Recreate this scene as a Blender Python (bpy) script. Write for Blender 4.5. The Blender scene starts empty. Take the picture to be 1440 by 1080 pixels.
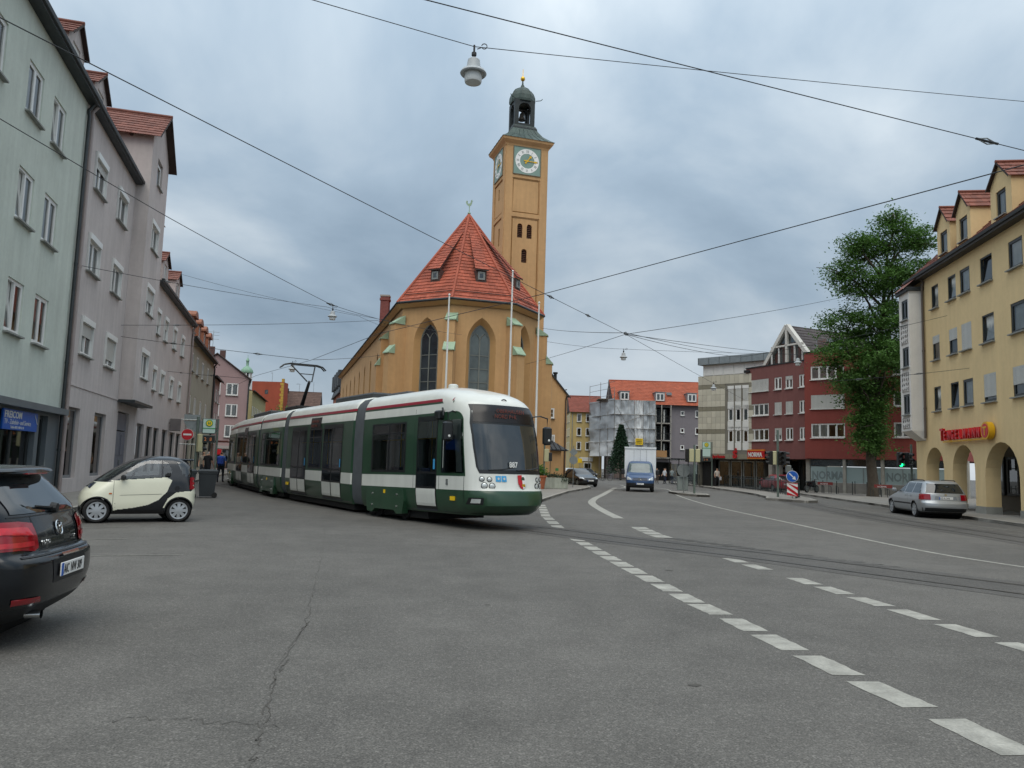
import bpy, bmesh, math, random
import numpy as np
from mathutils import Vector, Matrix
rnd = random.Random(7)
R = math.radians
scene = bpy.context.scene
col = scene.collection

# ------------------------------------------------------------------ camera, sky, sun, exposure
cam = bpy.data.cameras.new('camera'); cam.sensor_width = 36; cam.lens = 27.02; cam.clip_start = .1; cam.clip_end = 3000
camo = bpy.data.objects.new('camera', cam); col.objects.link(camo); scene.camera = camo
_p, _r = R(6.0), R(1.75)
_fw = Vector((0, math.cos(_p), math.sin(_p))); _r0 = Vector((1, 0, 0)); _u0 = _r0.cross(_fw)
_R = math.cos(_r)*_r0 + math.sin(_r)*_u0; _U = -math.sin(_r)*_r0 + math.cos(_r)*_u0
camo.matrix_world = Matrix(((_R.x, _U.x, -_fw.x, 0), (_R.y, _U.y, -_fw.y, 0), (_R.z, _U.z, -_fw.z, 1.6), (0, 0, 0, 1)))

SUN_EL, SUN_AZ = R(62), R(184)          # azimuth clockwise from +Y
w = bpy.data.worlds.new('World'); scene.world = w; w.use_nodes = True
nt = w.node_tree; nt.nodes.clear()
def N(t, **k):
    n = nt.nodes.new(t)
    for a, b in k.items(): setattr(n, a, b)
    return n
def LK(a, b): nt.links.new(a, b)
def MATH(op, a, b=None, clamp=False):
    n = N('ShaderNodeMath', operation=op, use_clamp=clamp)
    for i, v in enumerate((a, b)):
        if v is None: continue
        if isinstance(v, (int, float)): n.inputs[i].default_value = v
        else: LK(v, n.inputs[i])
    return n.outputs[0]
def RAMP(fac, stops):
    n = N('ShaderNodeValToRGB'); LK(fac, n.inputs[0]); e = n.color_ramp.elements
    while len(e) < len(stops): e.new(.5)
    for x, (p, c) in zip(e, stops): x.position = p; x.color = (*c, 1)
    return n.outputs[0]
out = N('ShaderNodeOutputWorld')
sky = N('ShaderNodeTexSky', sky_type='NISHITA', sun_disc=False); sky.sun_elevation = SUN_EL; sky.sun_rotation = SUN_AZ
bg1 = N('ShaderNodeBackground'); LK(sky.outputs[0], bg1.inputs[0]); bg1.inputs[1].default_value = .1
tc = N('ShaderNodeTexCoord'); sx = N('ShaderNodeSeparateXYZ'); LK(tc.outputs['Generated'], sx.inputs[0])
zc = MATH('MAXIMUM', sx.outputs[2], 0.0); dn = MATH('ADD', zc, .42)
cx = N('ShaderNodeCombineXYZ'); LK(MATH('DIVIDE', sx.outputs[0], dn), cx.inputs[0]); LK(MATH('DIVIDE', sx.outputs[1], dn), cx.inputs[1])
mp = N('ShaderNodeMapping'); LK(cx.outputs[0], mp.inputs[0]); mp.inputs[1].default_value = (5.3, 1.7, 0)
n1 = N('ShaderNodeTexNoise'); LK(mp.outputs[0], n1.inputs[0]); n1.inputs['Scale'].default_value = 1.5; n1.inputs['Detail'].default_value = 7; n1.inputs['Roughness'].default_value = .52; n1.inputs['Distortion'].default_value = .35
n2 = N('ShaderNodeTexNoise'); LK(mp.outputs[0], n2.inputs[0]); n2.inputs['Scale'].default_value = .8; n2.inputs['Detail'].default_value = 3
cl = MATH('ADD', MATH('MULTIPLY', n1.outputs[0], .62), MATH('MULTIPLY', n2.outputs[0], .38))
cc = RAMP(cl, [(.35, (.18, .245, .315)), (.45, (.275, .35, .425)), (.53, (.41, .475, .53)), (.61, (.61, .655, .68)), (.70, (.84, .86, .86))])
hz = RAMP(zc, [(0, (.80, .86, .92)), (.10, (.52, .60, .68)), (.22, (.32, .40, .50))])
mxh = N('ShaderNodeMix', data_type='RGBA'); LK(MATH('MULTIPLY', RAMP(zc, [(0, (1, 1, 1)), (.2, (0, 0, 0))]), RAMP(n1.outputs[0], [(.34, (.45,)*3), (.56, (1, 1, 1))])), mxh.inputs[0]); LK(cc, mxh.inputs[6]); LK(hz, mxh.inputs[7])
zen = N('ShaderNodeMix', data_type='RGBA', blend_type='MULTIPLY'); zen.inputs[0].default_value = 1; LK(mxh.outputs[2], zen.inputs[6])
gr = MATH('DIVIDE', MATH('ADD', MATH('MULTIPLY', zc, 2.0), 1.0), 1.62); gc = N('ShaderNodeCombineXYZ')      # overcast sky: brighter towards the zenith
for i in range(3): LK(gr, gc.inputs[i])
LK(gc.outputs[0], zen.inputs[7])
bg2 = N('ShaderNodeBackground'); LK(zen.outputs[2], bg2.inputs[0]); bg2.inputs[1].default_value = 1.12
mix = N('ShaderNodeMixShader'); mix.inputs[0].default_value = .93; LK(bg1.outputs[0], mix.inputs[1]); LK(bg2.outputs[0], mix.inputs[2]); LK(mix.outputs[0], out.inputs[0])

sl = bpy.data.lights.new('sun', 'SUN'); sl.energy = 1.5; sl.angle = R(60); sl.color = (1, .93, .82)
so = bpy.data.objects.new('sun', sl); col.objects.link(so)
_sd = Vector((math.sin(SUN_AZ)*math.cos(SUN_EL), math.cos(SUN_AZ)*math.cos(SUN_EL), math.sin(SUN_EL)))
so.rotation_euler = _sd.to_track_quat('Z', 'Y').to_euler(); so.location = (0, 0, 60)
vs = scene.view_settings; vs.view_transform = 'Standard'; vs.look = 'None'; vs.exposure = 0.36; vs.gamma = 1; vs.use_curve_mapping = False
cy = scene.cycles
cy.use_denoising = True; cy.max_bounces = 6; cy.diffuse_bounces = 3; cy.glossy_bounces = 3; cy.transmission_bounces = 4; cy.transparent_max_bounces = 12
cy.caustics_reflective = False; cy.caustics_refractive = False; cy.sample_clamp_indirect = 6
cy.use_adaptive_sampling = True; cy.adaptive_threshold = .015
try: cy.denoising_prefilter = 'ACCURATE'
except Exception: pass

# ------------------------------------------------------------------ materials
def S(h):                                  # sRGB hex to linear
    h = h.lstrip('#'); o = []
    for i in (0, 2, 4):
        c = int(h[i:i+2], 16)/255; o.append(c/12.92 if c <= .04045 else ((c+.055)/1.055)**2.4)
    return tuple(o)
_mats = {}
def MAT(name, c, rough=.6, metal=0, var=.08, vs_=1.5, bump=0, bs=60, streak=0, coat=0, spec=.5, island=0, emit=0, tint=None):
    """procedural surface: base colour, cloudy variation, vertical streaks, per-piece variation, fine relief"""
    if name in _mats: return _mats[name]
    if isinstance(c, str): c = S(c)
    m = bpy.data.materials.new(name); m.use_nodes = True; _mats[name] = m
    t = m.node_tree; b = t.nodes['Principled BSDF']; L = t.links.new
    b.inputs['Roughness'].default_value = rough; b.inputs['Metallic'].default_value = metal
    b.inputs['Specular IOR Level'].default_value = spec
    if coat: b.inputs['Coat Weight'].default_value = coat; b.inputs['Coat Roughness'].default_value = .04
    tcn = t.nodes.new('ShaderNodeTexCoord')
    def noise(scale, detail=4, vec=None, rg=.55):
        n = t.nodes.new('ShaderNodeTexNoise'); n.inputs['Scale'].default_value = scale; n.inputs['Detail'].default_value = detail; n.inputs['Roughness'].default_value = rg
        L(vec if vec is not None else tcn.outputs['Object'], n.inputs[0]); return n.outputs[0]
    def mulc(colr, fac, lo, hi, f0=.3, f1=.7):
        r = t.nodes.new('ShaderNodeMapRange'); L(fac, r.inputs[0]); r.inputs[1].default_value = f0; r.inputs[2].default_value = f1; r.inputs[3].default_value = lo; r.inputs[4].default_value = hi
        v = t.nodes.new('ShaderNodeVectorMath'); v.operation = 'SCALE'; L(colr, v.inputs[0]); L(r.outputs[0], v.inputs['Scale']); return v.outputs[0]
    rgb = t.nodes.new('ShaderNodeRGB'); rgb.outputs[0].default_value = (*c, 1); cur = rgb.outputs[0]
    if tint:
        r = t.nodes.new('ShaderNodeMix'); r.data_type = 'RGBA'; L(noise(vs_*.6, 5), r.inputs[0]); L(cur, r.inputs[6]); r.inputs[7].default_value = (*(S(tint) if isinstance(tint, str) else tint), 1); cur = r.outputs[2]
    if var: cur = mulc(cur, noise(vs_), 1-var, 1+var)
    if var and bump: cur = mulc(cur, noise(vs_*9, 3), 1-var*.5, 1+var*.5)
    if streak:
        mpn = t.nodes.new('ShaderNodeMapping'); L(tcn.outputs['Object'], mpn.inputs[0]); mpn.inputs[3].default_value = (2.2, 2.2, .16)
        cur = mulc(cur, noise(1.6, 5, mpn.outputs[0]), 1-streak, 1+streak*.3)
    if island:
        g = t.nodes.new('ShaderNodeNewGeometry'); cur = mulc(cur, g.outputs['Random Per Island'], 1-island, 1+island, 0, 1)
    L(cur, b.inputs['Base Color'])
    if emit: L(cur, b.inputs['Emission Color']); b.inputs['Emission Strength'].default_value = emit
    if bump:
        bn = t.nodes.new('ShaderNodeBump'); bn.inputs['Strength'].default_value = bump; bn.inputs['Distance'].default_value = .02; L(noise(bs, 3), bn.inputs['Height']); L(bn.outputs[0], b.inputs['Normal'])
    return m
def GLASS(name, tint=(.62, .68, .68), refl=.09, rough=.02):
    if name in _mats: return _mats[name]
    m = bpy.data.materials.new(name); m.use_nodes = True; _mats[name] = m; t = m.node_tree; t.nodes.clear(); L = t.links.new
    o = t.nodes.new('ShaderNodeOutputMaterial'); tr = t.nodes.new('ShaderNodeBsdfTransparent'); tr.inputs[0].default_value = (*tint, 1)
    gl = t.nodes.new('ShaderNodeBsdfGlossy'); gl.inputs['Roughness'].default_value = rough
    tcn = t.nodes.new('ShaderNodeTexCoord'); nz = t.nodes.new('ShaderNodeTexNoise'); nz.inputs['Scale'].default_value = 1.3; L(tcn.outputs['Object'], nz.inputs[0])
    bn = t.nodes.new('ShaderNodeBump'); bn.inputs['Strength'].default_value = .03; L(nz.outputs[0], bn.inputs['Height']); L(bn.outputs[0], gl.inputs['Normal'])
    fr = t.nodes.new('ShaderNodeFresnel'); fr.inputs[0].default_value = 1.5
    ad = t.nodes.new('ShaderNodeMath'); ad.operation = 'ADD'; ad.use_clamp = True; L(fr.outputs[0], ad.inputs[0]); ad.inputs[1].default_value = refl
    mx = t.nodes.new('ShaderNodeMixShader'); L(ad.outputs[0], mx.inputs[0]); L(tr.outputs[0], mx.inputs[1]); L(gl.outputs[0], mx.inputs[2]); L(mx.outputs[0], o.inputs[0])
    return m

# ------------------------------------------------------------------ mesh builder
class MB:
    def __init__(s): s.v = []; s.f = []; s.m = []
    def add(s, vs_, fs, mi=0):
        o = len(s.v); s.v += [tuple(p) for p in vs_]
        for f in fs: s.f.append(tuple(i+o for i in f)); s.m.append(mi)
        return s
    def poly(s, pts, mi=0): return s.add(pts, [tuple(range(len(pts)))], mi)
    def box(s, x0, x1, y0, y1, z0, z1, mi=0):
        return s.add([(x0,y0,z0),(x1,y0,z0),(x1,y1,z0),(x0,y1,z0),(x0,y0,z1),(x1,y0,z1),(x1,y1,z1),(x0,y1,z1)],
                     [(3,2,1,0),(4,5,6,7),(0,1,5,4),(1,2,6,5),(2,3,7,6),(3,0,4,7)], mi)
    def bbox(s, x0, x1, y0, y1, z0, z1, b=.01, mi=0):
        """box with chamfered vertical and top edges"""
        P = lambda i, z: [(x0+i+b,y0+i,z),(x1-i-b,y0+i,z),(x1-i,y0+i+b,z),(x1-i,y1-i-b,z),(x1-i-b,y1-i,z),(x0+i+b,y1-i,z),(x0+i,y1-i-b,z),(x0+i,y0+i+b,z)]
        return s.loft([P(b, z0), P(0, z0+b), P(0, z1-b), P(b, z1)], True, True, mi)
    def prism(s, pts, y0, y1, mi=0, cap=True):
        """polygon in (x,z), extruded along y"""
        n = len(pts); a = [(x, y0, z) for x, z in pts]; b = [(x, y1, z) for x, z in pts]
        fs = [(i, (i+1) % n, n+(i+1) % n, n+i) for i in range(n)]
        if cap: fs += [tuple(range(n))[::-1], tuple(range(n, 2*n))]
        return s.add(a+b, fs, mi)
    def slab(s, pts, z0, z1, mi=0):
        n = len(pts); a = [(x, y, z0) for x, y in pts]; b = [(x, y, z1) for x, y in pts]
        return s.add(a+b, [(i, (i+1) % n, n+(i+1) % n, n+i) for i in range(n)] + [tuple(range(n))[::-1], tuple(range(n, 2*n))], mi)
    def loft(s, secs, c0=False, c1=False, mi=0, closed=True):
        n = len(secs[0]); o = len(s.v)
        for q in secs: s.v += [tuple(p) for p in q]
        for j in range(len(secs)-1):
            for i in range(n if closed else n-1):
                s.f.append((o+j*n+i, o+j*n+(i+1) % n, o+(j+1)*n+(i+1) % n, o+(j+1)*n+i)); s.m.append(mi[j] if isinstance(mi, list) else mi)
        if c0: s.f.append(tuple(o+i for i in range(n))[::-1]); s.m.append(mi[0] if isinstance(mi, list) else mi)
        if c1: s.f.append(tuple(o+(len(secs)-1)*n+i for i in range(n))); s.m.append(mi[-1] if isinstance(mi, list) else mi)
        return s
    def lathe(s, prof, n=16, c=(0, 0, 0), mi=0, axis='z', c0=True, c1=True):
        secs = []
        for r, z in prof:
            q = []
            for i in range(n):
                a = 2*math.pi*i/n; x, y = r*math.cos(a), r*math.sin(a)
                q.append((c[0]+x, c[1]+y, c[2]+z) if axis == 'z' else (c[0]+x, c[1]+z, c[2]-y) if axis == 'y' else (c[0]+z, c[1]+x, c[2]+y))
            secs.append(q)
        return s.loft(secs, c0, c1, mi)
    def tube(s, pts, r, n=6, mi=0, r1=None):
        pts = [Vector(p) for p in pts]; secs = []; k = len(pts)
        d0 = (pts[1]-pts[0]).normalized(); up = Vector((0, 0, 1)) if abs(d0.z) < .9 else Vector((1, 0, 0))
        for j, p in enumerate(pts):
            d = (pts[min(j+1, k-1)]-pts[max(j-1, 0)]).normalized(); a = d.cross(up).normalized(); b = a.cross(d)
            rr = r if r1 is None else r+(r1-r)*j/(k-1)
            secs.append([tuple(p+(a*math.cos(2*math.pi*i/n)+b*math.sin(2*math.pi*i/n))*rr) for i in range(n)])
        return s.loft(secs, True, True, mi)
    def mesh(s, name, mats, smooth=0):
        me = bpy.data.meshes.new(name); me.from_pydata(s.v, [], s.f)
        for m in (mats if isinstance(mats, (list, tuple)) else [mats]): me.materials.append(m)
        me.polygons.foreach_set('material_index', s.m)
        bm = bmesh.new(); bm.from_mesh(me); bmesh.ops.recalc_face_normals(bm, faces=bm.faces)
        if smooth:
            for f in bm.faces: f.smooth = True
            for e in bm.edges:
                if len(e.link_faces) == 2 and e.calc_face_angle(0) > R(smooth): e.smooth = False
        bm.to_mesh(me); bm.free(); me.update(); return me
    def build(s, name, mats, parent=None, loc=(0, 0, 0), rz=0, smooth=0):
        return OBJ(name, s.mesh(name, mats, smooth), parent, loc, rz)
def OBJ(name, me, parent=None, loc=(0, 0, 0), rz=0, rot=None):
    o = bpy.data.objects.new(name, me); col.objects.link(o); o.parent = parent; o.location = loc
    o.rotation_euler = rot if rot is not None else (0, 0, rz); return o
def TAG(o, label, cat, group=None):
    o['label'] = label; o['category'] = cat
    if group: o['group'] = group
    return o
def T(name, label, cat, loc=(0, 0, 0), rz=0, group=None):
    return TAG(OBJ(name, None, None, loc, rz), label, cat, group)
def STRUCT(o): o['kind'] = 'structure'; return o
def STUFF(o): o['kind'] = 'stuff'; return o
def COPY(o, parent=None):
    c = o.copy(); col.objects.link(c); c.parent = parent
    for ch in list(o.children): COPY(ch, c)
    return c
def frame(dx, dy): return math.atan2(dy, dx)
_fonts = {}
def TEXT(name, body, size, mat, parent=None, loc=(0, 0, 0), rot=(R(90), 0, 0), ext=.01, align='LEFT', sx=1, bold=0, shear=0):
    cu = bpy.data.curves.new(name, 'FONT'); cu.body = body; cu.size = size; cu.extrude = ext; cu.align_x = align; cu.offset = bold; cu.resolution_u = 2; cu.shear = shear
    o = bpy.data.objects.new(name, cu); col.objects.link(o)
    dg = bpy.context.evaluated_depsgraph_get(); me = bpy.data.meshes.new_from_object(o.evaluated_get(dg)); bpy.data.objects.remove(o)
    me.materials.clear(); me.materials.append(mat)
    o = OBJ(name, me, parent, loc, rot=rot); o.scale = (sx, 1, 1); return o

# ------------------------------------------------------------------ palette
WHITE = MAT('white_paint', '#d9dad6', .45, var=.05)
PVC = MAT('white_window_frame', '#dfe0dd', .4, var=.04, streak=.06)
DARKFR = MAT('dark_window_frame', '#2c3233', .4, var=.1)
GLS = GLASS('window_glass', (.8, .84, .84), .07); GLSD = GLASS('window_glass_dim', (.38, .42, .43), .12)
CURT = MAT('net_curtain', '#cfd0cb', .9, var=.12, vs_=3)
SHUT = MAT('roller_shutter', '#c3c4bf', .5, var=.06, streak=.08)
SILL = MAT('stone_sill', '#8b8d89', .7, var=.15, vs_=4)
BLACK = MAT('black_metal', '#1b1d1e', .5, var=.15)
GREYM = MAT('galvanised_steel', '#8d9291', .4, metal=.6, var=.12, vs_=5)
POLEG = MAT('grey_green_pole_paint', '#5d6a62', .5, var=.12)
GUT = MAT('dark_gutter_sheet', '#33383a', .5, metal=.3, var=.2, vs_=3)
CONC = MAT('concrete', '#9b988f', .85, var=.15, vs_=2, bump=.3, bs=40)
KERB = MAT('granite_kerb', '#96928a', .8, var=.2, vs_=5, bump=.3)
PLATE = MAT('number_plate_white', '#e4e4e0', .4, var=.03)
RED = MAT('signal_red', '#b3121d', .4, var=.06)
BLUE = MAT('sign_blue', '#1257b0', .4, var=.05)
YEL = MAT('sign_yellow', '#e9c21b', .4, var=.05)
GOLD = MAT('gilded_metal', '#d9ab3a', .3, metal=.8, var=.08)
RUB = MAT('tyre_rubber', '#1d1d1d', .8, var=.15, vs_=8)
CHROME = MAT('chrome', '#c9cccd', .15, metal=1, var=.04)
DARKIN = MAT('dark_interior', '#101112', .8, var=.1)
# ------------------------------------------------------------------ ground, road, markings
def asphalt(name, base, spk=.5):
    m = bpy.data.materials.new(name); m.use_nodes = True; t = m.node_tree; b = t.nodes['Principled BSDF']; L = t.links.new
    tcn = t.nodes.new('ShaderNodeTexCoord'); o = tcn.outputs['Object']
    def noise(s, d=4, rg=.6):
        n = t.nodes.new('ShaderNodeTexNoise'); n.inputs['Scale'].default_value = s; n.inputs['Detail'].default_value = d; n.inputs['Roughness'].default_value = rg; L(o, n.inputs[0]); return n.outputs[0]
    def mr(f, lo, hi, a=.3, c=.7):
        r = t.nodes.new('ShaderNodeMapRange'); L(f, r.inputs[0]); r.inputs[1].default_value = a; r.inputs[2].default_value = c; r.inputs[3].default_value = lo; r.inputs[4].default_value = hi; return r.outputs[0]
    def mul(a, c):
        n = t.nodes.new('ShaderNodeMath'); n.operation = 'MULTIPLY'; L(a, n.inputs[0]); L(c, n.inputs[1]); return n.outputs[0]
    vo = t.nodes.new('ShaderNodeTexVoronoi'); vo.inputs['Scale'].default_value = 75; L(o, vo.inputs[0])
    sp = t.nodes.new('ShaderNodeSeparateColor'); L(vo.outputs['Color'], sp.inputs[0])
    stone = mr(sp.outputs[0], 0, 1.9*spk, .70, 1.0)
    f = mul(mul(mr(noise(.22, 6), .8, 1.2), mr(noise(1.7, 6), .86, 1.14)), mul(mr(noise(80, 2), .5, 1.5), mr(noise(22, 4), .82, 1.18)))
    ad = t.nodes.new('ShaderNodeMath'); ad.operation = 'ADD'; L(f, ad.inputs[0]); L(mul(stone, mr(noise(30, 2), .2, 1.0)), ad.inputs[1])
    v = t.nodes.new('ShaderNodeVectorMath'); v.operation = 'SCALE'; v.inputs[0].default_value = base; L(ad.outputs[0], v.inputs['Scale'])
    L(v.outputs[0], b.inputs['Base Color']); b.inputs['Roughness'].default_value = .82; b.inputs['Specular IOR Level'].default_value = .35
    bn = t.nodes.new('ShaderNodeBump'); bn.inputs['Strength'].default_value = .5; bn.inputs['Distance'].default_value = .006; L(vo.outputs['Distance'], bn.inputs['Height']); L(bn.outputs[0], b.inputs['Normal'])
    return m
ASPH = asphalt('worn_asphalt', (.104, .0985, .089))
ASPD = asphalt('dark_asphalt_patch', (.082, .078, .072), .35)
CRACK = MAT('tarred_crack', '#4a4742', .8, var=.2, vs_=9)
def paintmat():
    m = MAT('road_paint', '#a9a79e', .75, tint='#88867e', var=.26, vs_=5, bump=.4, bs=70); return m
PAINT = paintmat()
PAINTW = MAT('worn_road_paint', '#77756e', .8, var=.3, vs_=12, bump=.4, bs=70)
PAVE = MAT('grey_pavement', '#827e77', .85, var=.16, vs_=1.2, bump=.3, bs=30)
PAVE2 = MAT('pale_paving_slab', '#8d8a82', .85, var=.1, vs_=2, island=.1, bump=.2)
STEEL = MAT('rail_steel', '#5c5a57', .45, metal=.5, var=.25, vs_=6)

road = STRUCT(MB().poly([(-700, -60, 0), (700, -60, 0), (700, 900, 0), (-700, 900, 0)]).build('road', ASPH))
def interp(path, y):
    p = sorted(path, key=lambda q: q[1])
    return float(np.interp(y, [q[1] for q in p], [q[0] for q in p]))
LP = [(2.98, 4.2), (2.83, 5.31), (2.67, 6.18), (2.55, 6.99), (2.43, 7.81), (2.33, 8.6), (2.18, 9.44), (2.1, 10.18), (1.72, 13.8), (1.38, 17.5), (1.2, 19.5), (1.06, 25), (1.25, 33.4)]
RP = [(5.15, 6.0), (4.83, 7.8), (4.7, 8.65), (4.6, 9.5), (4.48, 10.34), (4.38, 11.2), (4.29, 12.03), (4.07, 13.58), (3.98, 14.47), (3.7, 16.8), (3.42, 19), (3.36, 22), (3.36, 24.5)]
def dash(path, y1, ln, wd, mat=PAINT):
    y0 = y1-ln; n = 7; jit = lambda: rnd.uniform(-.009, .009); a, c = [], []
    for i in range(n+1):
        y = y0+(y1-y0)*i/n; x = interp(path, y); a.append((x+jit(), y+jit(), .0035)); c.append((x+wd+jit(), y+.03+jit(), .0035))
    b = MB(); b.loft([a, c], closed=False); return b.build('lane_dash', mat, road)
for y in [4.44, 5.31, 6.18, 6.99, 7.81, 8.6, 9.44, 10.18, 10.98, 11.8, 12.6, 13.4, 14.2, 15.0, 15.8, 16.65, 17.5]: dash(LP, y, .63, .27)
for i in range(9): dash(LP, 19.6+i*1.55, 1.1, .3, PAINT if i else PAINTW)
for y in [6.95, 7.8, 8.65, 9.5, 10.34, 11.2, 12.03, 13.58, 14.47, 16.8]: dash(RP, y, .62, .27)
for i in range(4): dash(RP, 19.0+i*.8, .62, .42)
def strip(name, pts, wd, mat, z=.005, parent=road, n=10):
    P = []                                                   # Catmull-Rom through pts
    q = [pts[0]]+list(pts)+[pts[-1]]
    for i in range(1, len(q)-2):
        for k in range(n):
            t = k/n; a, b_, c, d = (np.array(q[i+j], float) for j in (-1, 0, 1, 2))
            P.append(.5*((2*b_)+(-a+c)*t+(2*a-5*b_+4*c-d)*t*t+(-a+3*b_-3*c+d)*t**3))
    P.append(np.array(pts[-1], float)); L_, R_ = [], []
    for i, p in enumerate(P):
        d = P[min(i+1, len(P)-1)]-P[max(i-1, 0)]; d /= np.linalg.norm(d)+1e-9; nn = np.array([-d[1], d[0]])*wd/2
        L_.append((*(p+nn), z)); R_.append((*(p-nn), z))
    b = MB(); b.loft([L_, R_], closed=False); return b.build(name, mat, parent)
# the tram track swinging towards the near right: bed, rails, groove
TRK = [(-17.5, 47), (-12.4, 37.6), (-7.9, 29.9), (-4.3, 24.6), (.48, 19.9), (1.35, 18.95), (2.8, 17.25), (4.85, 15.05), (6.3, 13.15), (7.7, 11.4), (10.3, 8), (15, 1), (20, -8)]
strip('track_bed', TRK, 1.9, ASPD, .004)
def offset(pts, o):
    P = [np.array(p, float) for p in pts]; out = []
    for i, p in enumerate(P):
        d = P[min(i+1, len(P)-1)]-P[max(i-1, 0)]; d /= np.linalg.norm(d); out.append(tuple(p+np.array([-d[1], d[0]])*o))
    return out
for s in (-1, 1):
    strip('rail_groove', offset(TRK, s*.5), .085, CRACK, .0085)
    strip('tram_rail', offset(TRK, s*.53), .05, STEEL, .0125)
TRK2 = [(12.3, 4), (13.3, 14), (13.9, 21), (14.2, 30), (15.6, 40), (17.2, 48.3), (18.9, 56), (22.6, 72), (26, 95)]
strip('track_bed', TRK2, 2.0, ASPD, .004)
for s in (-1, 1):
    strip('rail_groove', offset(TRK2, s*.5), .08, CRACK, .0085); strip('tram_rail', offset(TRK2, s*.53), .05, STEEL, .0125)
strip('edge_line', [(8.2, 90), (12.6, 68), (12.13, 57.6), (10.6, 48.5), (9.35, 36), (9.12, 24.6), (9.05, 17.75), (9.6, 14.5), (11.5, 9), (14, 3)], .13, PAINT)
strip('edge_line', [(15.6, 12), (16.0, 24.5), (15.85, 31), (16.2, 41.4)], .12, PAINTW)
strip('edge_line', [(8.62, 62.9), (5.75, 46.9), (4.45, 40), (3.75, 34.8), (3.55, 29.2), (3.55, 24.9)], .34, PAINT)
strip('edge_line', [(10.6, 74), (9.9, 66), (7.7, 58)], .13, PAINT); strip('edge_line', [(9.7, 57.2), (7.7, 58)], .13, PAINT)
for a, b in [((-6.5, 12.1), (-5.2, 12.6)), ((-7.9, 14.25), (-7.1, 14.65)), ((-9.1, 16.3), (-8.3, 17.0)), ((-9.5, 18.7), (-8.8, 19.2)), ((-8.9, 21.4), (-9.2, 22.9))]:
    strip('parking_mark', [a, b], .07, PAINTW)
def crack(pts, wd, n=14):
    P = []
    for a, b in zip(pts, pts[1:]):
        for k in range(n): t = k/n; P.append((a[0]+(b[0]-a[0])*t+rnd.gauss(0, .011), a[1]+(b[1]-a[1])*t+rnd.gauss(0, .03)))
    b = MB(); i = 0
    while i < len(P)-2:                                       # broken into short stretches
        k = rnd.randint(3, 9); Q = P[i:i+k+1]; L_, R_ = [], []
        for x, y in Q: ww = wd*rnd.uniform(.15, 1); L_.append((x-ww, y, .004)); R_.append((x+ww, y+rnd.uniform(-.01, .01), .004))
        if len(Q) > 1: b.loft([L_, R_], closed=False)
        i += k+rnd.choice((0, 1, 1, 2))
    STUFF(b.build('crack', CRACK, road))
crack([(-1.28, 4.1), (-1.43, 4.81), (-1.69, 5.88), (-1.91, 7.61), (-2.36, 9.63), (-3.34, 14.23), (-4.38, 18.7)], .006)
crack([(-1.5, 5.0), (-1.8, 6.6), (-1.95, 7.9)], .007, 24)
crack([(-2.35, 4.85), (-1.88, 4.86), (-1.3, 4.8)], .004)
for x, y, s in [(1.43, 5.95, .05), (.95, 4.3, .03), (-.2, 9, .03), (2.6, 12.5, .06)]:
    b = MB(); b.poly([(x+s*rnd.uniform(.5, 1)*math.cos(a*.6)*1.6, y+s*rnd.uniform(.5, 1)*math.sin(a*.6), .004) for a in range(10)]); b.build('tar_spot', CRACK, road)
# rough broken seam beside the far rail
for i in range(16):
    t = i/15; x = 3.9+2.9*t; y = 17.9-4.3*t+.35
    b = MB(); b.poly([(x+rnd.uniform(.15, .3)*math.cos(a*.7), y+rnd.uniform(.08, .2)*math.sin(a*.7), .0046+i*2e-4) for a in range(9)]); b.build('tar_patch', ASPD, road)
mh = MB(); mh.lathe([(.3, .004), (.3, .009)], 20, (-9.6, 22.6, 0)); mh.build('manhole_cover', STEEL, road, smooth=40)

def pavement(name, outline, z=.12, kerb_edges=None, kw=.15):
    """raised pavement (structure) with separate kerb stones as children along the given edges"""
    o = STRUCT(MB().slab(outline, -.1, z).build(name, PAVE))
    me = MB().box(-.49, .49, 0, kw, -.05, z+.004).mesh('kerb_stone', KERB)
    for i in (kerb_edges if kerb_edges is not None else []):
        a, b = Vector((*outline[i], 0)), Vector((*outline[(i+1) % len(outline)], 0)); L_ = (b-a).length; n = max(1, round(L_)); an = math.atan2(b.y-a.y, b.x-a.x)
        for k in range(min(n, 60)):
            p = a+(b-a)*((k+.5)/n); s = OBJ('kerb_stone', me, o, p, an); s.scale.x = L_/n; s.location.z = rnd.uniform(-.004, .004)
    return o
# front of the house row
fd = Vector((-.269, .963)); fn = Vector((.963, .269)); p0 = Vector((-16, 28.18))
a = p0+fd*-26+fn*2.3; b = p0+fd*55+fn*2.3; c = p0+fd*55-fn*.5; d = p0+fd*-26-fn*.5
pavement('pavement_along_house_row', [tuple(b), tuple(c), tuple(d), tuple(a)], .12, [3])
# right-hand side: in front of the arcade and on past the supermarket
k0 = lambda y: 18.75+.14*(y-34.3)
pavement('pavement_by_arcade', [(k0(70), 70), (k0(55), 55), (k0(41), 41), (k0(28), 28), (k0(4), 4), (k0(4)+14, 4), (k0(28)+16, 28), (k0(41)+16, 41), (k0(55)+18, 56), (k0(70)+12, 75), (k0(80)+3, 90), (k0(80), 90)], .12, [0, 1, 2, 3, 11])
# church corner
pavement('pavement_at_church', [(.9, 33.2), (1.48, 34.4), (2.4, 40), (3.7, 47.6), (5.2, 54), (6.2, 58.6), (6.6, 66), (6.2, 76), (2, 92), (-19, 100), (-13, 62), (-7.5, 45.5), (-2.6, 36.2), (-.6, 33.9)], .12, [0, 1, 2, 3, 4, 5, 11, 12, 13])
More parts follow.
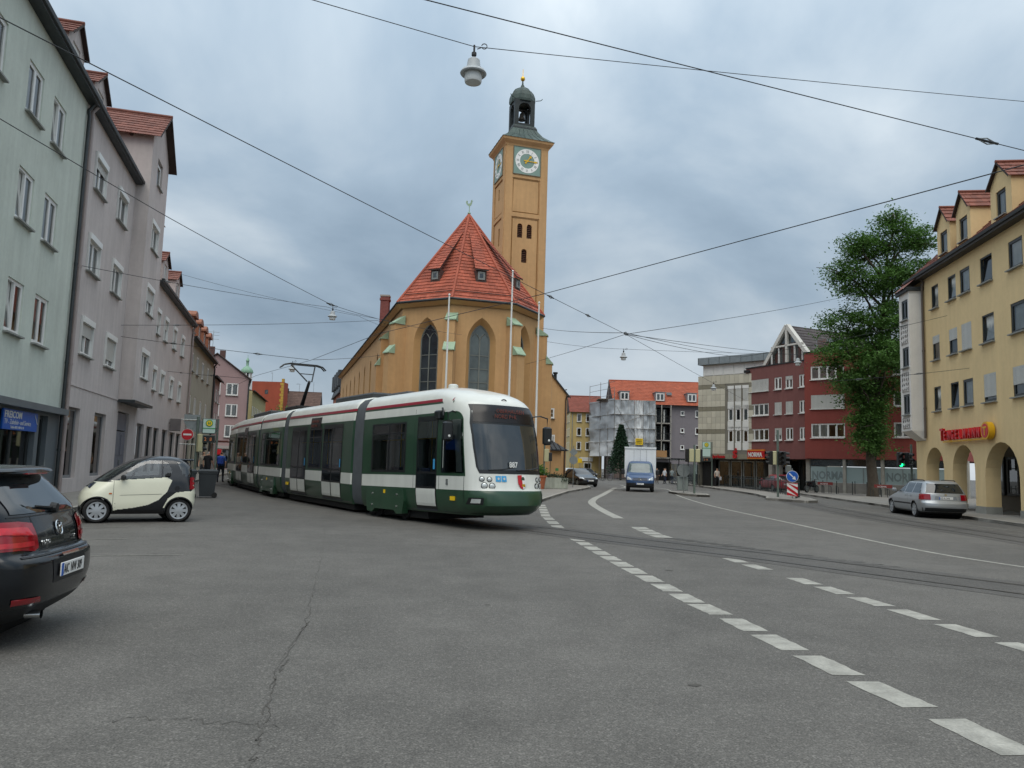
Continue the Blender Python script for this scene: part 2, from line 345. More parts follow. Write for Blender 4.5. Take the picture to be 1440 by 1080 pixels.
# refuge islands
pavement('refuge_island', [(10.9, 52.9), (10.9, 50), (11.5, 47.4), (12.3, 47.4), (12.8, 50), (12.2, 53.2), (11.5, 54)], .13, range(7))
pavement('tram_stop_platform', [(15.0, 45.2), (16.3, 42.4), (17.3, 43.4), (18.3, 47), (19.4, 53), (20.4, 60), (21.4, 72), (21.6, 90), (18.6, 90), (18.4, 74), (17.8, 62), (17.1, 54), (16.1, 48.5)], .14, [0, 1, 2, 3, 4, 7, 8, 9, 10, 11, 12])
# ------------------------------------------------------------------ building helpers. Local frame: x along the front, y into the house, z up
def arch_pts(x0, x1, zs, kind, n=12):
    c = (x0+x1)/2; r = (x1-x0)/2
    if kind == 'round': return [(c-r*math.cos(math.pi*i/n), zs+r*math.sin(math.pi*i/n)) for i in range(n+1)]
    L_ = x1-x0; h = n//2; P = []                                  # pointed: two arcs of radius = width
    for i in range(h+1): a = math.pi-(math.pi/3)*i/h; P.append((x1+L_*math.cos(a), zs+L_*math.sin(a)))
    return P+[(x0+x1-x, z) for x, z in P[:-1][::-1]]
def wall_front(mb, x0, x1, z0, z1, ops, y=0, depth=.2, mi=0, ri=0):
    """front wall face at y with openings (x0,x1,z0,z1[,kind]) and reveals going in"""
    xs = sorted({x0, x1, *[min(max(v, x0), x1) for o in ops for v in o[:2]]}); zs = sorted({z0, z1, *[min(max(v, z0), z1) for o in ops for v in o[2:4]]})
    for i in range(len(xs)-1):
        j = 0
        while j < len(zs)-1:
            cx_ = (xs[i]+xs[i+1])/2; cov = lambda k: any(o[0] < cx_ < o[1] and o[2] < (zs[k]+zs[k+1])/2 < o[3] for o in ops)
            if cov(j): j += 1; continue
            k = j
            while k+1 < len(zs)-1 and not cov(k+1): k += 1
            mb.poly([(xs[i], y, zs[j]), (xs[i+1], y, zs[j]), (xs[i+1], y, zs[k+1]), (xs[i], y, zs[k+1])], mi); j = k+1
    for o in ops:
        a, b, c, d = o[:4]; kind = o[4] if len(o) > 4 else 'rect'; Y = y+depth
        if kind == 'rect':
            ring = [(a, c), (b, c), (b, d), (a, d)]
            for p, q in zip(ring, ring[1:]+ring[:1]): mb.poly([(p[0], y, p[1]), (p[0], Y, p[1]), (q[0], Y, q[1]), (q[0], y, q[1])], ri)
        else:
            zs_ = d-((b-a)/2 if kind == 'round' else (b-a)*math.sqrt(3)/2); A = arch_pts(a, b, zs_, kind)
            for p, q in zip(A, A[1:]):
                mb.poly([(p[0], y, p[1]), (q[0], y, q[1]), (q[0], y, d+1e-4), (p[0], y, d+1e-4)], mi); mb.poly([(p[0], y, p[1]), (p[0], Y, p[1]), (q[0], Y, q[1]), (q[0], y, q[1])], ri)
            for x in (a, b): mb.poly([(x, y, c), (x, Y, c), (x, Y, zs_), (x, y, zs_)], ri)
            mb.poly([(a, y, c), (b, y, c), (b, Y, c), (a, Y, c)], ri)
def shell(mb, x0, x1, z0, z1, D, y=0, mi=0, top=True):
    mb.poly([(x0, y, z0), (x0, D, z0), (x0, D, z1), (x0, y, z1)], mi); mb.poly([(x1, y, z0), (x1, D, z0), (x1, D, z1), (x1, y, z1)], mi)
    mb.poly([(x0, D, z0), (x1, D, z0), (x1, D, z1), (x0, D, z1)], mi)
    if top: mb.poly([(x0, y+.02, z1-.01), (x1, y+.02, z1-.01), (x1, D, z1-.01), (x0, D, z1-.01)], mi)
_wc = {}
def cached(key, fn):
    if key not in _wc: _wc[key] = fn()
    return _wc[key]
def window(par, x0, x1, z0, z1, y=.13, n=2, frame=None, glass=None, tilt=None, curtain=0, shutter=0, box=False, sill=True, mull=0, fw=.07, sillmat=None, cur=None):
    """window part > pane (one per sash), sill, curtain, shutter, shutter box"""
    y = y*.55 if 0 < y < .15 else y; frame = frame or PVC; glass = glass or GLS; W, H = round(x1-x0, 2), round(z1-z0, 2)
    def fm():
        b = MB(); b.box(0, fw, -.03, .05, 0, H); b.box(W-fw, W, -.03, .05, 0, H); b.box(fw, W-fw, -.03, .05, 0, fw); b.box(fw, W-fw, -.03, .05, H-fw, H)
        for i in range(1, n): b.box(W*i/n-.035, W*i/n+.035, -.028, .045, fw, H-fw)
        for i in range(mull): zz = fw+(H-2*fw)*(i+1)/(mull+1); b.box(fw, W-fw, -.015, .03, zz-.015, zz+.015)
        return b.mesh('window', frame)
    o = OBJ('window', cached(('f', W, H, n, fw, mull, frame.name), fm), par, (x0, y, z0))
    sw = (W-fw)/n
    for i in range(n):
        pm = cached(('p', round(sw, 2), H, glass.name, frame.name), lambda: _sash(sw-.05, H-fw-.05, frame, glass))
        p = OBJ('pane', pm, o, (fw/2+.025+i*sw, .01, fw/2+.025))
        if tilt == i: p.rotation_euler = (R(-6), 0, 0)
    if sill:
        OBJ('sill', cached(('s', W, (sillmat or SILL).name), lambda: MB().box(-.05, W+.05, -.2, .0, -.06, -.012).mesh('sill', sillmat or SILL)), o)
    if curtain:
        k = round(curtain, 2)
        def cm():
            b = MB(); secs = []; m_ = 18
            for zz in (.02, H-.02): secs.append([(fw+(W*k-2*fw)*i/m_, .085+.018*math.sin(i*1.9)+.01*math.sin(i*4.1), zz) for i in range(m_+1)])
            b.loft(secs, closed=False); return b.mesh('curtain', cur or CURT)
        OBJ('curtain', cached(('c', W, H, k, (cur or CURT).name), cm), o)
    if shutter:
        k = round(shutter, 2)
        def sm():
            b = MB(); zz = H
            while zz > H*(1-k)+.01: b.box(.02, W-.02, -.055, -.04, max(zz-.046, H*(1-k)), zz-.004); zz -= .05
            return b.mesh('shutter', SHUT)
        OBJ('shutter', cached(('sh', W, H, k), sm), o)
    if box:
        def bm_():
            b = MB(); b.prism([(0, H-.02), (W, H-.02), (W, H+.2), (0, H+.2)], -.16, .02)
            b.box(-.035, 0, -.12, -.02, 0, H+.2); b.box(W, W+.035, -.12, -.02, 0, H+.2); return b.mesh('shutter_box', PVC)
        OBJ('shutter_box', cached(('sb', W, H), bm_), o)
    return o
def _sash(W, H, frame, glass, fw=.055):
    b = MB(); b.box(0, fw, -.035, .02, 0, H); b.box(W-fw, W, -.035, .02, 0, H); b.box(fw, W-fw, -.035, .02, 0, fw); b.box(fw, W-fw, -.035, .02, H-fw, H)
    b.poly([(fw, 0, fw), (W-fw, 0, fw), (W-fw, 0, H-fw), (fw, 0, H-fw)], 1); return b.mesh('pane', [frame, glass])
def tile_plane(mb, o, u, v, poly, tw=.24, th=.34, lift=.035, jit=.006):
    """courses of single tiles on the plane o+u*a+v*b inside the convex polygon [(a,b)]"""
    o, u, v = Vector(o), Vector(u).normalized(), Vector(v).normalized(); n = u.cross(v)
    if n.z < 0: n = -n
    b0, b1 = min(p[1] for p in poly), max(p[1] for p in poly)
    def span(b):
        xs = []
        for p, q in zip(poly, poly[1:]+poly[:1]):
            if (p[1]-b)*(q[1]-b) <= 0 and p[1] != q[1]: xs.append(p[0]+(q[0]-p[0])*(b-p[1])/(q[1]-p[1]))
        return (min(xs), max(xs)) if len(xs) >= 2 else None
    r = 0; b = b0
    while b < b1-.02:
        s0 = span(min(b+1e-4, b1-1e-4)); s1 = span(min(b+th, b1-1e-4)); r += 1
        if s0 and s1:
            lo, hi = min(s0[0], s1[0]), max(s0[1], s1[1]); k0_ = math.floor(lo/tw); off = (r % 2)*tw/2
            for k in range(k0_-1, int(hi/tw)+2):
                a0, a1 = k*tw+off, (k+1)*tw+off-.006
                A = [max(a0, s0[0]), min(a1, s0[1])]; B = [max(a0, s1[0]), min(a1, s1[1])]
                if A[1]-A[0] < .02 and B[1]-B[0] < .02: continue
                if A[1] < A[0]: A = [sum(A)/2]*2
                if B[1] < B[0]: B = [sum(B)/2]*2
                l = lift+rnd.uniform(-jit, jit); bb = min(b+th, b1)
                q = [o+u*A[0]+v*b+n*l, o+u*A[1]+v*b+n*l, o+u*B[1]+v*bb+n*.005, o+u*B[0]+v*bb+n*.005, o+u*A[0]+v*b, o+u*A[1]+v*b]
                mb.add(q, [(0, 1, 2, 3), (4, 5, 1, 0)])
        b += th
def roof_part(par, planes, mat, under, tw=.24, th=.34, name='tile_courses', lift=.035, rname='roof'):
    """planes: list of (o,u,v,poly): roof deck mesh as part, tiles as sub-part"""
    d = MB()
    for o, u, v, poly in planes:
        o, u, v = Vector(o), Vector(u).normalized(), Vector(v).normalized(); d.poly([tuple(o+u*a+v*b) for a, b in poly])
    rf = d.build(rname, under, par); t = MB()
    for pl_ in planes: tile_plane(t, *pl_, tw=tw, th=th, lift=lift)
    STUFF(t.build(name, mat, rf)); return rf
def gable_roof(par, x0, x1, yf, yb, ze, zr, mat, under, over=.35, tw=.28, th=.38, back=False):
    """pitched roof with its ridge along x"""
    ym = (yf+yb)/2; v = Vector((0, ym-yf, zr-ze)); L_ = v.length
    pl_ = [((0, yf, ze), (1, 0, 0), v, [(x0, -over), (x1, -over), (x1, L_), (x0, L_)])]
    vb = Vector((0, ym-yb, zr-ze)); d = roof_part(par, pl_, mat, under, tw, th)
    MB().poly([(x0, yb, ze), (x1, yb, ze), (x1, ym, zr), (x0, ym, zr)]).poly([(x0+.02, yf, ze), (x0+.02, ym, zr), (x0+.02, yb, ze)]).poly([(x1-.02, yf, ze), (x1-.02, ym, zr), (x1-.02, yb, ze)]).build('roof_back', under, par)
    b = MB(); b.tube([(x0, ym, zr+.03), (x1, ym, zr+.03)], .1, 8); b.build('ridge', mat, par, smooth=40)
    return d
def dormer(par, xc, w_, y, z0, zw, za, depth, wallm, roofm, under, win=None, over=.15, tw=.26, th=.34, winframe=None, flat=False):
    """gabled dormer: part 'dormer' (walls) > roof, window, tiles"""
    a, b = xc-w_/2, xc+w_/2; m = MB()
    wx0, wx1, wz0, wz1 = win if win else (xc-.45, xc+.45, z0+.35, zw-.05)
    wall_front(m, a, b, z0, zw, [(wx0, wx1, wz0, wz1)], y, .12)
    m.poly([(a, y, zw), (b, y, zw), (xc, y, za)]) if not flat else None
    for x in (a, b): m.poly([(x, y, z0), (x, y+depth, z0), (x, y+depth, zw), (x, y, zw)])
    d = m.build('dormer', wallm, par)
    if flat:
        P = [(a-.12, zw-.02), (a-.1, zw+.12), (a+.25*w_, za), (b-.25*w_, za), (b+.1, zw+.12), (b+.12, zw-.02)]
        MB().prism(P, y-.18, y+depth).build('dormer_roof', roofm, d)
    else:
        t = MB(); k = MB()
        for s in (-1, 1):
            v = Vector((-s*w_/2, 0, za-zw)); L_ = v.length
            tile_plane(t, (xc+s*w_/2, y-over, zw), (0, 1, 0), v, [(0, -over), (depth+over, -over), (depth+over, L_), (0, L_)], tw, th)
            vv = v.normalized(); A = Vector((xc+s*w_/2, 0, zw))-vv*over
            k.poly([(A.x, y-over, A.z), (A.x, y+depth, A.z), (xc, y+depth, za), (xc, y-over, za)])
            k.poly([(A.x, y-over-.01, A.z+.05), (xc, y-over-.01, za+.05), (xc, y-over-.01, za-.07), (A.x, y-over-.01, A.z-.07)])
        rf = k.build('dormer_roof', under, d); STUFF(t.build('tile_courses', roofm, rf))
        MB().tube([(xc, y-over-.02, za+.04), (xc, y+depth, za+.04)], .07, 8).build('ridge', roofm, rf, smooth=40)
    window(d, wx0, wx1, wz0, wz1, y+.08, 1 if wx1-wx0 < .9 else 2, frame=winframe, curtain=.55)
    return d
def downpipe(par, x, y, z0, z1, mat, r=.05):
    b = MB(); b.tube([(x, y, z0), (x, y, z1-.5), (x+.05, y+.05, z1-.25), (x+.05, y-.12, z1)], r, 8)
    for z in (z0+1.5, z0+4.5, z0+8): b.lathe([(r+.012, z), (r+.012, z+.08)], 8, (x, y, 0))
    return b.build('downpipe', mat, par, smooth=50)
def gutter(par, x0, x1, y, z, mat=None):
    b = MB(); P = [(y-.14, z), (y-.12, z-.1), (y-.03, z-.12), (y+.02, z-.1), (y+.02, z+.02), (y-.14, z+.02)]
    b.loft([[(x0, p[0], p[1]) for p in P], [(x1, p[0], p[1]) for p in P]], True, True); return b.build('gutter', mat or GUT, par)

# ------------------------------------------------------------------ house row on the tram side
LROT = math.atan2(.963, -.269)
def LH(name, label, s): p = p0+fd*s; return T(name, label, 'house', (p.x, p.y, 0), LROT)
GREENP = MAT('pale_green_plaster', '#c4ccc2', .9, var=.07, vs_=.7, bump=.25, bs=50, streak=.1)
LILAC = MAT('greyish_lilac_plaster', '#c0b8b5', .9, var=.07, vs_=.6, bump=.25, bs=50, streak=.12)
OLIVE = MAT('olive_plaster', '#9f9e90', .9, var=.06, vs_=.6, bump=.2, streak=.08)
SHOPG = MAT('grey_shopfront_panel', '#5f676c', .5, var=.08, vs_=2)
RTILE = MAT('red_brown_tiles', '#774c41', .8, var=.15, vs_=1.2, island=.16)
RDECK = MAT('roof_boarding', '#3c2f2a', .8, var=.15)
LINTEL = MAT('white_plaster_surround', '#b9b3b4', .9, var=.05)

h = LH('green_plaster_house', 'pale green plastered house with tilted white windows above a grey electronics shop', -14)
x1 = 12.22
rows = [(4.85, 6.35), (8.03, 9.53), (11.15, 12.65)]; cols = [(1.1, 2.35), (3.3, 4.55), (6.28, 7.58), (8.6, 9.9)]
ops = [(a, b, c, d) for a, b in cols for c, d in rows] + [(.6, 3.6, .45, 2.72), (4.2, 5.8, .05, 2.72), (6.55, 9.75, .45, 2.72), (10.1, 10.95, .05, 2.72)]
m = MB(); wall_front(m, 0, x1, 3.0, 14.1, ops[:12]); wall_front(m, 0, x1, 0, 3.0, ops[12:], 0.0, .25, 1, 1); shell(m, 0, x1, 0, 14.1, 10); m.build('wall', [GREENP, SHOPG], h)
b = MB(); b.prism([(-.05, 0), (x1, 0), (x1, .2), (-.05, .2)], -.28, .0); b.build('shop_canopy', SHOPG, h, (0, 0, 2.82))
for i, (a, b_) in enumerate(cols):
    for j, (c, d) in enumerate(rows):
        window(h, a, b_, c, d, tilt=(0 if (i, j) in ((2, 0), (3, 2), (2, 1)) else None), curtain=(.55, 1, .62, .9)[(i+j) % 4])
for a, b_, c, d in ops[12:]: window(h, a, b_, c, d, .18, 2 if b_-a > 2 else 1, DARKFR, GLSD, sill=False)
sg = MB().bbox(6.75, 9.7, -.06, .0, 2.16, 2.74, .01).build('shop_sign', BLUE, h)
TEXT('lettering', 'FREICOM', .27, WHITE, sg, (6.82, -.065, 2.5), ext=.004, sx=1.28, bold=.006)
TEXT('lettering', 'TV - Zubehör- und Service', .2, WHITE, sg, (6.85, -.065, 2.32), ext=.003, sx=1.02)
TEXT('lettering', 'Telefon 0821 / 609 61 10', .11, WHITE, sg, (7.35, -.065, 2.2), ext=.003)
b = MB(); b.tube([(9.4, -.07, 2.66), (9.66, -.07, 2.4)], .012, 4); b.build('sign_stroke', WHITE, sg)
b = MB(); b.tube([(10.65, -.02, 1.1), (10.65, -.09, 1.1), (10.65, -.09, 1.35)], .02, 6); b.build('door_handle', GREYM, h)
gutter(h, -.2, x1+.1, -.3, 14.2); b = MB(); b.box(-.2, x1+.05, -.35, .0, 14.02, 14.1); b.build('eave_board', GUT, h)
gable_roof(h, -.3, x1+.05, -.12, 10, 14.15, 18.6, RTILE, RDECK, .1)
for xc in (2.6, 6.4, 10.75): dormer(h, xc, 1.9, .12, 14.2, 15.45, 16.2, 2.4, LILAC, RTILE, RDECK)
downpipe(h, x1-.12, -.1, .1, 14.0, GUT, .06)

h = LH('lilac_plaster_house', 'greyish lilac house with roller shutter boxes and a gabled bay over its door', -1.75)
W_ = 15.75
rows = [(5.2, 6.6), (8.35, 9.75), (11.5, 12.9)]
ops = [(a, b, c, d) for a, b in ((1.45, 3.35), (5.3, 7.25)) for c, d in rows]
gops = [(.75, 2.5, .62, 3.2), (4.7, 6.7, .62, 3.2), (8.9, 11.4, .1, 3.5), (13.4, 15.4, .62, 3.15)]
m = MB(); wall_front(m, 0, W_, 0, 14.2, ops+gops, 0, .22); shell(m, 0, W_, 0, 14.2, 10); m.build('wall', LILAC, h)
k = 0
for a, b_, c, d in ops:
    window(h, a+.12, b_-.12, c, d-.2, .1, 2, tilt=(0 if k % 3 == 0 else None), curtain=(.7, 1, .5)[k % 3], shutter=(.42, 0, .3, .75, 0, .1)[k], box=True); k += 1
for a, b_, c, d in gops:
    if c > .3: window(h, a, b_, c, d, .16, 1, MAT('grey_shop_frame', '#7a7c7e', .5), GLSD, sill=False)
b = MB(); b.box(9.0, 10.15, .1, .16, .1, 2.6); b.box(10.2, 11.3, .1, .16, .1, 2.6); b.box(9.0, 11.3, .1, .16, 2.65, 3.45)
for x in (9.0, 10.2):
    for z in (.3, 1.5): b.box(x+.15, x+.95, .07, .1, z, z+.95)
dr = b.build('double_door', MAT('blue_grey_door_paint', '#6d6f78', .6, var=.1, streak=.1), h); MB().bbox(10.08, 10.14, .0, .07, 1.1, 1.3, .01).build('handle', GREYM, dr)
b = MB(); b.box(0, W_, -.03, 0, 3.96, 4.03); b.build('string_course', LILAC, h)
gutter(h, -.05, 8.65, -.25, 14.25); MB().box(-.05, 8.6, -.3, 0, 14.08, 14.17).build('eave_board', GUT, h)
downpipe(h, .25, -.12, .1, 14.1, MAT('beige_pipe', '#968b88', .6), .065)
# bay with its own gable
bx0, bx1, by = 8.65, 13.1, -.6
m = MB(); bops = [(9.85, 11.85, 5.2, 6.6), (9.85, 11.85, 8.35, 9.75), (9.85, 11.85, 11.5, 12.9), (10.15, 11.5, 14.75, 16.05)]
wall_front(m, bx0, bx1, 4.0, 16.7, bops, by, .2)
for x in (bx0, bx1): m.poly([(x, by, 4.0), (x, 0, 4.0), (x, 0, 14.2), (x, by, 14.2)]); m.poly([(x, by, 14.2), (x, 4.5, 14.2), (x, 4.5, 16.7), (x, by, 16.7)])
m.poly([(bx0, by, 4.0), (bx1, by, 4.0), (bx1, 0, 4.0), (bx0, 0, 4.0)]); m.poly([(bx0, by, 16.7), (bx1, by, 16.7), ((bx0+bx1)/2, by, 18.45)])
bay = m.build('bay', LILAC, h); MB().box(bx0-.08, bx1+.08, by-.12, 0, 3.9, 4.02).build('bay_ledge', GUT, bay)
for i, (a, b_, c, d) in enumerate(bops): window(bay, a+.1, b_-.1, c, d-.18, by+.1, 2 if i < 3 else 1, curtain=(.8, .5, 1, 0)[i], shutter=(0, .5, 0, 0)[i], box=i < 3)
t = MB(); k = MB(); xc = (bx0+bx1)/2
for s in (-1, 1):
    hw = (bx1-bx0)/2; v = Vector((-s*hw, 0, 1.75)); L_ = v.length; vv = v.normalized()
    tile_plane(t, (xc+s*hw, by-.35, 16.7), (0, 1, 0), v, [(0, -.45), (5.2, -.45), (5.2, L_), (0, L_)], .28, .38)
    A = Vector((xc+s*hw, 0, 16.7))-vv*.45; k.poly([(A.x, by-.35, A.z), (A.x, 4.8, A.z), (xc, 4.8, 18.45), (xc, by-.35, 18.45)])
    k.poly([(A.x, by-.36, A.z+.06), (xc, by-.36, 18.52), (xc, by-.36, 18.35), (A.x, by-.36, A.z-.08)])
rf = k.build('bay_roof', RDECK, bay); STUFF(t.build('tile_courses', RTILE, rf)); MB().tube([(xc, by-.37, 18.5), (xc, 4.8, 18.5)], .09, 8).build('ridge', RTILE, rf, smooth=40)
for y_ in (.3, 1.2): MB().box(bx0-.25, bx0, y_, y_+.12, 16.42, 16.56).build('rafter_end', RDECK, bay)
gable_roof(h, -.05, W_, -.12, 10, 14.2, 18.2, RTILE, RDECK, .1)
dormer(h, 1.95, 1.9, .12, 14.25, 15.4, 16.1, 2.2, LILAC, RTILE, RDECK)

h = LH('far_lilac_house', 'lower lilac house with narrow windows and two gabled dormers, adjoining the olive house', 14.0)
W_ = 15.6; cols = [(.55, 1.9), (3.3, 4.65), (6.8, 8.2), (10.4, 11.8)]; rows = [(5.15, 6.5), (8.3, 9.72)]
ops = [(a, b, c, d) for a, b in cols for c, d in rows]; gops = [(.4, 2.2, .6, 3.1), (2.6, 4.4, .6, 3.1), (5.6, 7.6, .1, 3.1), (8.6, 10.8, .6, 3.05), (11.4, 13.6, .6, 3.05)]
m = MB(); wall_front(m, 0, W_, 0, 11.2, ops+gops, 0, .2); shell(m, 0, W_, 0, 11.2, 10); m.build('wall', LILAC, h)
for i, (a, b_, c, d) in enumerate(ops): window(h, a+.08, b_-.08, c, d-.18, .1, 2, curtain=(.6, 1, .8)[i % 3], shutter=(0, .6, .0, .45, .3, .55, 0, .2)[i], box=True)
PEACH = MAT('peach_blind', '#b08a6d', .8, var=.1)
for i, (a, b_, c, d) in enumerate(gops): window(h, a, b_, c, d, .16, 1, DARKFR, GLSD, sill=False, curtain=1 if i in (1,) else 0, cur=PEACH)
sg = MB().bbox(7.9, 8.15, -.7, -.06, 3.1, 3.9, .03).build('hanging_sign', MAT('weathered_sign', '#6e6867', .7, var=.2), h); MB().tube([(8.02, 0, 3.6), (8.02, -.08, 3.6)], .03, 6).build('bracket', BLACK, sg)
gutter(h, 0, W_+.05, -.25, 11.25); MB().box(0, W_, -.3, 0, 11.08, 11.17).build('eave_board', GUT, h)
gable_roof(h, 0, W_, -.12, 10, 11.2, 15.6, RTILE, RDECK, .1)
for xc in (4.3, 9.4): dormer(h, xc, 2.0, .3, 11.25, 13.1, 13.75, 2.2, LILAC, RTILE, RDECK, win=(xc-.45, xc+.45, 11.9, 13.0))
downpipe(h, W_-.15, -.12, .1, 11.1, MAT('beige_pipe', '#968b88'), .07)

h = LH('olive_plaster_house', 'olive grey plastered house with a row of brown dormers along its eave', 29.65)
W_ = 16.8; cols = [(.7, 2.1), (3.9, 5.3), (7.6, 9.0), (11.6, 13.0)]; rows = [(4.75, 6.15), (7.95, 9.4)]
ops = [(a, b, c, d) for a, b in cols for c, d in rows]; gops = [(1, 3, .5, 3), (4.2, 6, .1, 3), (8, 11, .5, 3), (12, 15, .5, 3)]
m = MB(); wall_front(m, 0, W_, 0, 10.4, ops+gops, 0, .2); shell(m, 0, W_, 0, 10.4, 10); m.build('wall', OLIVE, h)
for i, (a, b_, c, d) in enumerate(ops): window(h, a, b_, c, d, .1, 2, curtain=(.8, 1)[i % 2])
for a, b_, c, d in gops: window(h, a, b_, c, d, .16, 1, DARKFR, GLSD, sill=False)
gutter(h, 0, W_, -.25, 10.45); MB().box(0, W_, -.3, 0, 10.28, 10.37).build('eave_board', GUT, h); gable_roof(h, 0, W_+.2, -.2, 10, 10.4, 14.6, RTILE, RDECK)
COPB = MAT('brown_dormer_sheet', '#8a563c', .6, var=.15, vs_=2)
for xc in (1.6, 5.2, 8.8, 12.4): dormer(h, xc, 1.7, .1, 10.5, 12.1, 12.55, 2.2, COPB, COPB, COPB, win=(xc-.5, xc+.5, 10.95, 12.0), flat=True)
downpipe(h, W_-.1, -.1, .1, 10.3, GUT, .07)
PINKS = MAT('dusty_pink_plaster', '#a48e8f', .9, var=.05, vs_=.6, bump=.2, streak=.07)
h = LH('narrow_pink_house', 'narrow pinkish house with dark pipe squeezed between olive house and pink gable', 46.5)
W_ = 7; ops = [(1+2.2*i, 2.2+2.2*i, c, d) for i in range(3) for c, d in ((4.4, 5.8), (6.9, 8.2))]+[(1, 3, .3, 2.9), (4, 6, .1, 2.9)]
m = MB(); wall_front(m, 0, W_, 0, 9.2, ops, 0, .2); shell(m, 0, W_, 0, 9.2, 9); m.build('wall', PINKS, h)
for a, b_, c, d in ops: window(h, a, b_, c, d, .1, 2, curtain=.7)
gutter(h, 0, W_, -.25, 9.25); gable_roof(h, 0, W_, -.2, 9, 9.2, 13, RTILE, RDECK); downpipe(h, .2, -.1, .1, 9.1, GUT, .08)
aw = MB(); aw.prism([(0, 0), (4, 0), (4, .12), (0, .12)], -1.6, 0); aw.build('awning', MAT('brick_red_awning', '#6b3a33', .8), h, (.8, 0, 2.95))

# ------------------------------------------------------------------ far end of the tram street
PINK = MAT('pink_gable_plaster', '#a18988', .9, var=.04, vs_=.4, bump=.2, streak=.05)
h = T('pink_gable_house', 'pink gabled house with white windows above a red shop sign', 'house', (-37.1, 93.34, 0), R(20))
W_ = 10; ops = [(2.15, 3.55, 9.05, 10.55), (2.2, 3.6, 6.45, 7.98), (2.25, 3.65, 3.9, 5.4), (.2, 1.5, 9.05, 10.55), (.2, 1.5, 6.45, 7.98)]; gops = [(.4, 1.9, .1, 2.4), (2.2, 3.9, .1, 2.4)]
xr = 4.85; m = MB(); wall_front(m, -3.2, xr, 0, 11.2, ops+gops, 0, .15); m.poly([(-3.2, 0, 11.2), (xr, 0, 11.2), (.87, 0, 14.0)]); shell(m, -3.2, xr, 0, 11.2, 12); m.build('wall', PINK, h)
for a, b_, c, d in ops: window(h, a, b_, c, d, .08, 2, curtain=.9, fw=.1)
for a, b_, c, d in gops: window(h, a, b_, c, d, .1, 2, DARKFR, GLSD, sill=False)
MB().box(-3.2, xr, -.12, 0, 2.5, 2.85).build('shop_fascia', MAT('pale_fascia', '#a09a96', .7), h)
sg = MB().bbox(.7, 2.1, -.2, -.12, 1.75, 2.4, .02).build('shop_sign', RED, h); TEXT('lettering', 'oke', .42, WHITE, sg, (.95, -.21, 1.95), ext=.01, bold=.01)
k = MB()
for x, s in ((-3.2, -1), (xr, 1)): k.poly([(x+s*.2, -.2, 11.05), (x+s*.2, 12, 11.05), (.87, 12, 14.12), (.87, -.2, 14.12)])
k.tube([(-3.4, -.2, 11.05), (.87, -.2, 14.1), (xr+.2, -.2, 11.05)], .1, 4); k.build('roof', RDECK, h)
b = MB(); b.box(-.2, .5, 2, 3, 12.5, 15.2); b.box(1.1, 1.8, 2, 3, 12.5, 14.8); b.build('chimney', MAT('dark_chimney_brick', '#5a4440', .9, var=.2, vs_=4), h)
b = MB(); b.tube([(.2, 2.5, 15), (.2, 2.5, 17.3)], .03, 5)
for z in (16.2, 16.7, 17.1): b.tube([(-.5, 2.5, z), (.9, 2.5, z)], .02, 4)
b.build('aerial', GREYM, h); downpipe(h, xr-.1, -.1, .1, 11, GUT, .09)
for dx, dz in ((0, .3), (-.35, 0), (.35, 0), (0, -.3)): MB().lathe([(.07, 0), (.07, .02)], 8, (.87+dx, -.01, 12.7+dz), axis='y').build('vent_hole', BLACK, h)
YPL = MAT('far_yellow_plaster', '#a39a6f', .9, var=.08, streak=.06)
h = T('far_yellow_house', 'small yellow plastered house behind the pink gable', 'house', (-37.9, 112, 0), math.atan2(.975, -.22))
ops = [(1.2+2.4*i, 2.3+2.4*i, z, z+1.5) for i in range(8) for z in (4.2, 7.6)]
m = MB(); wall_front(m, 0, 22, 0, 11.2, ops, 0, .15); shell(m, 0, 22, 0, 11.2, 7); m.build('wall', YPL, h); gutter(h, 0, 22, -.2, 11.3)
for a, b_, c, d in ops: window(h, a, b_, c, d, .08, 2, sill=False)
gable_roof(h, 0, 22, -.2, 7, 11.2, 12.3, RTILE, RDECK)
ORG = MAT('orange_red_render', '#9c4a34', .85, var=.1, vs_=.5, streak=.1)
h = T('orange_red_building', 'orange red rendered building with yellow corner quoins', 'building', (-47.2, 139, 0), 0)
m = MB(); wall_front(m, 0, 5.7, 0, 15.3, [(2.4, 3.0, 13.0, 13.8)], 0, .15); shell(m, 0, 5.7, 0, 15.3, 3); m.build('wall', ORG, h); window(h, 2.4, 3.0, 13.0, 13.8, .08, 1, DARKFR, GLSD, sill=False)
QY = MAT('quoin_yellow', '#b6923f', .85, var=.1)
for i in range(22): MB().box(5.35-(i % 2)*.22, 5.75, -.04, .3, 4.2+i*.5, 4.66+i*.5).build('quoin', QY, h)
b = MB(); b.box(5.35, 5.75, .0, .6, 15.3, 15.9); b.build('chimney', QY, h); MB().tube([(3.5, .4, 15.3), (3.5, .4, 17), (3.2, .4, 16.9), (3.8, .4, 16.9)], .03, 4).build('aerial', GREYM, h)
h = T('brown_roofed_house', 'low house with brown tiled roof and orange walls beyond the tram', 'house', (-42.6, 141, 0), R(8))
ops = [(1+1.8*i, 1.8+1.8*i, 7, 8.2) for i in range(3)]; m = MB(); wall_front(m, 0, 7, 0, 10.6, ops, 0, .15); shell(m, 0, 7, 0, 10.6, 6); m.build('wall', MAT('orange_brick_render', '#96604a', .9, var=.2, vs_=2), h)
for a, b_, c, d in ops: window(h, a, b_, c, d, .08, 1, DARKFR, GLSD, sill=False)
gable_roof(h, -.2, 7.2, -.2, 6, 10.6, 14.0, MAT('dull_brown_tiles', '#5f4b43', .85, island=.15), RDECK, tw=.4, th=.45)
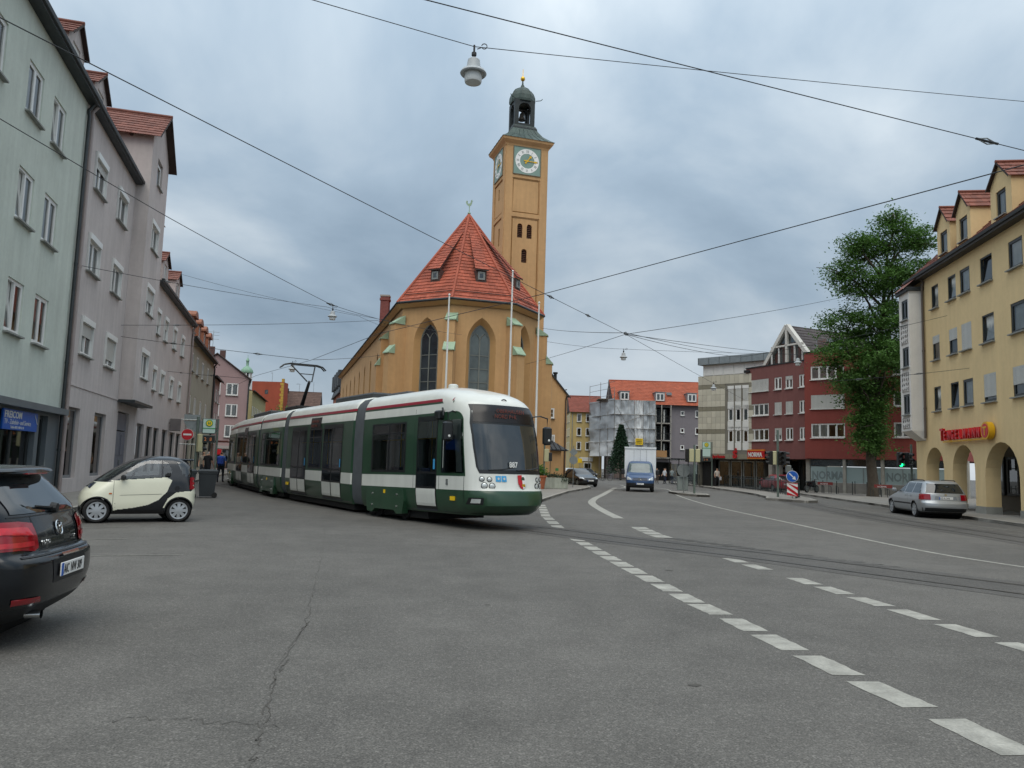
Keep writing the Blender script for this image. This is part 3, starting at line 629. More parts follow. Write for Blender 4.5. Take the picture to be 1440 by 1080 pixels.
b = MB(); b.tube([(3, 3, 13.8), (3, 3, 15.6), (2.4, 3, 15.5), (3.6, 3, 15.5)], .03, 4); b.tube([(5.6, 3, 13.8), (5.6, 3, 16)], .03, 4); b.build('aerial', GREYM, h); MB().box(.3, 1.1, 2.5, 3.2, 12.5, 14.6).build('chimney', RDECK, h)
h = T('green_domed_turret', 'slim white turret with a green copper onion dome above the pink gable', 'tower', (-43.4, 125, 0), 0)
b = MB(); b.lathe([(.95, 0), (.95, 13.4)], 12); b.build('shaft', WHITE, h)
for i in range(8): a_ = i*math.pi/4+.2; MB().lathe([(.12, 13.4), (.12, 15.2)], 6, (.72*math.cos(a_), .72*math.sin(a_), 0)).build('column', WHITE, h)
VERD = MAT('verdigris_copper', '#7fa38c', .6, var=.15, vs_=3, streak=.15)
MB().lathe([(.3, 13.4), (.3, 15.2)], 8).build('core', DARKIN, h)
MB().lathe([(.95, 15.2), (1.0, 15.35), (.92, 15.7), (.6, 16.1), (.28, 16.3), (.22, 16.4), (.22, 17.1), (.3, 17.2), (.22, 17.5), (.05, 17.7), (.02, 18.2)], 14).build('dome', VERD, h, smooth=50)
# mansard roofed house beyond the nave
h = T('mansard_roofed_house', 'terracotta house with grey mansard roof and dormers beyond the church nave', 'house', (-25.9, 111.4, 0), math.atan2(-.956, .293))
b = MB(); b.box(0, 13, 0, 8, 0, 10.2); b.build('wall', MAT('terracotta_render', '#a5654c', .9, var=.08), h)
SLATE = MAT('grey_slate', '#3c4146', .6, var=.15, vs_=3, island=.1)
b = MB(); b.loft([[(-.2, -.3, 10.2), (13.2, -.3, 10.2), (13.2, 8.2, 10.2), (-.2, 8.2, 10.2)], [(.3, .7, 13.9), (12.7, .7, 13.9), (12.7, 7, 13.9), (.3, 7, 13.9)]], True, True); b.build('roof', SLATE, h)
for i in range(4): MB().box(.8+3.2*i, 2.4+3.2*i, -.35, 1.5, 11.2, 13.3).build('dormer', SLATE, h)
# ------------------------------------------------------------------ church. Local frame: x across the choir, y back along the nave
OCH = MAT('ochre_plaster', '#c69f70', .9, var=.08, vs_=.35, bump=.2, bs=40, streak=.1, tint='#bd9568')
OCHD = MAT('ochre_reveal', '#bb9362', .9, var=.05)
CTILE = MAT('church_red_tiles', '#ab5940', .8, var=.22, vs_=.5, island=.2, tint='#8c4636')
COPG = MAT('green_copper_flashing', '#93ab90', .6, var=.12, vs_=4)
LEAD = MAT('leaded_window_glass', '#2a3238', .12, var=.35, vs_=1.4, spec=.8)
LEADL = MAT('pale_leaded_glass', '#565f5f', .2, var=.3, vs_=1.2, spec=.7)
COPD = MAT('dark_patinated_copper', '#3a4646', .55, metal=.2, var=.2, vs_=2, streak=.2, tint='#52645c')
ch = T('choir_church', 'ochre plastered church with polygonal choir, pointed windows and red tiled roof', 'church', (-2.07, 49.37, 0), math.atan2(.293, .956))
EZ, AZ_, HW, VB = 12.05, 19.4, 4.77, 51.5; C0 = [(-HW, VB), (-HW, 2.8), (-1.975, 0), (1.975, 0), (HW, 2.8), (HW, VB)]
def seg_wall(par, a, b, z0, z1, ops, depth, mats, name='wall'):
    """wall from a to b (outside on the right of a->b... local x along, y inwards)"""
    d = Vector((b[0]-a[0], b[1]-a[1], 0)); m = MB(); wall_front(m, 0, d.length, z0, z1, ops, 0, depth, 0, 1)
    return m.build(name, mats, par, (a[0], a[1], 0), math.atan2(d.y, d.x)), d.length
def pointed(par, xc, w_, z0, z1, rec, glass, nm=2, bars=7):
    """tracery window set in a pointed opening: window > lead bars, pane"""
    a, b = xc-w_/2, xc+w_/2; zs_ = z1-w_*math.sqrt(3)/2; A = arch_pts(a, b, zs_, 'pointed', 14)
    m = MB(); m.poly([(a, rec, z0), (b, rec, z0)]+[(x, rec, z) for x, z in A[::-1]]); wn = m.build('window', glass, par)
    f = MB(); P = [(a, rec-.02, z0)]+[(x, rec-.02, z) for x, z in A]+[(b, rec-.02, z0)]
    f.tube(P, .05, 5); f.tube([(a, rec-.02, z0), (b, rec-.02, z0)], .05, 5)
    f.build('tracery', MAT('grey_tracery', '#747873', .7), wn)
    for i in range(1, nm): x = a+w_*i/nm; MB().box(x-.035, x+.035, rec-.05, rec-.005, z0, zs_+.3).build('mullion', MAT('grey_tracery', '#747873'), wn)
    for i in range(1, bars): z = z0+(zs_-z0)*i/bars; MB().box(a, b, rec-.03, rec-.008, z-.022, z+.022).build('glazing_bar', MAT('grey_tracery', '#747873'), wn)
    if nm > 1:
        t = MB(); q = w_/nm
        for i in range(nm): t.tube([(x, rec-.03, z) for x, z in arch_pts(a+q*i, a+q*(i+1), zs_+.02, 'pointed', 10)], .03, 4)
        t.build('tracery', MAT('grey_tracery', '#747873'), wn)
    return wn
WZ0, WZ1 = 4.2, 10.65
for i in range(1, 4):
    a, b = C0[i], C0[i+1]; L_ = math.dist(a, b); xc = L_/2
    # wide splayed outer opening and the window deep in it
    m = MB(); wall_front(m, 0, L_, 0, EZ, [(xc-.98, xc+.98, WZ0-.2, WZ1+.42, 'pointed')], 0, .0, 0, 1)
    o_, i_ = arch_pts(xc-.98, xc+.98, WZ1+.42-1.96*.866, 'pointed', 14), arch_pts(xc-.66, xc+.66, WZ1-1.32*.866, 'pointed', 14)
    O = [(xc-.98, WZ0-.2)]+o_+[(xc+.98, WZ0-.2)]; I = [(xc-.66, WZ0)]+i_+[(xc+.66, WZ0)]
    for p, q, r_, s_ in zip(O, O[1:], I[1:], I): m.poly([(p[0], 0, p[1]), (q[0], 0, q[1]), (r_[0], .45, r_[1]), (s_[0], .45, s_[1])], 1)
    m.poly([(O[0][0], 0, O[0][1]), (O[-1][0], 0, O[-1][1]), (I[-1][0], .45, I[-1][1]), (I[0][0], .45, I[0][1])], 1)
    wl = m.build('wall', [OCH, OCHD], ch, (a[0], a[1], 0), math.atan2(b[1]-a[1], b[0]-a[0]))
    pointed(wl, xc, 1.32, WZ0, WZ1, .45, LEADL if i == 2 else LEAD, 2, 6)
# nave walls: blind side facing the street with slim lancets, right side behind the tower
d_ = VB-2.8; ops = [(12+4.6*i, 13.0+4.6*i, 5.2, 10.4, 'pointed') for i in range(8)]
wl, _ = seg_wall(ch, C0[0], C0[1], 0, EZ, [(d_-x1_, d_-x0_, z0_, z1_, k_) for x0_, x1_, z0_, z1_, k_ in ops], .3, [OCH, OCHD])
for o_ in ops: pointed(wl, d_-(o_[0]+o_[1])/2, .96, 5.22, 10.36, .28, LEAD, 1, 5)
seg_wall(ch, C0[4], C0[5], 0, EZ, [], .3, [OCH, OCHD]); seg_wall(ch, C0[5], C0[0], 0, EZ, [], .3, [OCH, OCHD])
# buttresses at the choir corners and along the side: stepped, with green sheet caps
def buttress(x, y, an, w_=.62, d1=1.1, d2=.7):
    m = MB(); m.box(-w_/2, w_/2, -d1, .15, 0, 8.75); m.box(-w_/2+.02, w_/2-.02, -d2, .14, 8.75, 10.75); b = m.build('buttress', OCH, ch, (x, y, 0), an)
    for dd, z, e in ((d1, 8.75, d2), (d2, 10.75, 0)):
        k = MB(); k.add([(-w_/2-.06, -dd-.08, z-.05), (w_/2+.06, -dd-.08, z-.05), (w_/2+.06, -e+.02, z+.5), (-w_/2-.06, -e+.02, z+.5), (-w_/2-.06, -dd-.08, z-.11), (w_/2+.06, -dd-.08, z-.11), (w_/2+.06, -e+.02, z-.11), (-w_/2-.06, -e+.02, z-.11)],
              [(0, 1, 2, 3), (0, 4, 5, 1), (1, 5, 6, 2), (0, 3, 7, 4), (4, 7, 6, 5)]); k.build('buttress_cap', COPG, b)
for (x, y), an in zip(C0[1:5], (-67.5, -22.5, 22.5, 67.5)): buttress(x, y, R(an))
for v in (9.5,): buttress(-HW, v, R(-90), .7, .8, .55)
b = MB(); P = [(-HW-.12, VB), (-HW-.12, 2.75), (-2.03, -.12), (2.03, -.12), (HW+.12, 2.75), (HW+.12, VB)]; Q = [(-HW-.42, VB), (-HW-.42, 2.63), (-2.15, -.42), (2.15, -.42), (HW+.42, 2.63), (HW+.42, VB)]
for i in range(5):
    b.loft([[(*P[i], EZ-.28), (*P[i+1], EZ-.28)], [(*Q[i], EZ-.05), (*Q[i+1], EZ-.05)], [(*Q[i], EZ+.07), (*Q[i+1], EZ+.07)]], closed=False)
b.build('cornice', OCHD, ch)
b = MB(); b.tube([(x, y, EZ+.04) for x, y in Q], .09, 6); b.build('gutter', GUT, ch, smooth=40)
ap = Vector((0, 4.77, AZ_)); pls = []; dk = MB(); E_ = [Vector((x, y, EZ+.02)) for x, y in Q]
for i in (1, 2, 3):
    a, b = E_[i], E_[i+1]; u = (b-a).normalized(); mid = (a+b)/2; v = (ap-mid); v -= u*v.dot(u); L_ = v.length
    pls.append((mid, u, v, [(-(b-a).length/2, 0), ((b-a).length/2, 0), ((ap-mid).dot(u), L_)]))
for s in (-1, 1):
    v = Vector((-s*(HW+.42), 0, AZ_-EZ-.02)); L_ = v.length; ov = (E_[1].y if s < 0 else E_[4].y)
    pls.append(((s*(HW+.42), ov, EZ+.02), (0, 1, 0), v, [(0, 0), (VB-ov, 0), (VB-ov, L_), (4.77-ov, L_)]))
rf = roof_part(ch, pls, CTILE, RDECK, .24, .32, lift=.045)
for e in E_[1:5]: MB().tube([e+Vector((0, 0, .05)), ap+Vector((0, 0, .06))], .09, 7).build('hip_ridge', CTILE, rf, smooth=40)
MB().tube([ap+Vector((0, 0, .05)), (0, VB, AZ_+.05)], .11, 7).build('ridge', CTILE, rf, smooth=40)
for e0, e1 in zip(E_[1:5], E_[2:5]):                                 # snow guards above the eave
    q = lambda e: e+(ap-e)*.075+Vector((0, 0, .08)); MB().tube([q(e0), q(e1)], .03, 5).build('snow_guard', RDECK, rf)
for i, k in ((1, .52), (2, .5), (3, .5)):                           # shed dormers in the roof faces
    a, b = E_[i], E_[i+1]; u = (b-a).normalized(); mid = a+(b-a)*k; n_ = Vector((u.y, -u.x, 0)); v = ap-(a+b)/2; v -= u*v.dot(u); run = math.hypot(v.x, v.y); sl_ = v.z/run
    base = mid-n_*1.05+Vector((0, 0, 1.05*sl_+.05)); g = MB(); hw, hh = .36, .78; dep = 1.6
    g.box(-hw, hw, 0, .9, -.35, hh); g.build
    dm = g.build('dormer', MAT('dark_dormer_cheek', '#4d3a34', .8), rf, base, math.atan2(u.y, u.x))
    top = hh+.02; back = 3.0
    t = MB(); t.add([(-hw-.1, -.15, top), (hw+.1, -.15, top), (.22, back, back*sl_-.03), (-.22, back, back*sl_-.03), (-hw-.1, -.15, top-.07), (hw+.1, -.15, top-.07)], [(0, 1, 2, 3), (4, 5, 1, 0), (1, 5, 2), (0, 3, 4)]); t.build('dormer_roof', RDECK, dm)
    tt = MB(); vv = Vector((0, back+.15, back*sl_-.03-top)); tile_plane(tt, (0, -.15, top+.02), (1, 0, 0), vv, [(-hw-.1, 0), (hw+.1, 0), (.22, vv.length), (-.22, vv.length)], .24, .32); STUFF(tt.build('tile_courses', CTILE, dm))
    window(dm, -.24, .24, .12, .66, -.03, 1, MAT('grey_window_frame', '#7d8280', .6), GLASS('window_glass_dim'), sill=False)
# weathercock
wc = T('weathercock', 'green copper weathercock on the peak of the choir roof', 'weathervane', ap+(ch.matrix_basis.to_3x3() @ Vector((0, 0, 0))))
wc.location = Vector((-2.07, 49.37, 0))+Matrix.Rotation(math.atan2(.293, .956), 3, 'Z') @ ap
MB().tube([(0, 0, 0), (0, 0, .62)], .03, 6).lathe([(.09, .1), (.12, .18), (.05, .26)], 8).build('rod', COPG, wc, smooth=50)
cock = [(-.3, .95), (-.36, 1.12), (-.28, 1.3), (-.17, 1.22), (-.2, 1.05), (-.1, .96), (.05, 1.0), (.12, 1.12), (.15, 1.28), (.22, 1.35), (.27, 1.27), (.34, 1.22), (.27, 1.19), (.25, 1.0), (.17, .82), (.05, .74), (.05, .6), (-.03, .6), (-.04, .74), (-.18, .8)]
MB().prism([(x*.75, .6+(z-.6)*.75) for x, z in cock], -.025, .025).build('cock', COPG, wc, rz=R(-10))
# brick chimney on the nave flank
c = T('church_chimney', 'tall slim red brick chimney beside the nave roof', 'chimney', (-11.7, 68.5, 0))
BRK = MAT('chimney_brick', '#7a4a44', .9, var=.2, vs_=6)
b = MB(); b.box(-.38, .38, -.38, .38, 8, 16.35); b.box(-.44, .44, -.44, .44, 16.0, 16.2); b.build('shaft', BRK, c); MB().box(-.42, .42, -.42, .42, 16.35, 16.5).build('cap', CONC, c)

# tower
TW = 3.75; tw = T('clock_tower', 'square ochre church tower with clock faces and open copper belfry', 'tower', Vector((-2.07, 49.37, 0))+Matrix.Rotation(math.atan2(.293, .956), 3, 'Z') @ Vector((5.12, 13.4, 0)), math.atan2(.293, .956))
ZT = 29.0
faces = [((0, 0), 0), ((TW, 0), 90), ((TW, TW), 180), ((0, TW), 270)]
LOUV = MAT('brown_louvre', '#5a3a2c', .8, var=.1)
CLK = MAT('clock_green_face', '#7b958a', .5, var=.05); CLKW = MAT('clock_white_ring', '#ecece8', .5, var=.03)
for k, ((x, y), an) in enumerate(faces):
    m = MB(); ops = [(1.2, 1.66, 20.95, 22.2, 'round'), (2.05, 2.51, 20.95, 22.2, 'round'), (1.63, 2.1, 18.8, 20.0, 'round')] if k == 0 else [(.55, .9, 20.4, 22, 'round'), (1.3, 1.65, 20.4, 22, 'round'), (1.7, 2.0, 24.6, 25.6)] if k == 3 else []
    if k == 3: ops = [(TW-b_, TW-a_, c_, d_, *r_) for a_, b_, c_, d_, *r_ in ops]
    wall_front(m, 0, TW, -.1, ZT, ops, 0, .25, 0, 1)
    for z0_, z1_ in ((23.1, 26.15), (4, 22.75)):                     # raised lesenes and frames: panel reads as sunk
        pass
    fc = m.build('wall', [OCH, OCHD], tw, (x, y, 0), R(an))
    fr = MB()                                                        # proud strips leave sunk panels
    e = .0
    fr.box(0-.0, .62, -.07, e, -.1, ZT); fr.box(TW-.62, TW, -.07, e, -.1, ZT); fr.box(.62, TW-.62, -.07, e, 22.75, 23.1); fr.box(.62, TW-.62, -.07, e, 26.2, 26.5)
    fr.build('lesene', OCH, fc)
    ln = MB(); ln.tube([(.72, -.01, 23.2), (TW-.72, -.01, 23.2), (TW-.72, -.01, 26.1), (.72, -.01, 26.1), (.72, -.01, 23.2)], .035, 4); ln.tube([(.72, -.01, 14), (.72, -.01, 22.65), (TW-.72, -.01, 22.65), (TW-.72, -.01, 14)], .035, 4); ln.build('panel_shade_line', MAT('panel_shadow_line', '#8a6433', .9), fc)  # darker ochre lines: edge shade of the sunk panels put in as colour
    for o_ in ops:
        for z in np.arange(o_[2]+.06, o_[3]-.1, .16): MB().add([(o_[0], .05, z), (o_[1], .05, z), (o_[1], .2, z+.13), (o_[0], .2, z+.13)], [(0, 1, 2, 3)]).build('louvre', LOUV, fc)
        MB().poly([(o_[0], .24, o_[2]), (o_[1], .24, o_[2]), (o_[1], .24, o_[3]), (o_[0], .24, o_[3])]).build('louvre_back', DARKIN, fc)
    if k in (0, 3):
        cxk, czk, rr = TW/2, 27.75, 1.07
        cf = MB().box(cxk-1.2, cxk+1.2, -.12, -.05, czk-1.2, czk+1.2).build('clock_face', CLK, fc)
        fr = MB()
        for a_, b_, c_, d_ in ((-1.26, 1.26, 1.2, 1.26), (-1.26, 1.26, -1.26, -1.2), (-1.26, -1.2, -1.2, 1.2), (1.2, 1.26, -1.2, 1.2)): fr.box(cxk+a_, cxk+b_, -.15, -.05, czk+c_, czk+d_)
        fr.build('clock_frame', MAT('clock_frame_grey', '#6f6a58', .6), cf)
        rg = MB(); n_ = 40; secs = [[(cxk+r_*math.cos(i*2*math.pi/n_), yy, czk+r_*math.sin(i*2*math.pi/n_)) for i in range(n_)] for r_, yy in ((rr, -.12), (rr, -.135), (.66, -.135), (.66, -.12))]
        rg.loft(secs); rg.build('dial_ring', CLKW, cf)
        for i, s_ in enumerate('XII I II III IIII V VI VII VIII IX X XI'.split()):
            a_ = math.pi/2-i*math.pi/6
            nm_ = TEXT('numeral', s_, .34, MAT('clock_numeral', '#4a5a58', .6), cf, (cxk+.74*math.cos(a_), -.139, czk+.74*math.sin(a_)), (R(90), 0, 0), .003, 'CENTER', .62)
            nm_.rotation_euler = (Matrix.Rotation(a_-math.pi/2, 3, 'Y').inverted() @ Matrix.Rotation(R(90), 3, 'X')).to_euler()
        for ang, ln_, w_ in ((math.pi/2-R(37), .62, .085), (math.pi/2-R(92), .98, .065)):
            hd = MB(); dv = Vector((math.cos(ang), 0, math.sin(ang))); pv = Vector((-dv.z, 0, dv.x)); cpt = Vector((cxk, -.17, czk))
            P = [cpt-dv*.3-pv*w_*.9, cpt-dv*.3+pv*w_*.9, cpt+dv*.1+pv*w_*.5, cpt+dv*ln_*.6+pv*w_*.6, cpt+dv*ln_*.75+pv*w_*1.5, cpt+dv*ln_, cpt+dv*ln_*.75-pv*w_*1.5, cpt+dv*ln_*.6-pv*w_*.6, cpt+dv*.1-pv*w_*.5]
            hd.poly(P); hd.poly([p+Vector((0, .015, 0)) for p in P]); hd.build('clock_hand', GOLD, cf)
        MB().lathe([(.1, -.19), (.1, -.14)], 12, (cxk, 0, czk), axis='y').build('clock_boss', GOLD, cf)
sq = lambda r_, z: [(TW/2-r_, TW/2-r_, z), (TW/2+r_, TW/2-r_, z), (TW/2+r_, TW/2+r_, z), (TW/2-r_, TW/2+r_, z)]
hT = TW/2
MB().loft([sq(hT+.08, 28.98), sq(hT+.14, 29.15), sq(hT+.4, 29.42), sq(hT+.45, 29.62)], True, True).build('cornice', OCH, tw)
fl = MB(); zr = [(hT+.5, 29.62), (hT+.2, 29.85), (hT-.35, 30.35), (hT-.7, 30.9), (1.02, 31.3), (1.0, 31.4)]
fl.loft([sq(r_, z) for r_, z in zr], True, True); roof = fl.build('flared_roof', COPD, tw)
for s_ in range(4):                                                  # standing seams
    for j in range(1, 7):
        f_ = j/7*2-1; P = []
        for r_, z in zr[:-1]:
            q = (f_*r_, -r_-.01) if s_ == 0 else (r_+.01, f_*r_) if s_ == 1 else (f_*r_, r_+.01) if s_ == 2 else (-r_-.01, f_*r_)
            P.append((TW/2+q[0], TW/2+q[1], z+.01))
        MB().tube(P, .022, 4).build('seam', COPD, roof)
COPK = MAT('blackened_copper', '#262d2e', .55, metal=.2, var=.2, vs_=3, streak=.2); bf = MB(); br = .98
bf.loft([sq(1.12, 30.7), sq(1.12, 31.15), sq(.98, 31.4)], True, True); bel = bf.build('belfry_base', COPK, tw)
bz0, bz1 = 31.35, 33.85
for (x, y), an in (((hT-.92, hT-.92), 0), ((hT+.92, hT-.92), 90), ((hT+.92, hT+.92), 180), ((hT-.92, hT+.92), 270)):
    m = MB(); wall_front(m, 0, 1.84, bz0, bz1, [(.36, 1.48, bz0+.3, bz1-.3, 'round')], 0, .28); m.build('belfry_arch', COPK, tw, (x, y, 0), R(an))
dk = [(1.12, 33.75), (1.16, 33.95), (1.13, 34.35), (1.0, 34.7), (.78, 34.98), (.48, 35.18), (.2, 35.35), (.09, 35.6), (.05, 36.0)]
# heights of the belfry squeezed into the measured skyline
dm = MB(); dm.loft([[(hT+r_*math.cos(a_), hT+r_*math.sin(a_), z) for a_ in [math.pi/8+i*math.pi/4 for i in range(8)]] for r_, z in dk], True, True); dome = dm.build('onion_dome', MAT('dome_copper', '#37413f', .55, metal=.2, var=.2, vs_=3, streak=.2, tint='#4c5c54'), tw)
for i in range(8):
    a_ = math.pi/8+i*math.pi/4; MB().tube([(hT+(r_+.01)*math.cos(a_), hT+(r_+.01)*math.sin(a_), z) for r_, z in dk[:-1]], .022, 4).build('seam', COPD, dome)
MB().lathe([(.02, 36.0-.05), (.16, 36.0+.05), (.21, 36.2), (.16, 36.35), (.03, 36.45), (.025, 37.1)], 14, (hT, hT, 0)).build('gilded_ball', GOLD, dome, smooth=60)
bl = MB(); bl.lathe([(.34, 32.3), (.3, 32.4), (.2, 32.7), (.18, 32.9), (.08, 33.0)], 14, (hT, hT, 0)); bl.tube([(hT, hT, 32.95), (hT, hT, 33.7)], .04, 5); bl.tube([(hT-.9, hT, 33.3), (hT+.9, hT, 33.3)], .05, 5); bl.build('bell', MAT('bronze_bell', '#2f2c26', .5, metal=.6), tw, smooth=50)
for x, y in ((-1.35, 0), (1.35, 0)): MB().tube([(hT+x*.7, hT-1, 33.8), (hT+x, hT-1.25, 33.8), (hT+x*1.1, hT-1.3, 33.95)], .035, 5).build('water_spout', COPD, tw)

# aisle end wall and low annex right of the tower
ai = T('church_aisle', 'ochre aisle end wall with sloping dark verge and white windows, beside the tower', 'church', Vector((-2.07, 49.37, 0))+Matrix.Rotation(math.atan2(.293, .956), 3, 'Z') @ Vector((8.9, 13.65, 0)), math.atan2(.293, .956))
m = MB(); wl_ = 2.45; za, zb = 10.5, 7.75
ops = [(.5, 1.3, 5.65, 6.5), (.85, 1.4, 3.35, 4.25)]
wall_front(m, 0, wl_, -.1, zb, ops, 0, .15); m.poly([(0, 0, zb), (wl_, 0, zb), (0, 0, za)]); m.poly([(wl_, 0, -.1), (wl_, 18, -.1), (wl_, 18, zb), (wl_, 0, zb)]); m.build('wall', OCH, ai)
for a, b_, c, d in ops: window(ai, a, b_, c, d, .06, 2, mull=1, fw=.08)
b = MB(); b.add([(0, -.15, za+.05), (wl_+.25, -.15, zb-.22), (wl_+.25, 18, zb-.22), (0, 18, za+.05), (0, -.15, za-.12), (wl_+.25, -.15, zb-.38)], [(0, 1, 2, 3), (4, 5, 1, 0)]); b.build('roof', GUT, ai)
downpipe(ai, wl_-.15, -.08, .1, zb-.1, MAT('brown_pipe', '#4a3a2c', .6), .07)
b = MB(); b.lathe([(.14, 8.0), (.14, 9.6), (.22, 9.62), (.22, 9.75)], 10, (1.75, 1.2, 0)); b.build('flue', BLACK, ai, smooth=40)
MB().box(0, wl_+.02, -.04, 0, -.1, .7).build('plinth', MAT('stone_plinth', '#77705f', .9, var=.15), ai)
an_ = T('church_annex', 'low ochre annex with dark ribbed metal roof and green shutters below the aisle', 'building', Vector((-2.07, 49.37, 0))+Matrix.Rotation(math.atan2(.293, .956), 3, 'Z') @ Vector((4.9, 8.1, 0)), math.atan2(.293, .956))
m = MB(); ops = [(1.95, 2.55, .25, 2.15)]; wall_front(m, 0, 3.9, -.1, 2.95, ops, 0, .15); m.poly([(3.9, 0, -.1), (3.9, 5.2, -.1), (3.9, 5.2, 2.95), (3.9, 0, 2.95)]); m.build('wall', OCH, an_)
SHG = MAT('dark_green_shutter', '#24352c', .6, var=.1)
for x in (1.5, 2.6):
    sh = MB().box(x, x+.42, -.05, 0, .25, 2.15).build('shutter', SHG, an_)
    for z in np.arange(.35, 2.05, .12): MB().box(x+.05, x+.37, -.065, -.05, z, z+.07).build('slat', SHG, sh)
window(an_, 1.95, 2.55, .25, 2.15, .08, 1, SHG, GLSD, sill=False)
ROOFD = MAT('dark_metal_roof', '#2f3032', .5, metal=.3, var=.15)
b = MB(); b.add([(-.1, -.35, 2.88), (4.3, -.35, 2.88), (4.3, 5.2, 2.88), (2.2, 2.6, 4.6), (-.1, 2.6, 4.6), (-.1, -.35, 2.78), (4.3, -.35, 2.78), (4.3, 5.2, 2.78)], [(0, 1, 3, 4), (1, 2, 3), (5, 6, 1, 0), (6, 7, 2, 1)]); rf = b.build('roof', ROOFD, an_)
for i in range(12):
    x = .15+i*.36; k = min(1, max(.05, (4.3-x)/2.1)); MB().tube([(x, -.35, 2.9), (x, -.35+2.95*k, 2.9+1.72*k)], .03, 4).build('seam', ROOFD, rf)
b = MB(); b.box(.2, 2.2, 1.6, 2.6, 3.6, 5.2); b.build('roof_box', ROOFD, an_)
MB().box(3.45, 3.7, -.03, 0, 1.25, 1.45).build('green_notice', MAT('green_notice', '#3f8f58', .6), an_)
# ------------------------------------------------------------------ tram. Module frame: x forward, y left, z up, origin at the rear end on the ground
TG = MAT('tram_green_paint', '#254530', .32, var=.08, vs_=.8, coat=.35, streak=.12); TWH = MAT('tram_white_paint', '#d6d8d1', .32, var=.05, vs_=.8, coat=.35, streak=.08)
TRD = MAT('tram_red_stripe', '#8c1d30', .35, var=.05); TGLT = GLASS('tram_tinted_glass', (.42, .46, .46), .05); TGL = MAT('tram_dark_glass', '#14181a', .05, var=.25, vs_=1.1, spec=.7)
TFR = MAT('tram_black_frame', '#15181a', .35, var=.1); BEL = MAT('grey_bellows_rubber', '#494e52', .75, var=.12, vs_=3); TUN = MAT('dark_underframe', '#151515', .8, var=.2)
CYAN = MAT('pale_blue_sticker', '#3f9bd0', .5); ORL = MAT('orange_led_text', '#6e3022', .5, emit=.06); DISP = MAT('display_black', '#17110e', .25, var=.1)
PROF = [(1.02, .26), (1.11, .45), (1.15, .86), (1.15, 1.2), (1.15, 2.2), (1.13, 2.81), (1.10, 3.06), (1.085, 3.1), (1.07, 3.18), (1.0, 3.34), (.84, 3.48), (.55, 3.56), (.25, 3.58)]
PM = [0, 0, 1, 0, 0, 1, 0, 2, 1, 1, 1, 1]                              # colour of each band (0 green, 1 white, 2 red)
tram = T('articulated_tram', 'green and white articulated tram with red roof stripe curving past the church', 'tram', (-3.46, 23.7, 0), R(-52.3))
tinv = tram.matrix_basis.inverted()
def module(name, side_rear, hd, L, holes=()):
    """a straight car body of length L; side_rear is the right rear bottom corner on the ground"""
    hd = Vector((*hd, 0)).normalized(); lf = Vector((-hd.y, hd.x, 0)); o = Vector((*side_rear, 0))+lf*1.15; an = math.atan2(hd.y, hd.x)
    m = MB(); secs = []
    full = [(-y, z) for y, z in PROF]+[(y, z) for y, z in PROF[::-1]]; pm = PM+[1]+PM[::-1]
    for x in (0, .05, L-.05, L):
        k = .97 if x in (0, L) else 1; secs.append([(x, y*k, z if z < 3.3 else z-(.03 if k < 1 else 0)) for y, z in full])
    n = len(full)
    for j in range(3):
        for i in range(n-1):
            if j == 1 and i in (3, 4, n-6, n-5): continue            # window band: built below with openings
            m.add([secs[j][i], secs[j+1][i], secs[j+1][i+1], secs[j][i+1]], [(0, 1, 2, 3)], pm[i])
    xs_ = sorted({.05, L-.05, *[v for h_ in holes for v in h_]}); zs_ = [1.2, 1.3, 2.2, 2.62, 2.81]
    for s_ in (-1, 1):
        for a, b in zip(xs_, xs_[1:]):
            for z0_, z1_ in zip(zs_, zs_[1:]):
                if 1.29 < z0_ < 2.6 and any(h_[0] <= a and b <= h_[1] for h_ in holes): continue
                m.add([(a, s_*prof_y(z0_), z0_), (b, s_*prof_y(z0_), z0_), (b, s_*prof_y(z1_), z1_), (a, s_*prof_y(z1_), z1_)], [(0, 1, 2, 3)], 0)
    m.poly(secs[0][::-1], 0); m.poly(secs[-1], 0)
    ob = weld(m).build('body_section', [TG, TWH, TRD], tram, smooth=32); ob.matrix_basis = tinv @ (Matrix.Translation(o) @ Matrix.Rotation(an, 4, 'Z'))
    u = MB(); u.box(.1, L-.1, -.95, .95, .08, .3); u.build('underframe', TUN, ob)
    interior(ob, L); return ob, Matrix.Translation(o) @ Matrix.Rotation(an, 4, 'Z')
SEATB = MAT('tram_seat_blue', '#2c3d5e', .85, var=.1); CEIL = MAT('tram_ceiling', '#b5b8b4', .6)
def interior(par, L, x0=.2):
    MB().box(x0, L-.1, -1.05, 1.05, .3, .36).build('floor', MAT('tram_floor', '#4a4a48', .8), par); MB().box(x0, L-.1, -1.0, 1.0, 2.9, 2.94).build('ceiling', CEIL, par)
    k = 0; x = x0+.35
    while x < L-.6:
        for y in (-.75, .72):
            if (k+(y > 0)) % 3: b = MB(); b.bbox(x, x+.42, y-.2, y+.2, .72, .82, .02); b.bbox(x, x+.08, y-.2, y+.2, .8, 1.42, .03); b.box(x+.1, x+.3, y-.05, y+.05, .36, .72); b.build('seat', SEATB, par)
        if k % 2 == 0: MB().tube([(x+.5, -.45, .36), (x+.5, -.45, 2.9)], .018, 6).build('grab_pole', YEL, par)
        k += 1; x += .85
    MB().tube([(x0, -.6, 2.2), (L-.2, -.6, 2.2)], .016, 5).build('grab_rail', YEL, par)
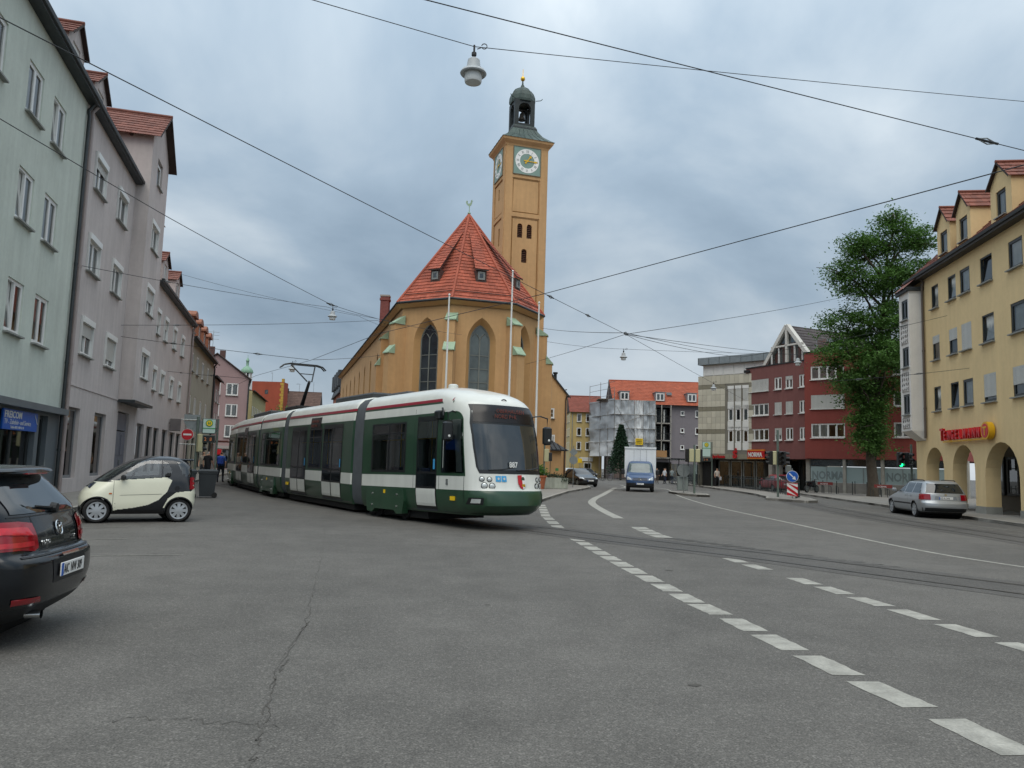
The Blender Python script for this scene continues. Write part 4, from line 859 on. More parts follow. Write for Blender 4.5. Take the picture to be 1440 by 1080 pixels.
def weld(m, tol=4):
    idx = {}; nv = []; mp_ = []
    for p in m.v:
        k = tuple(round(c, tol) for c in p)
        if k not in idx: idx[k] = len(nv); nv.append(p)
        mp_.append(idx[k])
    f2, m2 = [], []
    for f, mi in zip(m.f, m.m):
        g = []
        for i in f:
            if not g or mp_[i] != g[-1]: g.append(mp_[i])
        if len(g) > 1 and g[0] == g[-1]: g.pop()
        if len(set(g)) == len(g) and len(g) > 2: f2.append(tuple(g)); m2.append(mi)
    m.v, m.f, m.m = nv, f2, m2; return m
def prof_y(z): return float(np.interp(z, [p[1] for p in PROF], [p[0] for p in PROF]))
def spatch(par, name, x0, x1, z0, z1, mat, off=.006, side=-1, th=.0, yfun=None, rr=0):
    """thin panel following the side of the car body"""
    yf = yfun or (lambda x, z: prof_y(z)); m = MB(); zs = np.linspace(z0, z1, 7); nx = 8 if yfun else 1
    rows = [[(x0+(x1-x0)*i/nx, side*(yf(x0+(x1-x0)*i/nx, z)+off), z) for i in range(nx+1)] for z in zs]
    m.loft(rows, closed=False)
    edge = [rows[0], [(x, side*(abs(y)-off-.01), z) for x, y, z in rows[0]]]; m.loft(edge, closed=False); m.loft([rows[-1], [(x, side*(abs(y)-off-.01), z) for x, y, z in rows[-1]]], closed=False)
    return m.build(name, mat, par)
def tdoor(par, x0, x1, leaves=2, yfun=None):
    d = spatch(par, 'door', x0, x1, .34, 1.3, TFR, .008, yfun=yfun); w_ = (x1-x0)/leaves
    spatch(d, 'door_head', x0, x1, 2.6, 2.74, TFR, .008, yfun=yfun)
    for i in range(leaves+1): e0 = x0+i*w_; spatch(d, 'door_post', max(x0, e0-.06), min(x1, e0+.06), 1.3, 2.6, TFR, .008, yfun=yfun)
    for i in range(leaves):
        a, b = x0+i*w_+.06, x0+(i+1)*w_-.06
        spatch(d, 'door_glass', a, b, 1.3, 2.6, TGLT, .004, yfun=yfun); spatch(d, 'door_glass', a, b, .92, 1.24, TGL, .012, yfun=yfun)
        spatch(d, 'door_panel', a-.02, b+.02, .42, .86, TWH, .014, yfun=yfun)
        if i == leaves-1: spatch(d, 'sticker', b-.1, b-.02, 1.36, 1.62, CYAN, .016, yfun=yfun)
    spatch(d, 'step', x0, x1, .3, .34, BEL, .02, yfun=yfun); return d
def twin(par, x0, x1, z0=1.3, z1=2.62, yfun=None, mulls=()):
    w_ = spatch(par, 'window', x0, x1, z0, z0+.07, TFR, .005, yfun=yfun); xs = [x0+.05, *mulls, x1-.05]
    spatch(w_, 'window_frame', x0, x1, z1-.05, z1, TFR, .005, yfun=yfun); spatch(w_, 'window_frame', x0, x1, z1-.32, z1-.28, TFR, .006, yfun=yfun)
    for e0 in xs: spatch(w_, 'window_frame', e0-.05, e0+.05, z0+.07, z1-.05, TFR, .0055, yfun=yfun)
    for a, b in zip(xs, xs[1:]):
        spatch(w_, 'pane', a+.015, b-.015, z0+.05, z1-.32, TGLT, .003, yfun=yfun); spatch(w_, 'pane', a+.015, b-.015, z1-.29, z1-.04, TGLT, .003, yfun=yfun)
    return w_
def bogie(par, x0, x1):
    m = MB(); P = [(x0, .82), (x0-.04, .5), (x0+.05, .16), (x0+.35, .14), (x0+.5, .24), (x1-.5, .24), (x1-.35, .14), (x1-.05, .16), (x1+.04, .5), (x1, .82)]
    m.prism(P, -1.19, -1.0); b = m.build('bogie_cover', TG, par)
    for x in (x0+.35, x1-.35):
        for z in (.34, .66): MB().lathe([(.03, -1.205), (.03, -1.19)], 8, (x, 0, z), axis='y').build('bolt', CHROME, b)
    for x in (x0+.3, x1-.3): MB().lathe([(.3, -.95), (.3, -.8)], 16, (x, 0, .3), axis='y').build('wheel', TUN, b)
    MB().box((x0+x1)/2-.05, (x0+x1)/2+.05, -1.2, -1.18, .68, .78).build('sticker', YEL, b)
def sill_gap(par, x0, x1): spatch(par, 'green_panel', x0, x1, .86, 1.2, TG, .004)
mods = {}
# second section: two double doors, window between them, route display
ob, M2 = module('b', (-8.57, 29.6), (.531, -.847), 7.05, [(.68, 2.48), (2.78, 4.12), (4.32, 6.13)])
tdoor(ob, .66, 2.5); twin(ob, 2.75, 4.15, 1.26, 2.64); tdoor(ob, 4.3, 6.15)
dsp = spatch(ob, 'route_display', 2.85, 3.95, 2.66, 3.02, DISP, .02)
for z, s_ in ((2.85, 'OBERHAUSEN'), (2.7, 'NORD P+R')): TEXT('display_text', s_, .12, ORL, dsp, (2.95, -1.165, z), (R(90), 0, 0), .001, sx=1.05)
MB().box(.2, .5, -1.17, -1.14, .6, .7).build('sticker', YEL, ob)
ob3, M3 = module('c', (-10.9, 33.6), (.5, -.866), 4.0, [(.38, 3.62)]); twin(ob3, .35, 3.65, 1.26, 2.65, mulls=(1.9,)); bogie(ob3, .7, 3.1)
ob4, M4 = module('d', (-14.25, 40.1), (.462, -.887), 6.7, [(.62, 2.38), (2.62, 3.98), (4.22, 5.98)]); tdoor(ob4, .6, 2.4); twin(ob4, 2.6, 4.0, 1.26, 2.65); tdoor(ob4, 4.2, 6.0); spatch(ob4, 'route_display', 2.7, 3.7, 2.62, 3.0, DISP, .02)
ob5, M5 = module('e', (-16.1, 44.3), (.407, -.914), 4.0, [(.38, 3.62)]); twin(ob5, .35, 3.65, 1.26, 2.65, mulls=(1.9,)); bogie(ob5, .7, 3.1)
ob6, M6 = module('f', (-18.7, 51.4), (.34, -.94), 7.0, [(.62, 2.38), (2.62, 3.98), (4.22, 5.98)]); tdoor(ob6, .6, 2.4); twin(ob6, 2.6, 4.0, 1.26, 2.65); tdoor(ob6, 4.2, 6.0)
def roofbox(par, x0, x1, h=.28, w_=.75):
    m = MB(); m.bbox(x0, x1, -w_, w_, 3.5, 3.55+h, .05); m.build('roof_unit', MAT('dark_roof_unit', '#3a3d3f', .6, var=.1), par)
roofbox(ob, 3.4, 6.9, .2, .5); roofbox(ob4, 1.5, 6, .2, .6)
# front section with the rounded nose
FL = 6.3
NZ = [(.26, 1.02, 6.02, 1.5), (.36, 1.08, 6.2, 1.4), (.5, 1.12, 6.3, 1.15), (.75, 1.15, 6.3, 1.05), (.86, 1.15, 6.24, 1.0), (.93, 1.15, 6.19, .95), (1.2, 1.15, 6.14, .9), (1.38, 1.15, 6.1, .88), (1.8, 1.15, 6.04, .86), (2.2, 1.15, 5.97, .86), (2.5, 1.14, 5.9, .88), (2.81, 1.13, 5.81, .92),
      (3.0, 1.11, 5.72, 1.05), (3.12, 1.09, 5.6, 1.2), (3.24, 1.05, 5.38, 1.3), (3.36, .98, 5.05, 1.4), (3.46, .86, 4.6, 1.6), (3.54, .6, 3.95, 1.6), (3.58, .3, 3.3, 1.4)]
NE = 3.0
for z_ in (1.3, 2.6): NZ.append((z_, *[float(np.interp(z_, [r_[0] for r_ in sorted(NZ)], [r_[k] for r_ in sorted(NZ)])) for k in (1, 2, 3)]))
NZ = sorted(NZ); FX = [0, .6, 2.52, 3.18, 4.08, 4.4]; FH = {1, 3, 5}
NZ = [(a, b, c_-.2 if c_ > 4 else c_, d) for a, b, c_, d in NZ]
def nz(z): zz = [r_[0] for r_ in NZ]; return [float(np.interp(z, zz, [r_[k] for r_ in NZ])) for k in (1, 2, 3)]
def nose_y(x, z):
    w_, xf, dp = nz(z); xs_ = xf-dp
    return w_ if x <= xs_ else w_*max(0, 1-((x-xs_)/dp)**NE)**(1/NE) if x < xf else 0
def nose_x(y, z):
    w_, xf, dp = nz(z); return xf-dp+dp*max(0, 1-(min(abs(y), w_)/w_)**NE)**(1/NE)
o1 = Vector((-3.46, 23.7, 0)); M1 = Matrix.Translation(o1) @ Matrix.Rotation(R(-52.3), 4, 'Z') @ Matrix.Rotation(R(-1.0), 4, 'Y')
rows = []
for z, w_, xf, dp in NZ:
    xs_ = xf-dp; P = [(x, -w_, z) for x in [v for v in FX if v < xs_-.05]+[xs_-.01*(5-k) for k in range(sum(v >= xs_-.05 for v in FX))]+[xs_]]
    for i in range(1, 15):
        a = math.pi/2*i/14; P.append((xs_+dp*math.sin(a)**(2/NE), -w_*math.cos(a)**(2/NE), z))
    rows.append(P+[(x, -y, z_) for x, y, z_ in P[:-1][::-1]])
m = MB(); NC = len(rows[0])
for j in range(len(rows)-1):
    for i in range(NC-1):
        ii = min(i, NC-2-i)
        if ii in FH and 1.29 < NZ[j][0] < 2.59: continue
        m.add([rows[j][i], rows[j][i+1], rows[j+1][i+1], rows[j+1][i]], [(0, 1, 2, 3)], 0 if NZ[j+1][0] <= .865 else 1)
m.poly(rows[-1], 1); m.poly([r_[0] for r_ in rows]+[r_[-1] for r_ in rows[::-1]], 0); m.poly(rows[0][::-1], 0)
f1 = weld(m).build('body_section', [TG, TWH], tram, smooth=35); f1.matrix_basis = tinv @ M1
MB().box(.1, 3.4, -.9, .9, .06, .3).build('underframe', TUN, f1)
ny = lambda x, z: nose_y(x, z)
# green window band on the side, sweeping up to a rounded top corner at the cab
def band(side):
    m = MB(); rowsb = []; bz = [1.2, 1.3, 1.5, 1.8, 2.1, 2.4, 2.6, 2.65, 2.7, 2.74, 2.77, 2.79, 2.81]
    for z in bz:
        xe = 5.4-.13*(z-1.2); 
        if z > 2.55: xe -= .26*(1-math.sqrt(max(0, 1-((z-2.55)/.26)**2)))
        rowsb.append([(x, side*(ny(x, z)+.004), z) for x in FX+list(np.linspace(4.6, xe, 8))])
    for j in range(len(bz)-1):
        for i in range(len(rowsb[0])-1):
            if 1.29 < bz[j] < 2.59 and (i in (1, 3) or 5 <= i < 12): continue
            m.add([rowsb[j][i], rowsb[j][i+1], rowsb[j+1][i+1], rowsb[j+1][i]], [(0, 1, 2, 3)])
    return m.build('window_band', TG, f1)
band(-1); band(1)
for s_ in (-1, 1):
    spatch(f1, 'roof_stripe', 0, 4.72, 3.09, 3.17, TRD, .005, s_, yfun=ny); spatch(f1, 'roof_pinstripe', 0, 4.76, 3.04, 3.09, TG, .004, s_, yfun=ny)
for mo in (ob, ob3, ob4, ob5, ob6): pass
twin(f1, .56, 2.55, 1.26, 2.64, mulls=(1.6,)); interior(f1, 4.2); spatch(f1, 'vent_flap', 2.65, 2.95, 1.5, 2.7, TG, .007)
tdoor(f1, 3.12, 4.14, 1, ny)
# cab side window (slanted front edge)
m = MB(); rw = []
for z in np.linspace(1.27, 2.6, 9):
    rw.append([(x, -(ny(x, z)+.009), z) for x in np.linspace(4.34, 5.36-.13*(z-1.27), 14)])
m.loft(rw, closed=False); m.build('cab_window', TGLT, f1); MB().bbox(4.5, 4.95, -.3, .3, .7, .85, .03).bbox(4.45, 4.6, -.28, .28, .85, 1.75, .04).build('driver_seat', SEATB, f1); MB().box(4.2, 4.26, -1.0, 1.0, .36, 2.85).build('cab_bulkhead', MAT('cab_bulkhead', '#2a2c2d', .7), f1); MB().box(4.26, 5.6, -.95, .95, .9, 1.1).build('cab_desk', TUN, f1)
bogie(f1, .45, 2.55)
for x in (.02, 2.98, 4.25): spatch(f1, 'panel_joint', x, x+.012, .35, 3.45, TFR, .006, yfun=ny)
for s_ in (-1, 1): spatch(f1, 'panel_joint', 5.35, 5.362, .3, 1.2, TFR, .005, s_, yfun=ny)
def fpatch(name, z0, z1, yl, yr, mat, off=.008, par=None, n=24, nzz=12):
    """panel on the front; yl,yr: functions of z (or numbers)"""
    g = lambda f, z: f(z) if callable(f) else f; rowsf = []
    for z in np.linspace(z0, z1, nzz):
        a, b = g(yl, z), g(yr, z); P = []
        for i in range(n+1):
            y = a+(b-a)*i/n; x = nose_x(y, z); dy = .002; nx_ = Vector((1, -(nose_x(y+dy, z)-nose_x(y-dy, z))/(2*dy), 0)).normalized(); P.append((x+nx_.x*off, y+nx_.y*off, z))
        rowsf.append(P)
    m = MB(); m.loft(rowsf, closed=False); return m.build(name, mat, par or f1, smooth=40)
wid = lambda z: float(np.interp(z, [1.25, 1.4, 1.9, 2.5, 2.9], [.93, .985, 1.02, 1.03, .97]))
TWS = MAT('windscreen_glass', '#1c2328', .03, var=.2, vs_=.7, spec=.9, coat=.6)
fpatch('windscreen_surround', 1.27, 2.98, lambda z: -wid(z), wid, TFR, .006)
ws = fpatch('windscreen', 1.36, 2.48, lambda z: -wid(z)+.035, lambda z: wid(z)-.035, TWS, .012)
dp_ = fpatch('destination_display', 2.53, 2.94, lambda z: -wid(z)+.05, lambda z: wid(z)-.05, DISP, .012)
for k, (z, s_) in enumerate(((2.78, 'OBERHAUSEN'), (2.64, 'NORD P+R'))): TEXT('display_text', s_, .14, ORL, dp_, (nose_x(0, z)+.03, -.42 if k == 0 else -.5, z), (R(90), 0, R(90)), .001, sx=1.0)
nb = TEXT('fleet_number', '887', .19, WHITE, ws, (nose_x(0, 1.40)+.045, -.2, 1.43), (R(90-6), 0, R(90)), .002, sx=.9, bold=.004)
for y0_, ln_ in ((-.75, .75), (.05, .8)): MB().tube([(nose_x(y0_, 1.36)+.03, y0_, 1.36), (nose_x(y0_+ln_*.5, 1.38)+.03, y0_+ln_*.5, 1.38), (nose_x(y0_+ln_, 1.44)+.03, y0_+ln_, 1.44)], .014, 5).build('wiper', TFR, ws)
LENS = MAT('headlamp_glass', '#cfd4d2', .15, metal=.4, var=.1)
for s_ in (-1, 1):
    for y, z, r_ in ((.9, 1.14, .055), (.74, 1.13, .055), (.86, .98, .07), (.69, .97, .07)):
        x = nose_x(y, z); dy = .01; an = math.atan2(-(nose_x(y+dy, z)-nose_x(y-dy, z)), 2*dy)
        hl = MB(); hl.lathe([(r_+.015, -.01), (r_+.012, .012), (r_, .014)], 14, axis='x'); hl = hl.build('headlight', TFR, f1, (x, s_*y, z), s_*an, 40)
        MB().lathe([(r_, .012), (r_*.7, .024), (.01, .03)], 14, axis='x').build('lens', LENS, hl, smooth=60)
    bl = fpatch('bumper_light', .56, .66, s_*1.07, s_*.95, LENS, .012); fpatch('bumper_light_surround', .53, .69, s_*1.1, s_*.9, TFR, .008)
for y, t_ in ((-.52, 'b'), (-.36, 'w')):
    q = fpatch('pictogram', 1.08, 1.22, y-.07, y+.07, CYAN, .01); MB().lathe([(.03, 0), (.03, .004)], 10, (nose_x(y, 1.15)+.014, y, 1.15), axis='x').build('symbol', WHITE, q)
sh = [(0, 1.25), (.13, 1.24), (.13, 1.05), (.08, .95), (0, .9), (-.08, .95), (-.13, 1.05), (-.13, 1.24)]
def shield(half, mat, off):
    P = [(y, z) for y, z in sh if (y >= 0 if half == 1 else y <= 0 if half == -1 else True)]
    m = MB(); m.poly([(nose_x(y, z)+off, y+.18, z) for y, z in P]); return m.build('coat_of_arms', mat, f1)
a_ = shield(-1, RED, .02); shield(1, WHITE, .02)
g_ = MB(); g_.poly([(nose_x(.2, 1.12)+.026, .2+.055*math.cos(t_), 1.13+.08*math.sin(t_)) for t_ in np.linspace(0, 2*math.pi, 14)[:-1]]); g_.build('pine_cone_emblem', TG, a_); MB().box(nose_x(.2, 1)+.012, nose_x(.2, 1)+.04, .15, .25, .96, 1.03).build('emblem_foot', GOLD, a_)
for s_ in (-1, 1):                                                   # mirrors on arms
    mr = MB(); xm = 5.35 if s_ > 0 else 4.95; y = s_*(1.5 if s_ > 0 else 1.38); zb_ = 2.05
    mr.bbox(xm-.08, xm+.08, y-.13, y+.13, zb_, zb_+.48, .04); mo = mr.build('wing_mirror', TFR, f1)
    MB().tube([(xm-.1, s_*1.05, zb_+.72), (xm, s_*1.25, zb_+.75), (xm, y, zb_+.7), (xm, y, zb_+.45)], .02, 6).build('mirror_arm', TFR, mo)
    MB().lathe([(.035, 0), (.02, .02)], 10, (xm+.08, y, zb_+.12), axis='x').build('mirror_badge', WHITE, mo)
b = MB(); b.bbox(4.15, 4.4, -1.3, -1.1, 2.62, 2.85, .03); b.tube([(4.3, -1.1, 2.85), (4.5, -1.25, 2.9), (4.6, -1.3, 2.7)], .02, 5); b.build('camera_housing', TFR, f1)
MB().lathe([(.14, 3.52), (.14, 3.72), (.1, 3.75)], 12, (2.9, .1, 0)).build('roof_antenna', TWH, f1, smooth=40)
rg = MB(); rg.tube([(nose_x(0, 3.1)-.02, .09*math.cos(t_), 3.08+.07*math.sin(t_)) for t_ in np.linspace(0, math.pi*1.3, 8)], .014, 5); rg.build('towing_eye', TFR, f1)
fpatch('front_joint', .3, .31, -1.1, 1.1, TFR, .006); MB().box(4.8, 5.0, -1.165, -1.14, .6, .7).build('sticker', YEL, f1); roofbox(f1, .3, 1.6, .06, .6)
MB().box(4.6, 4.68, -1.17, -1.14, .98, 1.12).build('lock_cover', GREYM, f1)
# bellows between sections
def bellows(Ma, xa, Mb, xb, n=7):
    """from rear end of the front car (Ma,x=xa) to the front end of the car behind (Mb,x=xb)"""
    prof = [(-y*.965, z*.985+.02) for y, z in PROF]+[(y*.965, z*.985+.02) for y, z in PROF[::-1]]; A = [Ma @ Vector((xa, y, z)) for y, z in prof]; B = [Mb @ Vector((xb, y, z)) for y, z in prof]; secs = []
    for j in range(2*n+1):
        t_ = j/(2*n); k = 1.0 if j % 2 else .965; c_ = (A[0]+A[-1]+B[0]+B[-1])/4; c_.z = 1.8
        secs.append([tuple(tinv @ (c_*(1-k)+(A[i]*(1-t_)+B[i]*t_)*k)) for i in range(len(prof))])
    m = MB(); m.loft(secs, closed=True); m.build('bellows', BEL, tram, smooth=20)
bellows(M1, .05, M2, 7.0); bellows(M2, .05, M3, 3.95); bellows(M3, .05, M4, 6.65); bellows(M4, .05, M5, 3.95); bellows(M5, .05, M6, 6.95)
# pantograph on the second section
pg = MB(); q = lambda x, y, z: tuple(Vector((x, y, z)))
pan = OBJ('pantograph', None, tram); pan.matrix_basis = tinv @ M3 @ Matrix.Translation((1.1, 0, 0))
MB().bbox(.5, 2.4, -.55, .55, 3.6, 3.72, .03).build('pantograph_base', TUN, pan)
MB().tube([(1.0, 0, 3.72), (2.05, 0, 4.75)], .09, 8, r1=.06).build('lower_arm', BLACK, pan, smooth=50)
for s_ in (-1, 1): MB().tube([(2.05, s_*.1, 4.75), (.95, s_*.5, 5.5)], .028, 6).build('upper_arm', BLACK, pan)
MB().tube([(1.55, -.28, 5.1), (1.55, .28, 5.1)], .02, 5).build('cross_bar', BLACK, pan)
for x in (.83, 1.07): MB().tube([(x, -.95, 5.36), (x, -.8, 5.5), (x, -.55, 5.56), (x, .55, 5.56), (x, .8, 5.5), (x, .95, 5.36)], .03, 6).build('collector_strip', BLACK, pan)
MB().tube([(.95, -.5, 5.52), (.95, .5, 5.52)], .025, 6).build('collector_axle', BLACK, pan)
# ------------------------------------------------------------------ yellow arcade house on the right. Local x runs towards the camera, y into the house
YELP = MAT('yellow_plaster', '#e0c695', .9, var=.05, vs_=.6, bump=.25, bs=50, streak=.06)
OWH = MAT('oriel_white_plaster', '#dedbd5', .85, var=.05, bump=.15, streak=.06)
BTILE = MAT('brown_pantiles', '#7a4636', .7, var=.14, vs_=1.5, island=.2)
Y0 = Vector((20.71, 34.26)); yd = Vector((-.139, -.990)); YROT = math.atan2(-.990, -.139)
h = T('yellow_arcade_house', 'yellow plastered house with round arches at street level and tiled dormers', 'house', (Y0.x, Y0.y, 0), YROT)
X0, X1 = -6.85, 16.0
cols = [(-4.37, -3.52), (-2.4, -1.5), (-1.05, -.03), (1.0, 2.1), (3.5, 4.62), (6.2, 7.3), (9, 10.1)]; rows = [(4.92, 6.13), (7.49, 8.72), (10.13, 11.3)]
ops = [(a, b, c, d) for a, b in cols for c, d in rows]; arch = [(-5.6, -3.4, 0, 3.12, 'round'), (-2.42, -.1, 0, 3.14, 'round'), (.85, 3.75, 0, 3.16, 'round'), (4.7, 7.6, 0, 3.16, 'round'), (8.6, 11.5, 0, 3.16, 'round')]
def jamb(o): return o
m = MB()
wall_front(m, X0, X1, 4.0, 12.0, ops, 0, .18)
wall_front(m, X0, X1, 0, 4.0, arch, 0, .62)
m.poly([(X0, 0, 0), (X0, .62, 0), (X0, .62, 4), (X0, 0, 4)]); m.poly([(X0, 0, 4), (X0, 9, 4), (X0, 9, 12), (X0, 0, 12)]); m.poly([(X1, 0, 0), (X1, 9, 0), (X1, 9, 12), (X1, 0, 12)]); m.poly([(X0, 9, 0), (X1, 9, 0), (X1, 9, 12), (X0, 9, 12)])
m.poly([(X0, .05, 11.98), (X1, .05, 11.98), (X1, 9, 11.98), (X0, 9, 11.98)])
m.poly([(X0, .0, 3.98), (X1, .0, 3.98), (X1, 9, 3.98), (X0, 9, 3.98)])
m.build('wall', YELP, h)
# arcade interior: shop front set back behind the arches
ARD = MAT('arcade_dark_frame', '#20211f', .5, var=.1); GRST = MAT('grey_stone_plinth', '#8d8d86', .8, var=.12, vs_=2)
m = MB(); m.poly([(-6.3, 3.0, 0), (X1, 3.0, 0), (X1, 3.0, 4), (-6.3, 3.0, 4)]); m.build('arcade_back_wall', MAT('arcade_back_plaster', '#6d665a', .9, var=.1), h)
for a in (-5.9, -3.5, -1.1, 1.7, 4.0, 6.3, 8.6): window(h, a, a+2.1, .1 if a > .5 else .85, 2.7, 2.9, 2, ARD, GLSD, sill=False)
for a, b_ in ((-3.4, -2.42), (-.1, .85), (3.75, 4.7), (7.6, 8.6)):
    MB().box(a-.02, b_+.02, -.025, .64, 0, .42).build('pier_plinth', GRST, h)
k = 0
for i, (a, b_) in enumerate(cols):
    for j, (c, d) in enumerate(rows):
        k += 1; sh_ = {(0, 1): .32, (1, 1): .45, (2, 1): 1.0, (3, 0): .82, (4, 0): .6}.get((i, j), 0)
        window(h, a, b_, c, d, .1, 1, DARKFR, GLS, tilt=0 if (i, j) in ((0, 0), (1, 0), (0, 2), (1, 2), (3, 2), (3, 1)) else None, curtain=(.0, .9, 1, .8)[k % 4] if not sh_ else 0, shutter=sh_, fw=.06)
gutter(h, X0, X1, -.35, 12.12); MB().box(X0, X1, -.4, .0, 11.9, 12.02).build('eave_board', MAT('dark_eave_board', '#3b3733', .7), h)
v = Vector((0, 4.85, 4.6)); rp = [((0, -.42, 12.05), (1, 0, 0), v, [(X0-.5, 0), (X1, 0), (X1, v.length), (X0+1.5, v.length)])]
vs2 = Vector((2.0, 0, 4.6)); rp.append(((X0-.5, 0, 12.05), (0, 1, 0), vs2, [(-.42, 0), (9.2, 0), (4.6, vs2.length), (4.4, vs2.length)]))
roof_part(h, rp, BTILE, RDECK, .26, .36)
for xc, w_ in ((-2.95, 1.5), (-.75, 1.5), (2.85, 1.8), (6.4, 1.8)):
    dormer(h, xc, w_, .1, 12.3, 14.15, 15.0, 2.8, YELP, BTILE, RDECK, win=(xc-.42, xc+.42, 12.68, 13.8), winframe=DARKFR)
downpipe(h, -5.3, -.1, 3.6, 12.0, MAT('brown_grey_pipe', '#5b5148', .6), .06)
MB().box(6.0, 6.9, 2.5, 3.4, 14.5, 18.2).build('chimney', CONC, h)
# white oriel at the far corner
ox0, ox1, oy = -6.85, -5.42, -.72
m = MB(); oo = [(-6.5, -5.6, 4.86, 5.93), (-6.5, -5.6, 7.36, 8.43), (-6.5, -5.6, 9.9, 10.98)]
wall_front(m, ox0, ox1, 4.0, 11.35, oo, oy, .1)
for x in (ox0, ox1): m.poly([(x, oy, 4.0), (x, 0, 4.0), (x, 0, 11.35), (x, oy, 11.35)])
m.poly([(ox0, oy, 11.35), (ox1, oy, 11.35), (ox1, 0, 11.35), (ox0, 0, 11.35)])
m.loft([[(ox0, oy, 4.0), (ox1, oy, 4.0), (ox1, 0, 4.0), (ox0, 0, 4.0)], [(ox0+.05, oy+.3, 3.75), (ox1-.05, oy+.3, 3.75), (ox1-.05, 0, 3.75), (ox0+.05, 0, 3.75)], [(ox0+.1, -.05, 3.5), (ox1-.1, -.05, 3.5), (ox1-.1, 0, 3.5), (ox0+.1, 0, 3.5)]])
orl = m.build('oriel', OWH, h)
for a, b_, c, d in oo: window(orl, a, b_, c, d, oy+.06, 2, DARKFR, GLS, curtain=.8)
ORN = MAT('ornament_grey_sgraffito', '#8f8b88', .8)
for z0_, z1_ in ((4.12, 4.7), (6.05, 7.1), (8.6, 9.65)):                # relief ornament panels below the windows
    p = MB().box(-6.6, -5.55, oy-.02, oy, z0_, z1_).build('ornament_panel', OWH, orl)
    q = MB(); nx_ = 4
    for i in range(nx_):
        for j in range(max(1, int((z1_-z0_)/.26))):
            cx_ = -6.47+i*.265; cz_ = z0_+.14+j*.26; P = [(cx_+.09*math.cos(t_*.9+i)*(.3+t_/9), oy-.03, cz_+.1*math.sin(t_*.9+i+j)*(.3+t_/9)) for t_ in range(8)]; q.tube(P, .016, 4)
    q.tube([(-6.56, oy-.03, z0_+.03), (-5.59, oy-.03, z0_+.03), (-5.59, oy-.03, z1_-.03), (-6.56, oy-.03, z1_-.03), (-6.56, oy-.03, z0_+.03)], .014, 4); STUFF(q.build('ornament', ORN, p))
MB().box(ox0-.12, ox1+.1, oy-.15, .02, 11.35, 11.55).build('oriel_eave', GUT, orl)
b = MB(); b.add([(ox0-.15, oy-.25, 11.5), (ox1+.12, oy-.25, 11.5), (ox1+.12, -.2, 12.2), (ox0-.15, -.2, 12.2)], [(0, 1, 2, 3)]); b.build('oriel_roof', BTILE, orl)
# red letters and roundel over the arches
RSG = MAT('red_letter_face', '#c0141f', .35, var=.04); YSG = MAT('yellow_sign_rim', '#d9a514', .4, var=.05)
sg = OBJ('shop_sign', None, h, (0, 0, 0))
x = -3.15
for i, ch_ in enumerate('TENGELMANN'):
    sz = .82 if i == 0 else .62
    t_ = TEXT('letter', ch_, sz, RSG, sg, (x, -.2, 3.42 if i else 3.4), (R(90), 0, 0), .07, sx=.66, bold=.018); x += .42 if ch_ != 'M' else .5
x = 1.62
MB().lathe([(.38, -.3), (.38, -.06)], 28, (x, 0, 3.66), axis='y').build('roundel_rim', YSG, sg, smooth=40)
MB().lathe([(.3, -.315), (.3, -.29)], 28, (x, 0, 3.66), axis='y').build('roundel_face', RSG, sg, smooth=40); TEXT('letter', 'T', .5, YSG, sg, (x, -.32, 3.48), (R(90), 0, 0), .008, 'CENTER', bold=.015)
MB().box(-2.95, 1.4, -.2, -.1, 3.3, 3.36).build('sign_rail', YSG, sg)
for x in (-2.5, -.5, 1.2): MB().box(x, x+.06, -.12, 0, 3.3, 3.4).build('sign_bracket', YSG, sg)

# ------------------------------------------------------------------ brown-red and beige blocks with the supermarket
BRR = MAT('brown_red_render', '#7c504c', .85, var=.08, vs_=.5, bump=.2, streak=.08); RDR = MAT('bright_red_render', '#8a433b', .85, var=.07, vs_=.5, bump=.2, streak=.06)
NG = Vector((25.42, 65.89)); nrot = math.atan2(-.91, .42)
FRO = MAT('frosted_shop_glass', '#8fa0a0', .35, var=.05, vs_=.5); LETG = MAT('grey_window_lettering', '#6f7c7d', .5, var=.04); DKGL = MAT('dark_shop_glass', '#20272a', .08, var=.2, vs_=1.2, spec=.7)
STONE = MAT('granite_shop_plinth', '#7f7c76', .8, var=.15, vs_=2)
h = T('brown_red_block', 'brown red apartment block with supermarket sign and glazed triangular gable on top', 'building', (NG.x, NG.y, 0), nrot)
cols = [(-7.09, -4.54, 4), (-3.82, -2.93, 2), (-2.47, -1.6, 2), (-.86, -.02-.05, 2)]; rows = [(4.5, 5.6), (6.82, 7.93), (9.08, 10.2)]
ops = [(a, b, c, d) for a, b, n_ in cols for c, d in rows]; m = MB(); wall_front(m, -7.5, 0, 2.85, 11.35, ops, 0, .2); m.poly([(-7.5, 0, 2.86), (0, 0, 2.86), (0, 6, 2.86), (-7.5, 6, 2.86)]); shell(m, -7.5, 0, 2.85, 11.35, 10); m.build('wall', BRR, h)
for i, (a, b_, n_) in enumerate(cols):
    for j, (c, d) in enumerate(rows): window(h, a, b_, c, d, .12, n_, curtain=(.6, 1, .4)[(i+j) % 3], shutter={(0, 2): 1.0, (1, 1): 1.0, (2, 1): 1.0, (1, 0): .6, (2, 2): .3}.get((i, j), 0), sillmat=WHITE)
MB().box(-7.5, 0, -.06, .06, 11.35, 11.45).build('parapet_cap', GUT, h)
